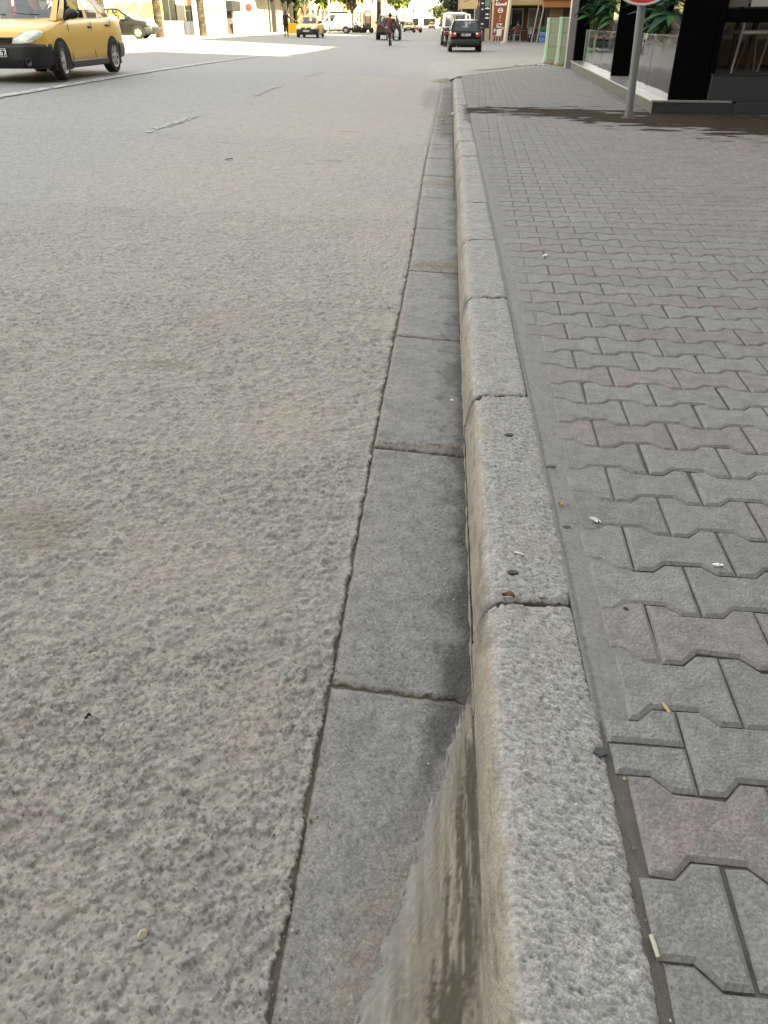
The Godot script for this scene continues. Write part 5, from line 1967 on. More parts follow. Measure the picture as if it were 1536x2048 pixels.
func house(called: String, label: String, lo: Vector3, hi: Vector3, tint: Color, faces: Array, floors: int, bay: float, group := "") -> Node3D:
	# a plain block with a parapet, window openings with frames, panes and sills on the given faces ("w", "e", "n", "s")
	var root := thing(called, label, "building", Vector3((lo.x + hi.x) / 2, lo.y, (lo.z + hi.z) / 2), 0.0, group)
	var s := hi - lo
	slab_box(root, "wall", M.plaster, Vector3(-s.x / 2, -0.6, -s.z / 2), Vector3(s.x / 2, s.y, s.z / 2), 0.0, tint)
	var rf := MB.new()
	rf.col = tint * 0.9
	for e in [[0, s.z / 2 - 0.1, s.x + 0.1, 0.3], [0, -s.z / 2 + 0.1, s.x + 0.1, 0.3], [s.x / 2 - 0.1, 0, 0.3, s.z - 0.5], [-s.x / 2 + 0.1, 0, 0.3, s.z - 0.5]]:
		rf.box(Vector3(e[0], s.y + 0.3, e[1]), Vector3(e[2], 0.62, e[3]))
	part("parapet", rf, M.plaster, root)
	var fh := s.y / floors
	for f in faces:
		var wide := s.z if f in ["w", "e"] else s.x
		var turn: Basis = {"w": Basis(Vector3.UP, -PI / 2), "e": Basis(Vector3.UP, PI / 2), "s": Basis(), "n": Basis(Vector3.UP, PI)}[f]
		var off := (s.x if f in ["w", "e"] else s.z) / 2
		var n := maxi(1, int(wide / bay))
		for fl in floors:
			for k in n:
				var c := Vector3(-wide / 2 + (k + 0.5) * wide / n, fh * (fl + 0.52), 0)
				var ww := minf(1.5, bay * 0.5)
				var hh := minf(1.6, fh * 0.5)
				if fl == 0:
					hh = fh * 0.8
					c.y = hh / 2
					ww = bay * 0.7
				var holder := Node3D.new()
				holder.name = "window" if fl > 0 else "shop_window"
				root.add_child(holder, true)
				holder.transform = Transform3D(turn, turn * (c + Vector3(0, 0, off)))
				var fr := MB.new()
				fr.col = Color(0.5, 0.48, 0.42) if fl else Color(0.1, 0.1, 0.1)
				for e in [[0, hh / 2, ww + 0.1, 0.09], [0, -hh / 2, ww + 0.1, 0.09], [-ww / 2, 0, 0.09, hh - 0.09], [ww / 2, 0, 0.09, hh - 0.09], [0, 0, 0.05, hh - 0.09]]:
					fr.box(Vector3(e[0], e[1], 0.02), Vector3(e[2], e[3], 0.08))
				part("frame", fr, M.plain, holder)
				var pn := MB.new()
				pn.box(Vector3(0, 0, 0.005), Vector3(ww - 0.05, hh - 0.05, 0.02))
				part("pane", pn, M.darkglass, holder)
	return root


func build_restaurant() -> void:
	# local frame: -z runs along the flank away from us, +x into the building
	var root := thing("restaurant", "corner restaurant faced in polished black stone above a white marble ledge", "building", Vector3(2.53, 0.115, -10.98), -0.047)
	var depth := 12.4
	var R := func(called: String, m: Material, a: Vector3, b: Vector3, bev := 0.0) -> MeshInstance3D:
		return slab_box(root, called, m, a, b, bev)
	# plinth, with the marble slabs of the ledge on top
	R.call("plinth", M.basestone, Vector3(0.01, -0.4, -depth), Vector3(16, 0.125, 0.0))
	for k in 6:
		R.call("ledge_slab", M.marble, Vector3(-0.012, 0.126, -depth + k * depth / 6.0 + 0.003), Vector3(0.95, 0.15, -depth + (k + 1) * depth / 6.0 - 0.003 + (0.012 if k == 5 else 0.0)), 0.003)
	for k in 4:
		R.call("plinth_panel", M.basestone, Vector3(1.0 + k * 0.95, -0.1, 0.002), Vector3(1.0 + (k + 1) * 0.95 - 0.006, 0.138, 0.03), 0.003)
	# black fins that face the street corner
	R.call("corner_column", M.granite, Vector3(0.2, 0.15, -0.62), Vector3(0.62, 5.2, -0.05), 0.006)
	R.call("column", M.granite, Vector3(0.15, 0.15, -5.85), Vector3(0.46, 5.2, -5.2), 0.006)
	R.call("column", M.granite, Vector3(0.06, 0.15, -12.15), Vector3(0.62, 5.2, -11.95), 0.006)
	R.call("marble_pillar", M.marble, Vector3(-0.1, -0.13, -12.6), Vector3(0.2, 5.2, -12.17), 0.004)
	R.call("steel_trim", M.chrome, Vector3(0.205, -0.13, -12.42), Vector3(0.235, 5.2, -12.19))
	R.call("polished_side", M.darkglass, Vector3(0.192, 0.83, -0.61), Vector3(0.198, 5.1, -0.06))
	R.call("polished_side", M.darkglass, Vector3(0.142, 0.83, -5.84), Vector3(0.148, 5.1, -5.21))
	# glazing behind the planters
	for e in [[-5.2, -0.62], [-11.95, -5.85]]:
		R.call("flank_glass", M.darkglass, Vector3(0.55, 0.15, e[0]), Vector3(0.575, 3.0, e[1]))
		R.call("gilded_frame", M.gold, Vector3(0.53, 0.15, e[1] - 0.06), Vector3(0.548, 3.0, e[1] - 0.002))
	# upper storeys
	slab_box(root, "upper_wall", M.plaster, Vector3(0.2, 3.0, -depth), Vector3(16, 9.6, -0.05), 0.0, Color(0.5, 0.46, 0.38))
	R.call("fascia", M.granite, Vector3(0.12, 2.9, -depth + 0.02), Vector3(16.02, 3.5, -0.02), 0.01)
	for k in 3:
		for f in 2:
			var z := -2.2 - k * 4.0
			R.call("upper_window", M.darkglass, Vector3(0.185, 4.6 + f * 2.6, z - 0.8), Vector3(0.21, 6.0 + f * 2.6, z + 0.8))
			R.call("upper_window", M.darkglass, Vector3(2.0 + k * 4.5, 4.6 + f * 2.6, -0.07), Vector3(3.6 + k * 4.5, 6.0 + f * 2.6, -0.035))
	# window front facing us, with the dining room behind it
	R.call("window_plinth", M.basestone, Vector3(0.66, 0.14, -0.2), Vector3(16, 0.42, 0.0), 0.006)
	R.call("window_sill", M.plastic, Vector3(0.64, 0.42, -0.2), Vector3(16, 0.435, 0.004))
	for k in 3:
		R.call("front_glass", M.clear, Vector3(0.7 + 2.0 * k, 0.435, -0.1), Vector3(2.66 + 2.0 * k, 0.96, -0.092))
		R.call("upper_glass", M.clear, Vector3(0.7 + 2.0 * k, 1.1, -0.1), Vector3(2.66 + 2.0 * k, 2.9, -0.092))
		R.call("transom", M.granite, Vector3(0.7 + 2.0 * k, 0.96, -0.14), Vector3(2.68 + 2.0 * k - 0.01, 1.1, -0.06), 0.006)
		R.call("mullion", M.granite, Vector3(2.675 + 2.0 * k, 0.44, -0.15), Vector3(2.735 + 2.0 * k, 2.9, -0.05), 0.004)
	R.call("mullion", M.granite, Vector3(0.63, 0.44, -0.15), Vector3(0.695, 2.9, -0.05), 0.004)
	R.call("room_floor", M.basestone, Vector3(0.64, 0.13, -4.5), Vector3(8, 0.42, -0.21))
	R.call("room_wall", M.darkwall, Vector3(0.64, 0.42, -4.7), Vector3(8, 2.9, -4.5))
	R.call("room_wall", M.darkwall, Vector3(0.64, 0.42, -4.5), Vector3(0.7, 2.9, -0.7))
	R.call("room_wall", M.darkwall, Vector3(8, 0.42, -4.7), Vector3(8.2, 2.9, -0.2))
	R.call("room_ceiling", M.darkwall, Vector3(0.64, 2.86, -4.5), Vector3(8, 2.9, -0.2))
	# pale blind and louvre seen through the upper panes
	slab_box(root, "blind", M.plain, Vector3(1.02, 1.12, -0.36), Vector3(1.3, 2.8, -0.33), 0.0, Color(0.75, 0.73, 0.66))
	slab_box(root, "curtain", M.plain, Vector3(0.78, 1.12, -0.4), Vector3(1.0, 2.8, -0.37), 0.0, Color(0.3, 0.3, 0.27))
	for k in 24:
		slab_box(root, "louvre_slat", M.plain, Vector3(1.36, 1.13 + 0.07 * k, -0.4), Vector3(2.4, 1.19 + 0.07 * k, -0.37), 0.0, Color(0.6, 0.55, 0.42))
	# mirror steel planters between the fins
	for e in [[-0.055, -2.6, "near"], [-5.205, -10.4, "far"]]:
		var p := thing("planter", "mirror steel trough %s" % ["between the sign post and the black corner column" if e[2] == "near" else "between the second black column and the white marble pillar"], "planter", root.transform * Vector3(0.188 if e[2] == "near" else 0.14, 0.15, e[0]), root.rotation.y)
		var l: float = e[0] - e[1]
		var first := true
		var z := 0.0
		var widths := [1.55, 1.0] if e[2] == "near" else [1.7, 1.7, 1.62]
		for w in widths:
			var b := MB.new()
			b.grid(20, 12, func(a, t): return Vector3(-0.005 * sin(PI * a) * sin(PI * t) - 0.001 * sin(9.0 * a + 3.0 * t), 0.67 * t, -z - (w - 0.006) * a))
			part("steel_panel", b, M.steel, p)
			z += w
		var c := MB.new()
		c.box(Vector3(0.17, 0.33, -l / 2 - 0.34), Vector3(0.33, 0.66, l - 0.69))
		part("trough", c, M.basestone, p)
		var rim := MB.new()
		for q in [[0.01, -l / 2, 0.02, l], [0.34, -l / 2, 0.02, l], [0.175, -0.68, 0.31, 0.02], [0.175, -l + 0.01, 0.31, 0.02]]:
			rim.box(Vector3(q[0], 0.672, q[1]), Vector3(q[2], 0.016, q[3]))
		part("rim", rim, M.steel, p)
		planter_plant("broad leaved green plant in the %s mirror steel trough" % ["trough nearest the sign post," if e[2] == "near" else "trough beside the white marble pillar,"], p.position + Vector3(0, 0.67, 0) + root.transform.basis.z * -0.62, l - 0.62, root.rotation.y)
	# chairs and a table inside
	var pos := func(x: float, y: float, z: float) -> Vector3: return root.transform * Vector3(x, y, z)
	tube_chair("white tubular armchair just behind the restaurant glass", pos.call(1.18, 0.42, -0.75), 1.75, Color(0.6, 0.58, 0.5))
	tube_chair("white tubular armchair farther right behind the restaurant glass", pos.call(1.62, 0.42, -1.2), -1.3, Color(0.6, 0.58, 0.5))
	var t := thing("dining_table", "brown wooden table behind the restaurant window", "table", pos.call(1.0, 0.42, -1.6), 0.0)
	for k in 5:
		slab_box(t, "plank", M.wood, Vector3(-0.4, 0.72, -0.4 + 0.161 * k), Vector3(0.4, 0.75, -0.245 + 0.161 * k), 0.004)
	for sx in [-1.0, 1.0]:
		for sz in [-1.0, 1.0]:
			slab_box(t, "leg", M.wood, Vector3(sx * 0.36 - 0.03, 0, sz * 0.36 - 0.03), Vector3(sx * 0.36 + 0.03, 0.718, sz * 0.36 + 0.03), 0.004)
	var bench := thing("bench", "cream upholstered bench along the side wall of the restaurant room", "bench", pos.call(1.5, 0.42, -3.2), 0.0)
	slab_box(bench, "seat", M.plain, Vector3(-0.7, 0.3, -0.25), Vector3(0.9, 0.46, 0.25), 0.04, Color(0.6, 0.55, 0.42))
	slab_box(bench, "backrest", M.plain, Vector3(-0.7, 0.462, -0.25), Vector3(0.9, 0.95, -0.1), 0.04, Color(0.6, 0.55, 0.42))
	slab_box(bench, "base", M.wood, Vector3(-0.66, 0.0, -0.2), Vector3(0.86, 0.298, 0.2))


func tube_chair(label: String, at: Vector3, turn: float, tint: Color) -> void:
	var root := thing("chair", label, "chair", at, turn, "white tubular chairs inside the restaurant")
	for sx in [-1.0, 1.0]:
		var f := MB.new()
		f.col = tint
		f.tube([Vector3(sx * 0.26, 0, -0.27), Vector3(sx * 0.24, 0.42, -0.22), Vector3(sx * 0.24, 0.62, -0.2), Vector3(sx * 0.24, 0.66, -0.14), Vector3(sx * 0.235, 0.68, 0.12), Vector3(sx * 0.22, 0.7, 0.24)], [0.014], 8)
		part("arm_frame", f, M.plain, root)
		var g := MB.new()
		g.col = tint
		g.tube([Vector3(sx * 0.25, 0, 0.3), Vector3(sx * 0.22, 0.43, 0.22), Vector3(sx * 0.2, 0.8, 0.3)], [0.014], 8)
		part("rear_leg", g, M.plain, root)
		var r := MB.new()
		r.col = tint
		r.tube([Vector3(sx * 0.24, 0.43, -0.22), Vector3(sx * 0.22, 0.43, 0.22)], [0.016], 8)
		part("seat_rail", r, M.plain, root)
	var s := MB.new()
	s.col = tint
	s.rbox(Vector3(0, 0.445, 0), Vector3(0.44, 0.025, 0.44), 0.01)
	part("seat", s, M.plain, root)
	var b := MB.new()
	b.col = tint
	b.tube([Vector3(-0.2, 0.78, 0.3), Vector3(-0.18, 0.86, 0.315), Vector3(0, 0.9, 0.32), Vector3(0.18, 0.86, 0.315), Vector3(0.2, 0.78, 0.3)], [0.014], 8)
	b.rbox(Vector3(0, 0.74, 0.3), Vector3(0.39, 0.16, 0.014), 0.006, Basis(Vector3.RIGHT, 0.15))
	part("backrest", b, M.plain, root)


func plastic_chair(label: String, at: Vector3, turn: float, tint: Color) -> void:
	var root := thing("terrace_chair", label, "chair", at, turn, "plastic chairs on the cafe terrace")
	for sx in [-1.0, 1.0]:
		for sz in [-1.0, 1.0]:
			var l := MB.new()
			l.col = tint
			l.tube([Vector3(sx * 0.25, 0, sz * 0.25), Vector3(sx * 0.21, 0.44, sz * 0.2)], [0.022, 0.028], 6)
			part("leg", l, M.plain, root)
	var s := MB.new()
	s.col = tint
	s.rbox(Vector3(0, 0.45, 0), Vector3(0.48, 0.03, 0.46), 0.012)
	part("seat", s, M.plain, root)
	var b := MB.new()
	b.col = tint
	b.grid(8, 5, func(a, t): return Vector3((a - 0.5) * (0.46 - 0.08 * t), 0.47 + 0.42 * t, 0.22 + 0.09 * t + 0.05 * (1.0 - pow(2 * a - 1, 2))))
	part("backrest", b, M.plain, root)


func build_sign() -> void:
	var root := thing("road_sign", "round red road sign with white rim on a grey pole by the wet pavement", "sign", Vector3(2.16, walk_y(-10.43), -10.43), 0.1)
	var p := MB.new()
	p.tube([Vector3(0, -0.1, 0), Vector3(-0.02, 0.5, 0), Vector3(-0.085, 2.25, 0)], [0.046, 0.0455, 0.0455], 18)
	part("pole", p, M.pole, root)
	var turn := Basis(Vector3(0, 0, 1), 0.037) * Basis(Vector3.RIGHT, PI / 2)
	var at := Vector3(-0.066, 1.565, 0.06)
	var d := MB.new()
	d.lathe([Vector2(0.001, -0.012), Vector2(0.45, -0.012), Vector2(0.452, 0.0), Vector2(0.446, 0.01), Vector2(0.428, 0.012), Vector2(0.426, 0.006)], 48, turn, at)
	part("white_rim", d, M.signwhite, root)
	var r := MB.new()
	r.lathe([Vector2(0.426, 0.006), Vector2(0.424, 0.009), Vector2(0.001, 0.009)], 48, turn, at)
	part("red_face", r, M.signred, root)
	var w := MB.new()
	w.box(at + turn * Vector3(0, 0.012, 0), Vector3(0.62, 0.14, 0.006))
	part("white_bar", w, M.signwhite, root)
	var c := MB.new()
	for y in [1.4, 1.8]:
		c.tube([Vector3(-0.06, y, 0), Vector3(-0.064, y + 0.04, 0)], [0.053], 16)
	part("clamp", c, M.rim, root)
	var f := MB.new()
	f.col = Color(0.08, 0.07, 0.06)
	f.lathe([Vector2(0.1, 0.0), Vector2(0.075, 0.014), Vector2(0.045, 0.02)], 14)
	part("footing", f, M.mortar, root)


func build_right_far() -> void:
	# hidden blocks of the side street, whose shade falls across the road
	house("apartment_building", "low pale block behind the restaurant on the side street", Vector3(9, -0.2, -38.98), Vector3(24, 9.6, -23.0), Color(0.55, 0.5, 0.4), ["w"], 3, 3.4)
	house("apartment_building", "tall cream block behind the pallets on the side street", Vector3(9.6, -0.3, -68), Vector3(26, 16.8, -39), Color(0.58, 0.5, 0.36), ["w"], 5, 3.6)
	# the cafe: beige upper wall, terrace underneath
	var root := thing("cafe", "cafe with plain beige upper wall over a dark open terrace", "building", Vector3(4.2, -0.2, -73.5))
	slab_box(root, "upper_wall", M.plaster, Vector3(0.1, 2.45, -8.0), Vector3(22, 9.0, 1.6), 0.0, Color(0.5, 0.385, 0.2))
	slab_box(root, "wall_joint", M.plain, Vector3(4.5, 4.2, 1.602), Vector3(4.62, 9.0, 1.64), 0.0, Color(0.25, 0.17, 0.08))
	slab_box(root, "terrace_floor", M.plaster, Vector3(0.0, -0.1, -6.0), Vector3(22, 0.02, 1.6), 0.0, Color(0.2, 0.19, 0.18))
	slab_box(root, "back_wall", M.plaster, Vector3(0.1, 0.02, -6.2), Vector3(22, 2.45, -6.0), 0.0, Color(0.16, 0.08, 0.03))
	slab_box(root, "side_wall", M.plaster, Vector3(0.1, 0.02, -6.0), Vector3(0.3, 2.45, -3.0), 0.0, Color(0.12, 0.06, 0.03))
	for e in [[0.9, 1.9, "window"], [2.3, 3.3, "panel"]]:
		slab_box(root, "window_frame", M.plain, Vector3(e[0], 0.9, -4.0), Vector3(e[1], 2.3, -3.95), 0.01, Color(0.5, 0.48, 0.44))
		slab_box(root, "pane", M.darkglass if e[2] == "window" else M.marble, Vector3(e[0] + 0.08, 0.98, -3.948), Vector3(e[1] - 0.08, 2.22, -3.93))
	slab_box(root, "inner_wall", M.plaster, Vector3(0.3, 0.02, -4.1), Vector3(5.0, 2.45, -4.0), 0.0, Color(0.14, 0.075, 0.03))
	# brown canopy on two pale posts
	var can := thing("canopy", "brown shop canopy on two pale posts right of the cafe terrace", "canopy", Vector3(6.75, -0.2, -71.0))
	slab_box(can, "valance", M.plaster, Vector3(0, 2.75, -0.2), Vector3(6.0, 3.35, 1.2), 0.05, Color(0.42, 0.2, 0.1))
	slab_box(can, "lower_valance", M.plaster, Vector3(0.2, 2.25, -0.1), Vector3(6.0, 2.72, 1.0), 0.03, Color(0.4, 0.16, 0.06))
	for x in [-0.1, 0.3]:
		var b := MB.new()
		b.tube([Vector3(x - 0.35, 0.0, 0.9), Vector3(x, 2.5, 0.8)], [0.055], 8)
		part("post", b, M.marble, can)
	slab_box(can, "shop_front", M.wood, Vector3(0.9, 0, -0.6), Vector3(1.9, 2.2, -0.5), 0.01)
	slab_box(can, "shop_wall", M.darkwall, Vector3(0.6, 0, -0.8), Vector3(6.0, 2.3, -0.65))
	# terrace furniture
	plastic_chair("grey plastic chair with its back to us, nearest the pale street pole", Vector3(5.35, -0.18, -72.3), PI, Color(0.3, 0.31, 0.33))
	plastic_chair("grey plastic chair between the terrace table and the parked moped", Vector3(6.45, -0.18, -72.4), PI + 0.3, Color(0.24, 0.25, 0.27))
	plastic_chair("grey plastic chair deep in the shade of the cafe terrace", Vector3(5.2, -0.18, -74.3), 0.6, Color(0.24, 0.25, 0.27))
	var tb := thing("terrace_table", "white topped cafe table among the grey terrace chairs", "table", Vector3(5.95, -0.18, -73.2))
	slab_box(tb, "tabletop", M.marble, Vector3(-0.4, 0.72, -0.35), Vector3(0.4, 0.75, 0.35), 0.01)
	for sx in [-1.0, 1.0]:
		var b := MB.new()
		b.tube([Vector3(sx * 0.32, 0, 0), Vector3(sx * 0.3, 0.72, 0)], [0.025], 6)
		part("leg", b, M.rim, tb)
	human("person in dark red seated at the cafe table", Vector3(5.35, -0.15, -72.3), 0.1, seated(), {"top": Color(0.1, 0.02, 0.02), "leg": Color(0.02, 0.02, 0.03)}, 0.024)
	human("person in black seated deeper in the cafe terrace", Vector3(4.75, -0.15, -73.2), PI, seated(), {"top": Color(0.02, 0.02, 0.025), "leg": Color(0.03, 0.03, 0.05)}, 0.024)
	motorbike("moped", "black moped parked between the terrace chairs and the water packs", Vector3(6.75, -0.2, -71.2), 0.9, Color(0.03, 0.03, 0.035))
	for k in 4:
		var w := thing("water_pack", ["shrink wrapped pack of blue water bottles, lower left of the stack", "shrink wrapped pack of blue water bottles, lower right of the stack", "shrink wrapped pack of blue water bottles, upper left of the stack", "shrink wrapped pack of blue water bottles, upper right of the stack"][k], "water pack", Vector3(7.25 + 0.75 * (k % 2), -0.2 + 0.38 * (k / 2), -70.4), 0.0, "water packs stacked by the canopy")
		for q in 5:
			var b := MB.new()
			b.lathe([Vector2(0.001, 0), Vector2(0.065, 0.0), Vector2(0.068, 0.1), Vector2(0.06, 0.14), Vector2(0.068, 0.2), Vector2(0.06, 0.28), Vector2(0.022, 0.34), Vector2(0.022, 0.37), Vector2(0.001, 0.37)], 10, Basis(), Vector3(-0.28 + 0.14 * q, 0, 0.15))
			b.lathe([Vector2(0.001, 0), Vector2(0.065, 0.0), Vector2(0.068, 0.1), Vector2(0.06, 0.14), Vector2(0.068, 0.2), Vector2(0.06, 0.28), Vector2(0.022, 0.34), Vector2(0.001, 0.37)], 10, Basis(), Vector3(-0.28 + 0.14 * q, 0, 0.0))
			part("bottle", b, M.bluebottle, w)
	var cr := thing("crate", "dark green crate on top of the blue water packs", "crate", Vector3(7.3, 0.56, -70.4))
	slab_box(cr, "base", M.greencrate, Vector3(-0.35, 0, -0.22), Vector3(0.35, 0.03, 0.22), 0.008)
	for e in [[-0.35, -0.22, -0.32, 0.22], [0.32, -0.22, 0.35, 0.22], [-0.318, -0.22, 0.318, -0.19], [-0.318, 0.19, 0.318, 0.22]]:
		slab_box(cr, "side", M.greencrate, Vector3(e[0], 0.032, e[1]), Vector3(e[2], 0.3, e[3]), 0.006)
	# pole in front of the cafe
	var pole := thing("street_pole", "slightly leaning cream pole standing in front of the cafe", "pole", Vector3(3.95, -0.2, -65.1))
	var pb := MB.new()
	pb.col = Color(0.52, 0.47, 0.36)
	pb.tube([Vector3(0, -0.1, 0), Vector3(0.04, 0.3, 0), Vector3(0.5, 7.5, 0)], [0.19, 0.15, 0.12], 12)
	part("shaft", pb, M.plain, pole)
	var pf := MB.new()
	pf.col = Color(0.4, 0.37, 0.32)
	pf.lathe([Vector2(0.34, 0), Vector2(0.28, 0.12), Vector2(0.17, 0.16)], 12)
	part("footing", pf, M.mortar, pole)
	# brown totem sign with white lettering
	var ts := thing("cafe_sign", "tall brown sign board with white lettering left of the pale pole", "sign", Vector3(3.78, -0.2, -70.2), 0.08)
	slab_box(ts, "board", M.plain, Vector3(-0.5, 0.1, -0.12), Vector3(0.5, 3.3, 0.0), 0.01, Color(0.22, 0.07, 0.028))
	slab_box(ts, "head", M.plain, Vector3(-0.5, 3.3, -0.12), Vector3(0.5, 4.6, -0.004), 0.01, Color(0.07, 0.025, 0.03))
	slab_box(ts, "edge", M.plain, Vector3(-0.62, 0, -0.14), Vector3(-0.5, 4.6, 0.02), 0.01, Color(0.55, 0.4, 0.28))
	var sw := MB.new()
	# the two words painted at the top, right to left
	strokes(sw, [[[0.9, 0.1], [0.75, 0.25], [0.6, 0.1], [0.75, 0.0], [0.9, 0.05], [0.5, 0.0]], [[0.5, 0.0], [0.4, 0.28], [0.25, 0.2], [0.3, 0.0], [0.1, 0.0]], [[0.1, 0.0], [0.0, 0.2], [-0.15, 0.1], [-0.1, -0.12], [0.0, 0.0], [-0.3, 0.0]], [[-0.3, 0.0], [-0.5, 0.14], [-0.72, 0.02], [-0.6, -0.2], [-0.9, -0.22]], [[0.4, 0.42], [0.3, 0.42]]], 0.42, 0.05, Vector3(0, 2.78, 0.003))
	strokes(sw, [[[0.95, 0.4], [0.95, 0.0]], [[0.8, 0.4], [0.8, 0.0], [0.5, 0.0]], [[0.62, 0.0], [0.58, 0.2], [0.45, 0.12], [0.5, 0.0], [0.3, 0.0]], [[0.3, 0.24], [0.12, 0.1], [0.2, 0.0], [0.0, 0.0]], [[0.0, 0.0], [-0.05, 0.18], [-0.12, 0.0], [-0.3, 0.0], [-0.36, 0.2], [-0.42, 0.0], [-0.6, 0.0]], [[-0.6, 0.0], [-0.75, 0.24], [-0.95, 0.1], [-0.8, -0.02], [-0.62, 0.04]], [[-0.7, 0.36], [-0.82, 0.36]], [[-0.3, 0.34], [-0.4, 0.34]]], 0.42, 0.05, Vector3(0, 2.42, 0.003))
	part("lettering", sw, M.whitepaint, ts)
	var lg := MB.new()
	for k in 14:
		var a := TAU * k / 14
		var c := TAU * (k + 1) / 14
		lg.quad(Vector3(cos(a) * 0.13, 2.08 + sin(a) * 0.13, 0.004), Vector3(cos(a) * 0.2, 2.08 + sin(a) * 0.17, 0.004), Vector3(cos(c) * 0.2, 2.08 + sin(c) * 0.17, 0.004), Vector3(cos(c) * 0.13, 2.08 + sin(c) * 0.13, 0.004))
	strokes(lg, [[[-0.1, 0.0], [0.0, 0.05], [0.1, 0.0]]], 1.0, 0.05, Vector3(0, 2.06, 0.006))
	part("emblem", lg, M.whitepaint, ts)
	var lw := MB.new()
	strokes(lw, [[[0.0, 0.2], [0.03, 0.0], [-0.03, -0.1]], [[0.08, -0.3], [-0.08, -0.3]]], 0.7, 0.03, Vector3(0, 1.62, 0.003))
	strokes(lw, [[[-0.2, 0.12], [0.2, 0.12]], [[-0.2, -0.1], [0.2, -0.1]], [[-0.2, 0.12], [-0.2, -0.1]], [[0.05, 0.08], [0.15, 0.08]], [[0.1, 0.08], [0.1, -0.06]], [[-0.12, 0.06], [-0.14, -0.04], [-0.04, -0.06]]], 1.0, 0.04, Vector3(0, 1.1, 0.003))
	strokes(lw, [[[0.35, 0.18], [0.2, 0.06], [0.1, 0.0], [0.0, 0.08], [-0.1, 0.0], [-0.3, 0.0], [-0.36, 0.1]], [[-0.36, 0.0], [-0.4, -0.12]]], 1.0, 0.06, Vector3(0, 0.8, 0.003))
	part("small_lettering", lw, M.whitepaint, ts)
	plastic_chair("pale chair in front of the tall brown sign board", Vector3(3.6, -0.2, -69.2), 2.6, Color(0.5, 0.47, 0.42))
	# dark narrow board
	var ds := thing("menu_board", "narrow black board with white lettering between the collage poster and brown sign", "sign", Vector3(2.75, -0.2, -74.5), 0.05)
	slab_box(ds, "board", M.plain, Vector3(-0.42, 0.9, -0.1), Vector3(0.42, 3.6, 0.0), 0.01, Color(0.02, 0.018, 0.028))
	slab_box(ds, "post", M.plain, Vector3(-0.1, 0.0, -0.08), Vector3(0.1, 0.9, -0.02), 0.0, Color(0.05, 0.03, 0.03))
	slab_box(ds, "panel", M.plain, Vector3(0.0, 2.4, 0.0), Vector3(0.38, 3.5, 0.02), 0.005, Color(0.16, 0.2, 0.18))
	var dw := MB.new()
	for e in [[-0.2, 2.6, 0.12], [-0.2, 2.2, 0.1], [0.2, 2.25, 0.3], [0.2, 1.86, 0.2], [0.2, 1.6, 0.26], [-0.15, 1.2, 0.14]]:
		strokes(dw, [[[-0.5, 0.0], [-0.2, 0.1], [0.1, -0.05], [0.5, 0.05]], [[0.0, 0.2], [0.1, 0.2]]], e[2], 0.07, Vector3(e[0], e[1], 0.024))
	part("lettering", dw, M.whitepaint, ds)
	# posters behind the hatchback
	var bb := thing("billboard", "beige billboard with a small shield emblem above the black hatchback", "billboard", Vector3(1.55, -0.2, -80.0), 0.0)
	slab_box(bb, "board", M.plain, Vector3(-0.75, 2.3, -0.12), Vector3(0.72, 6.0, 0.0), 0.02, Color(0.5, 0.37, 0.2))
	slab_box(bb, "side_edge", M.plain, Vector3(-0.9, 2.2, -0.2), Vector3(-0.75, 6.0, 0.02), 0.01, Color(0.42, 0.32, 0.2))
	for x in [-0.6, 0.55]:
		slab_box(bb, "post", M.rim, Vector3(x - 0.05, 0, -0.1), Vector3(x + 0.05, 2.3, -0.02))
	var shd := MB.new()
	shd.col = Color(0.07, 0.08, 0.11)
	shd.prism(PackedVector2Array([Vector2(-0.2, 0.3), Vector2(-0.2, -0.05), Vector2(-0.1, -0.22), Vector2(0, -0.28), Vector2(0.1, -0.22), Vector2(0.2, -0.05), Vector2(0.2, 0.3)]), 0.01, Basis(), Vector3(-0.1, 4.35, 0.012))
	part("emblem", shd, M.plain, bb)
	var bw := MB.new()
	bw.col = Color(0.08, 0.05, 0.03)
	strokes(bw, [[[-0.4, -0.05], [-0.1, 0.02], [0.1, 0.0], [0.4, 0.08]], [[-0.35, -0.22], [0.05, -0.14]]], 1.0, 0.05, Vector3(-0.1, 3.05, 0.006))
	part("lettering", bw, M.plain, bb)
	var ps := thing("poster", "dark red poster with pale ring shapes beside the beige billboard", "poster", Vector3(2.75, -0.2, -80.2))
	slab_box(ps, "board", M.plain, Vector3(-0.42, 2.3, -0.1), Vector3(0.6, 6.0, 0.0), 0.01, Color(0.2, 0.05, 0.04))
	for e in [[0.0, 3.85, 0.34, Color(0.5, 0.42, 0.42), 0.0], [0.0, 3.85, 0.16, Color(0.03, 0.03, 0.05), 0.008], [-0.18, 3.3, 0.2, Color(0.08, 0.1, 0.14), 0.004], [0.3, 3.4, 0.26, Color(0.5, 0.3, 0.24), 0.0], [-0.1, 2.65, 0.26, Color(0.55, 0.24, 0.14), 0.0], [0.4, 2.8, 0.14, Color(0.55, 0.42, 0.4), 0.004]]:
		var c := MB.new()
		c.col = e[3]
		c.lathe([Vector2(e[2], 0.002 + e[4]), Vector2(e[2] * 0.98, 0.006 + e[4]), Vector2(0.001, 0.006 + e[4])], 14, Basis(Vector3.RIGHT, PI / 2), Vector3(e[0], e[1], 0))
		part("print", c, M.plain, ps)
	slab_box(ps, "post", M.rim, Vector3(0.0, 0, -0.08), Vector3(0.1, 2.3, -0.02))
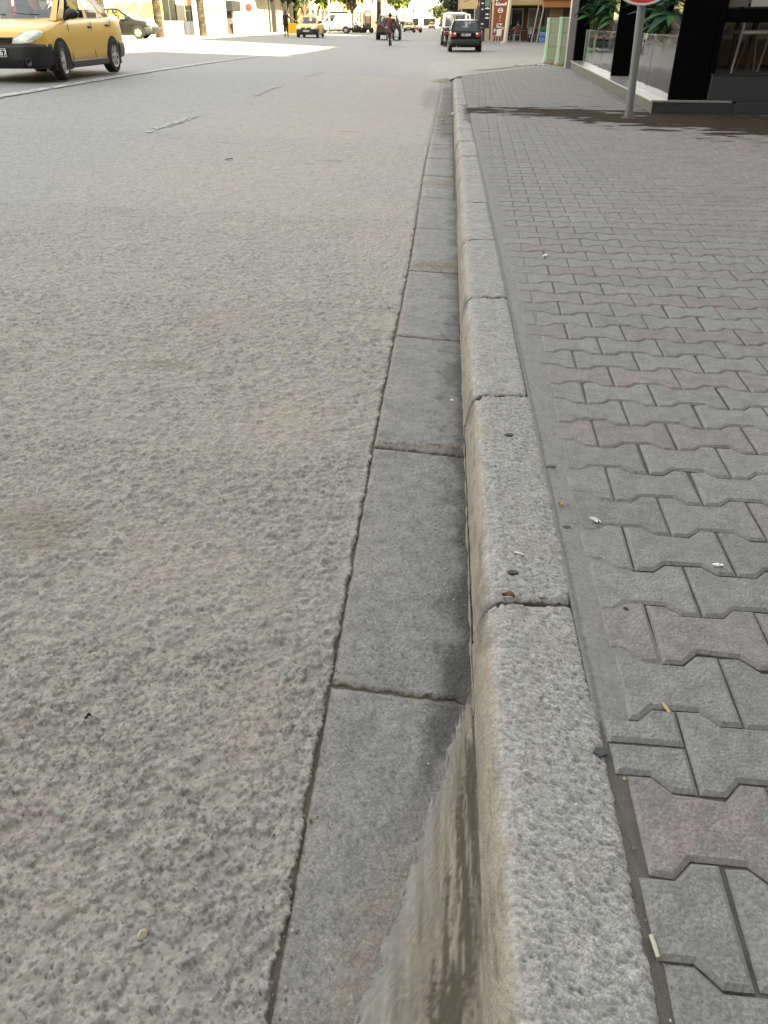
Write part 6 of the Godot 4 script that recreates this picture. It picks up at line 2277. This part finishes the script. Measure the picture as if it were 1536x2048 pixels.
	# pallets wrapped in green film
	for k in 2:
		var z: float = [-25.2, -26.5][k]
		var x: float = [3.42, 3.22][k]
		var p := thing("wrapped_pallet", ["green film wrapped stack on a wooden pallet beside the marble pillar", "green film wrapped stack standing half hidden behind the first pallet"][k], "pallet", Vector3(x, walk_y(z) - 0.03, z), -0.04, "wrapped pallets by the restaurant")
		for q in 5:
			slab_box(p, "deck_board", M.wood, Vector3(-0.42 + 0.17 * q, 0.1, -0.42), Vector3(-0.28 + 0.17 * q, 0.125, 0.42), 0.004)
		for q in 3:
			slab_box(p, "bearer", M.wood, Vector3(-0.42, 0.0, -0.42 + 0.36 * q), Vector3(0.42, 0.098, -0.3 + 0.36 * q), 0.006)
		for q in 3:
			slab_box(p, "carton", M.plain, Vector3(-0.39, 0.128 + 0.34 * q, -0.39), Vector3(0.39, 0.46 + 0.34 * q, 0.39), 0.02, [Color(0.3, 0.3, 0.2), Color(0.33, 0.33, 0.24), Color(0.3, 0.32, 0.22)][q])
		var f := MB.new()
		f.col = Color(0.8, 1.0, 0.8)
		f.grid(48, 20, func(a, t):
			var an: float = TAU * a
			var q := 1.0 / maxf(absf(cos(an)), absf(sin(an)))
			var rr := 0.42 * minf(q, 1.3) * (1.0 + 0.008 * sin(t * 40.0 + a * 9.0)) + (0.05 * pow(1.0 - t, 5))
			return Vector3(cos(an) * rr, 0.06 + 1.09 * t, sin(an) * rr))
		part("film", f, M.film, p)
		for sx in [-1.0, 1.0]:
			slab_box(p, "edge_guard", M.plain, Vector3(sx * 0.4 - 0.06, 0.1, 0.4), Vector3(sx * 0.4 + 0.02, 1.17, 0.435), 0.008, Color(0.42, 0.6, 0.42))
		slab_box(p, "top_sheet", M.plain, Vector3(-0.42, 1.145, -0.42), Vector3(0.42, 1.165, 0.42), 0.01, Color(0.4, 0.47, 0.36))
	var rub := thing("rubbish", "white crumpled scraps lying before the green wrapped pallets", "rubbish", Vector3(2.35, walk_y(-25.5) - 0.03, -25.5))
	for k in 6:
		var b := MB.new()
		b.col = Color(0.4, 0.39, 0.36)
		b.grid(5, 5, func(a, t): return Vector3((a - 0.5) * 0.2, 0.03 + 0.03 * sin(a * 9.0 + k) * cos(t * 8.0), (t - 0.5) * 0.16))
		put("scrap", b.mesh(M.plain), rub, Transform3D(Basis(Vector3.UP, k * 1.3), Vector3(0.16 * k - 0.4, 0, 0.1 * sin(k * 2.0))))
	# street front beyond the cafe, down to the vanishing point
	house("apartment_building", "pale yellow block beyond the cafe posters", Vector3(3.0, -0.35, -112), Vector3(22, 11, -84), Color(0.6, 0.52, 0.36), ["w", "s"], 3, 3.5)
	house("apartment_building", "cream block farther down the right side of the road", Vector3(2.6, -0.35, -172), Vector3(24, 9, -116), Color(0.62, 0.56, 0.44), ["w"], 3, 4.5)
	house("apartment_building", "distant white block at the right end of the road", Vector3(3.0, -0.35, -270), Vector3(26, 12, -178), Color(0.65, 0.62, 0.55), ["w", "s"], 4, 5.0)
	house("apartment_building", "plain block closing the near end of the street", Vector3(-34, 0.0, 16), Vector3(1.8, 17, 34), Color(0.42, 0.39, 0.34), ["n"], 5, 4.0)
	house("apartment_building", "corner block across the side street on our own pavement", Vector3(2.4, 0.0, 0.6), Vector3(46, 26, 40), Color(0.5, 0.47, 0.4), ["w", "n"], 8, 5.2)


func build_left() -> void:
	# broad pavement on the far side of the road
	var a := sheet(8, 120, func(i, j): return Vector3([-60.0, -40.0, -28.0, -22.0, -19.0, -17.0, -16.1, -16.0, -15.98][i], road_y(-16.0, 8.0 - 3.2 * j) + (0.12 if i < 7 else (0.1 if i == 7 else -0.1)), 8.0 - 3.2 * j),
		func(p): return Color(0.34, 0.315, 0.26, 0.0) * (1.0 + 0.15 * nz.mid.get_noise_2d(p.x * 0.3, p.z * 0.3)) * Color(1, 1, 1, 0))
	var m := ArrayMesh.new()
	m.add_surface_from_arrays(Mesh.PRIMITIVE_TRIANGLES, a)
	m.surface_set_material(0, M.asphalt_far)
	struct("pavement", m)
	var gy := 0.33
	house("shop_building", "long white sunlit building behind the parked dark car", Vector3(-40, 0.3, -63), Vector3(-24, 8.5, -18), Color(0.74, 0.7, 0.6), ["e", "s"], 2, 4.5)
	house("shop_building", "white sunlit block behind the boundary wall", Vector3(-36, gy, -84), Vector3(-21.5, 7.0, -66), Color(0.75, 0.72, 0.64), ["e"], 2, 5.0)
	# boundary wall
	var w := thing("boundary_wall", "low grey plastered wall beside the palm trunk", "wall", Vector3(-17.6, gy, -66.5), 0.0)
	slab_box(w, "panel", M.plaster, Vector3(-0.9, -0.1, -1.6), Vector3(0.75, 1.55, -1.4), 0.01, Color(0.42, 0.42, 0.4))
	slab_box(w, "coping", M.plaster, Vector3(-0.92, 1.55, -1.64), Vector3(0.77, 1.62, -1.36), 0.01, Color(0.5, 0.46, 0.4))
	slab_box(w, "upper_panel", M.plaster, Vector3(-0.9, 1.62, -1.59), Vector3(0.75, 3.2, -1.42), 0.0, Color(0.7, 0.68, 0.62))
	# kiosk with the louvred shutter
	var kk := thing("kiosk", "small white kiosk with louvred shutter and dark window awning", "kiosk", Vector3(-17.4, gy, -71.5))
	slab_box(kk, "wall", M.plaster, Vector3(-2.0, -0.1, -9.5), Vector3(0.0, 3.4, 2.2), 0.0, Color(0.75, 0.72, 0.65))
	for q in 26:
		slab_box(kk, "shutter_slat", M.plain, Vector3(-0.25, 0.08 + 0.09 * q, 2.21), Vector3(0.28, 0.135 + 0.09 * q, 2.26), 0.0, Color(0.2, 0.2, 0.19))
	slab_box(kk, "shutter_back", M.plain, Vector3(-0.3, 0.0, 2.2), Vector3(0.3, 2.45, 2.215), 0.0, Color(0.03, 0.035, 0.03))
	slab_box(kk, "awning", M.plain, Vector3(0.02, 1.5, -0.9), Vector3(0.7, 2.2, 1.9), 0.02, Color(0.018, 0.019, 0.02))
	slab_box(kk, "doorway", M.plain, Vector3(0.0, 0.0, -0.5), Vector3(0.02, 1.5, 1.6), 0.0, Color(0.07, 0.05, 0.045))
	slab_box(kk, "notice", M.plain, Vector3(0.002, 0.7, -4.6), Vector3(0.03, 2.3, -1.6), 0.0, Color(0.5, 0.42, 0.26))
	# bench-like metal frame and the red disc
	var t := thing("metal_frame", "bare metal table frame standing before the kiosk", "frame", Vector3(-16.5, gy, -71.5), 0.1)
	for e in [[-0.6, 0.5], [1.2, 0.5], [-0.6, -0.4], [1.2, -0.4]]:
		slab_box(t, "leg", M.plain, Vector3(e[0] - 0.025, 0, e[1] - 0.025), Vector3(e[0] + 0.025, 0.78, e[1] + 0.025), 0.0, Color(0.35, 0.33, 0.3))
	slab_box(t, "top_rail", M.plain, Vector3(-0.65, 0.78, -0.45), Vector3(1.5, 0.84, 0.55), 0.01, Color(0.12, 0.08, 0.06))
	var br := MB.new()
	br.col = Color(0.15, 0.13, 0.12)
	br.tube([Vector3(0.5, 0.05, 0.5), Vector3(0.85, 0.75, 0.5)], [0.025], 6)
	part("brace", br, M.plain, t)
	var sg := thing("stop_disc", "round red disc on a thin leaning post before the kiosk", "sign", Vector3(-15.95, gy - 0.05, -71.2))
	var sp := MB.new()
	sp.col = Color(0.14, 0.1, 0.08)
	sp.tube([Vector3(0, 0, 0), Vector3(-0.1, 2.1, 0)], [0.03], 6)
	part("post", sp, M.plain, sg)
	var sd := MB.new()
	sd.lathe([Vector2(0.001, -0.02), Vector2(0.28, -0.02), Vector2(0.28, 0.01), Vector2(0.001, 0.012)], 20, Basis(Vector3.RIGHT, PI / 2), Vector3(0.18, 1.82, 0.04))
	part("disc", sd, M.signred, sg)
	# arcade of dark posts under a canopy
	var ar := thing("arcade", "white shop front with dark slender columns under a flat canopy", "building", Vector3(-17.3, gy - 0.05, -92))
	slab_box(ar, "wall", M.plaster, Vector3(-9, -0.2, -12), Vector3(-0.7, 5.0, 11), 0.0, Color(0.75, 0.71, 0.62))
	slab_box(ar, "canopy", M.plaster, Vector3(-0.7, 2.95, -8), Vector3(0.9, 3.2, 8.5), 0.01, Color(0.36, 0.3, 0.26))
	for e in [[6.6, 0.07], [4.6, 0.2], [-1.6, 0.2], [-5.2, 0.2]]:
		slab_box(ar, "column", M.plain, Vector3(0.3 - e[1], 0.0, e[0] - 0.2), Vector3(0.3 + e[1], 2.948, e[0] + 0.2), 0.01, Color(0.022, 0.018, 0.017))
	house("shop_building", "orange beige building behind the person and the open taxi", Vector3(-34, 0.1, -126), Vector3(-16.8, 9, -105), Color(0.66, 0.46, 0.28), ["e", "s"], 3, 3.6)
	house("shop_building", "yellow sunlit block in the distance behind the parked mopeds", Vector3(-40, 0.0, -215), Vector3(-15.5, 10, -150), Color(0.72, 0.62, 0.38), ["e", "s"], 3, 5.0)
	house("shop_building", "pale block closing the far left of the road", Vector3(-46, -0.2, -330), Vector3(-13.5, 9, -225), Color(0.74, 0.68, 0.52), ["e", "s"], 3, 6.0)
	house("shop_building", "far pale block standing across the end of the road", Vector3(-30, -0.4, -470), Vector3(34, 8, -440), Color(0.72, 0.68, 0.56), ["s"], 2, 8.0)
	# freezer boxes and the yellow stand by the white post
	var fz := thing("display_freezer", "low white display freezer behind the white street post", "freezer", Vector3(-18.9, gy, -61.5), 0.2)
	slab_box(fz, "cabinet", M.whitepaint, Vector3(-0.7, 0.1, -0.35), Vector3(0.7, 0.85, 0.35), 0.04)
	slab_box(fz, "front_panel", M.plain, Vector3(-0.62, 0.2, 0.352), Vector3(0.0, 0.72, 0.37), 0.0, Color(0.3, 0.3, 0.3))
	slab_box(fz, "lid", M.darkglass, Vector3(-0.64, 0.852, -0.3), Vector3(0.64, 0.88, 0.3))
	var cb := thing("cabinet", "dark blue steel cabinet beside the white display freezer", "cabinet", Vector3(-17.75, gy, -61.5), 0.1)
	slab_box(cb, "body", M.plain, Vector3(-0.4, 0.05, -0.3), Vector3(0.4, 0.85, 0.3), 0.01, Color(0.04, 0.045, 0.07))
	slab_box(cb, "door", M.plain, Vector3(-0.36, 0.1, 0.302), Vector3(0.0, 0.8, 0.315), 0.004, Color(0.06, 0.07, 0.1))
	slab_box(cb, "door", M.plain, Vector3(0.02, 0.1, 0.302), Vector3(0.37, 0.8, 0.315), 0.004, Color(0.05, 0.055, 0.08))
	var rk := thing("display_rack", "thin wire rack with a small red price board on top of the dark cabinet", "rack", Vector3(-17.75, gy + 0.85, -61.5))
	var rb := MB.new()
	rb.col = Color(0.3, 0.3, 0.3)
	for x in [-0.3, 0.0, 0.3]:
		rb.tube([Vector3(x, 0, 0), Vector3(x, 0.9, 0)], [0.014], 5)
	rb.tube([Vector3(-0.3, 0.6, 0), Vector3(0.3, 0.6, 0)], [0.014], 5)
	part("wire", rb, M.plain, rk)
	slab_box(rk, "board", M.plain, Vector3(-0.35, 0.9, -0.02), Vector3(0.2, 1.25, 0.02), 0.004, Color(0.5, 0.2, 0.13))
	var aw := thing("awning", "yellow cloth awning on the white building behind the freezer", "awning", Vector3(-21.3, 1.4, -62.5))
	slab_box(aw, "cloth", M.plain, Vector3(-2.0, 0.0, -0.3), Vector3(1.3, 0.9, 0.0), 0.02, Color(0.75, 0.6, 0.16))
	for x in [-1.9, 1.2]:
		slab_box(aw, "post", M.rim, Vector3(x - 0.03, -1.1, -0.2), Vector3(x + 0.03, 0.0, -0.1))
	# posts, palms, shrub
	var wp := thing("white_post", "tall plain white post left of the rough palm trunk", "post", Vector3(-16.45, 0.25, -58.2))
	var wb := MB.new()
	wb.tube([Vector3(0, -0.2, 0), Vector3(0, 0.2, 0), Vector3(-0.04, 6.5, 0)], [0.17, 0.15, 0.13], 14)
	part("shaft", wb, M.whitepaint, wp)
	palm("rough brown palm trunk right of the white post", Vector3(-16.9, gy, -61.2), 4.6, 0.27, 18, "palms along the far pavement")
	palm("sunlit palm between the yellow taxi and the dark parked car's hood", Vector3(-17.4, gy, -53.5), 5.2, 0.24, 16, "palms along the far pavement")
	palm("palm right behind the tail of the near yellow taxi", Vector3(-18.6, gy, -47.5), 5.4, 0.24, 16, "palms along the far pavement")
	palm("distant orange brown palm above the off-road car", Vector3(-9.2, 0.0, -118), 7.2, 0.3, 18, "palms along the far pavement")
	bush("yellow green sunlit shrub between near taxi and dark parked car", Vector3(-17.2, gy - 0.05, -44.6), 0.75, 1.35, Color(0.17, 0.16, 0.03))
	# dark saloon parked nose to the right
	var sd2 := thing("saloon", "dark grey saloon parked in the sun beyond the near taxi", "car", Vector3(-18.6, gy, -49.8), -1.45)
	var spec := sedan_spec(M.greypaint)
	car(sd2, spec)
	tree("roadside_tree", "dense leafy tree behind the lamp post and white van", Vector3(-16.6, 0.1, -104.0), 6.2, 3.3, 0.22, Color(0.1, 0.12, 0.025), 3600, "broad leaved trees along the road")
	tree("roadside_tree", "darker tree touching the right of the orange building", Vector3(-17.6, 0.15, -98.5), 5.0, 1.9, 0.16, Color(0.045, 0.055, 0.025), 1800, "broad leaved trees along the road")
	tree("roadside_tree", "green tree behind the far taxi on the left of the road", Vector3(-9.6, -0.1, -165.0), 8.2, 3.4, 0.25, Color(0.09, 0.11, 0.03), 2800, "broad leaved trees along the road")
	tree("roadside_tree", "dark tree left of the beige billboard", Vector3(0.9, -0.3, -92.0), 5.6, 1.9, 0.2, Color(0.04, 0.055, 0.03), 2600, "broad leaved trees along the road", 0.15)
	tree("roadside_tree", "hazy round tree at the end of the road", Vector3(-2.5, -0.35, -300.0), 7.0, 3.5, 0.25, Color(0.1, 0.11, 0.05), 1600, "broad leaved trees along the road")
	tree("roadside_tree", "sunlit tree above the parked mopeds far left", Vector3(-15.0, 0.0, -140.0), 8.0, 3.6, 0.25, Color(0.14, 0.14, 0.03), 2400, "broad leaved trees along the road")
	# lamp post
	var lp := thing("street_lamp", "thin grey lamp post before the white van", "street lamp", Vector3(-12.9, 0.1, -97.0))
	var lb := MB.new()
	lb.col = Color(0.35, 0.36, 0.36)
	lb.tube([Vector3(0, -0.1, 0), Vector3(0, 0.8, 0), Vector3(0, 7.5, 0), Vector3(0.5, 8.0, 0), Vector3(1.6, 8.1, 0)], [0.13, 0.1, 0.075, 0.06, 0.05], 10)
	part("mast", lb, M.plain, lp)
	slab_box(lp, "lamp_head", M.rim, Vector3(1.4, 8.02, -0.12), Vector3(2.1, 8.16, 0.12), 0.03)
	# traffic
	taxi("yellow taxi with black bumper and plate 8767 nearest us on the left", Vector3(-7.67, road_y(-7.67, -16.6), -16.75), PI, true, "yellow taxis on the road")
	var t2 := taxi("yellow taxi stopped with its passenger door wide open", Vector3(-11.0, road_y(-11, -70) + 0.01, -71.5), PI - 0.02, false, "yellow taxis on the road")
	var dr := Node3D.new()
	dr.name = "open_door"
	t2.add_child(dr)
	dr.transform = Transform3D(Basis(Vector3.UP, 1.25), Vector3(0.82, 0.0, -0.84))
	slab_box(dr, "panel", M.deepyellow, Vector3(-0.03, 0.26, 0.0), Vector3(0.03, 0.95, 1.05), 0.02)
	var df := MB.new()
	df.tube([Vector3(0, 0.95, 0.04), Vector3(-0.04, 1.2, 0.4), Vector3(-0.08, 1.38, 0.75), Vector3(-0.08, 1.38, 1.0), Vector3(0, 0.95, 1.04)], [0.022], 6)
	part("window_frame", df, M.yellow, dr)
	human("person in black standing beside the open door of the stopped taxi", Vector3(-12.75, 0.15, -70.3), PI + 0.2, {"hanl": Vector3(-0.4, 1.1, -0.3), "elbl": Vector3(-0.34, 1.2, -0.05)}, {"top": Color(0.004, 0.004, 0.005), "leg": Color(0.004, 0.004, 0.005), "hair": Color(0.03, 0.012, 0.008), "skin": Color(0.09, 0.045, 0.03)}, 0.02)
	taxi("far yellow taxi driving towards us between off-road car and vans", Vector3(-6.7, -0.16, -150.0), PI, false, "yellow taxis on the road")
	taxi("tiny yellow taxi farthest down the road", Vector3(-4.9, -0.22, -246.0), PI, false, "yellow taxis on the road")
	hatchback()
	suv()
	motorbike("moped", "small moped ridden by the person in a maroon shirt", Vector3(-3.6, road_y(-3.6, -55), -55.05), 0.0, Color(0.32, 0.34, 0.34))
	var ride := seated()
	for e in ride:
		ride[e] += Vector3(0, 0.3, 0.2)
	ride.merge({"footl": Vector3(-0.2, 0.33, -0.02), "footr": Vector3(0.2, 0.33, -0.02), "toel": Vector3(-0.24, 0.3, -0.18), "toer": Vector3(0.24, 0.3, -0.18), "kneel": Vector3(-0.22, 0.72, -0.2), "kneer": Vector3(0.22, 0.72, -0.2), "hanl": Vector3(-0.32, 1.0, -0.2), "hanr": Vector3(0.32, 1.0, -0.2), "elbl": Vector3(-0.36, 1.05, 0.1), "elbr": Vector3(0.36, 1.05, 0.1)}, true)
	human("person in a maroon shirt riding the moped away from us", Vector3(-3.6, road_y(-3.6, -55) + 0.02, -55.0), 0.0, ride, {"top": Color(0.085, 0.026, 0.03), "leg": Color(0.03, 0.03, 0.04), "sleeve": Color(0.085, 0.026, 0.03)}, 0.02)
	var bag := thing("shopping_bag", "pale bag hanging at the right side of the ridden moped", "bag", Vector3(-3.23, 0.48, -55.05), 0.0)
	var bg := MB.new()
	bg.col = Color(0.6, 0.64, 0.64)
	bg.lathe([Vector2(0.001, -0.2), Vector2(0.12, -0.19), Vector2(0.15, -0.05), Vector2(0.13, 0.14), Vector2(0.06, 0.22), Vector2(0.02, 0.3)], 12)
	part("sack", bg, M.plain, bag)
	van("white van parked across behind the lamp post, side towards us", Vector3(-12.9, 0.1, -101.5), PI / 2, "white vans")
	van("white van parked in front of the black hatchback", Vector3(0.3, -0.2, -62.0), 0.02, "white vans")
	van("white van parked ahead of the first white van on the right", Vector3(0.75, -0.2, -70.0), 0.0, "white vans")
	var dk := motorbike("motorcycle", "dark motorcycle parked at the left corner of the white van", Vector3(-0.25, -0.2, -57.0), 0.1, Color(0.02, 0.02, 0.02))
	for k in 4:
		motorbike("moped", ["leftmost dark moped in the row beside the off-road car", "second dark moped in the row beside the off-road car", "third moped in the row, nearest the off-road car", "red moped parked far off right of the far taxi"][k], [Vector3(-11.6, 0.05, -112), Vector3(-10.9, 0.05, -110.5), Vector3(-10.1, 0.03, -110), Vector3(-5.0, -0.2, -140)][k], 0.7 + 0.5 * k, [Color(0.04, 0.04, 0.045), Color(0.06, 0.03, 0.03), Color(0.03, 0.03, 0.035), Color(0.4, 0.06, 0.05)][k], "parked mopeds")
	var pc := thing("saloon", "pale blue white car parked behind the row of mopeds", "car", Vector3(-13.6, 0.05, -122.0), PI - 0.5)
	car(pc, sedan_spec(M.whitepaint))
	human("pedestrian in dark clothes walking far down the road, left of the pair", Vector3(-1.2, -0.3, -170.0), 0.2, {}, {"top": Color(0.03, 0.06, 0.08), "leg": Color(0.02, 0.02, 0.03)}, 0.03, "far pedestrians")
	human("pedestrian in dark clothes walking far down the road, right of the pair", Vector3(-0.6, -0.3, -171.0), 0.0, {}, {"top": Color(0.02, 0.03, 0.05), "leg": Color(0.03, 0.03, 0.04)}, 0.03, "far pedestrians")
	var ad := thing("poster_column", "slim advertising panel with dark portrait print behind the mopeds", "poster", Vector3(-10.9, 0.05, -121.0))
	slab_box(ad, "panel", M.plain, Vector3(-0.45, 0.3, -0.1), Vector3(0.45, 2.4, 0.0), 0.01, Color(0.09, 0.07, 0.06))
	slab_box(ad, "print", M.plain, Vector3(-0.3, 1.0, 0.002), Vector3(0.3, 2.2, 0.01), 0.0, Color(0.35, 0.22, 0.2))
	slab_box(ad, "top", M.plain, Vector3(-0.5, 2.4, -0.12), Vector3(0.5, 4.2, 0.02), 0.01, Color(0.7, 0.7, 0.68))
	var rd := thing("round_sign", "back of a round white sign right of the off-road car", "sign", Vector3(-5.6, -0.1, -105.0))
	var rs := MB.new()
	rs.lathe([Vector2(0.001, -0.02), Vector2(0.62, -0.02), Vector2(0.62, 0.02), Vector2(0.001, 0.02)], 20, Basis(Vector3.RIGHT, PI / 2), Vector3(0, 2.0, 0))
	rs.tube([Vector3(0, 0, -0.06), Vector3(0, 2.4, -0.06)], [0.05], 6)
	part("disc", rs, M.whitepaint, rd)


func _ready() -> void:
	# camera, sky, sun, exposure
	var cam := Camera3D.new()
	cam.name = "Camera"
	add_child(cam)
	cam.position = Vector3(0, EYE, 0)
	cam.rotation = Vector3(deg_to_rad(-32.4), deg_to_rad(4.14), 0)
	cam.fov = rad_to_deg(2.0 * atan(1024.0 / 1541.0))
	cam.near = 0.05
	cam.far = 3000.0
	var sky := ProceduralSkyMaterial.new()
	sky.sky_top_color = Color(0.56, 0.575, 0.59)
	sky.sky_horizon_color = Color(1.0, 0.98, 0.945)
	sky.sky_curve = 0.3
	sky.ground_bottom_color = Color(0.4, 0.38, 0.34)
	sky.ground_horizon_color = Color(0.8, 0.78, 0.72)
	var env := Environment.new()
	env.background_mode = Environment.BG_SKY
	env.sky = Sky.new()
	env.sky.sky_material = sky
	env.background_energy_multiplier = 0.55
	env.tonemap_mode = Environment.TONE_MAPPER_LINEAR
	env.tonemap_exposure = 11.5
	env.sdfgi_enabled = true
	env.ssao_enabled = true
	env.ssil_enabled = true
	var we := WorldEnvironment.new()
	we.name = "WorldEnvironment"
	we.environment = env
	add_child(we)
	var sun := DirectionalLight3D.new()
	sun.name = "Sun"
	sun.light_energy = 1.05
	sun.light_color = Color(1.0, 0.96, 0.76)
	sun.light_angular_distance = 0.5
	sun.shadow_enabled = true
	add_child(sun)
	var to_sun := Vector3(0.85 * cos(0.523), sin(0.523), 0.53 * cos(0.523))
	sun.look_at_from_position(to_sun * 50.0, Vector3.ZERO)

	rng.seed = 20240607
	var S := FastNoiseLite.TYPE_SIMPLEX_SMOOTH
	nz = {"low": noise(S, 0.55, 1, 3), "mid": noise(S, 14.0, 2, 3), "fine": noise(S, 95.0, 3, 2), "grit": noise(S, 150.0, 9, 2), "cell": cells(64.0, 4, false), "cellv": cells(64.0, 4, true), "big": cells(34.0, 5, false), "bigv": cells(34.0, 5, true), "open": noise(S, 2.2, 6, 2), "pit": noise(S, 85.0, 7, 2), "gravel": cells(150.0, 10, false), "gravelv": cells(150.0, 10, true), "rough": noise(S, 9.0, 41, 2), "patch": noise(S, 2.4, 42, 4), "streak": noise(S, 1.5, 8, 3)}
	make_materials()
	M.darklamp = mat(0.08, 0.012, 0.01, 0.25)
	M.gold = mat(0.75, 0.55, 0.25, 0.2, 1.0)
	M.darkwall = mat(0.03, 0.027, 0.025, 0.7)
	M.signwhite = mat(0.6, 0.6, 0.6, 0.4)
	M.signred = mat(0.5, 0.045, 0.03, 0.4)
	M.bluebottle = mat(0.14, 0.24, 0.5, 0.2)
	M.greencrate = mat(0.01, 0.09, 0.05, 0.5)
	M.greypaint = mat(0.01, 0.0085, 0.0075, 0.3)
	M.film = glass(0.5, 0.54, 0.38, 0.35)
	M.film.roughness = 0.35
	build_road()
	build_gutter()
	build_kerb()
	build_sidewalk()
	build_side_street()
	build_restaurant()
	build_right_far()
	build_left()
	build_sign()
	build_litter()
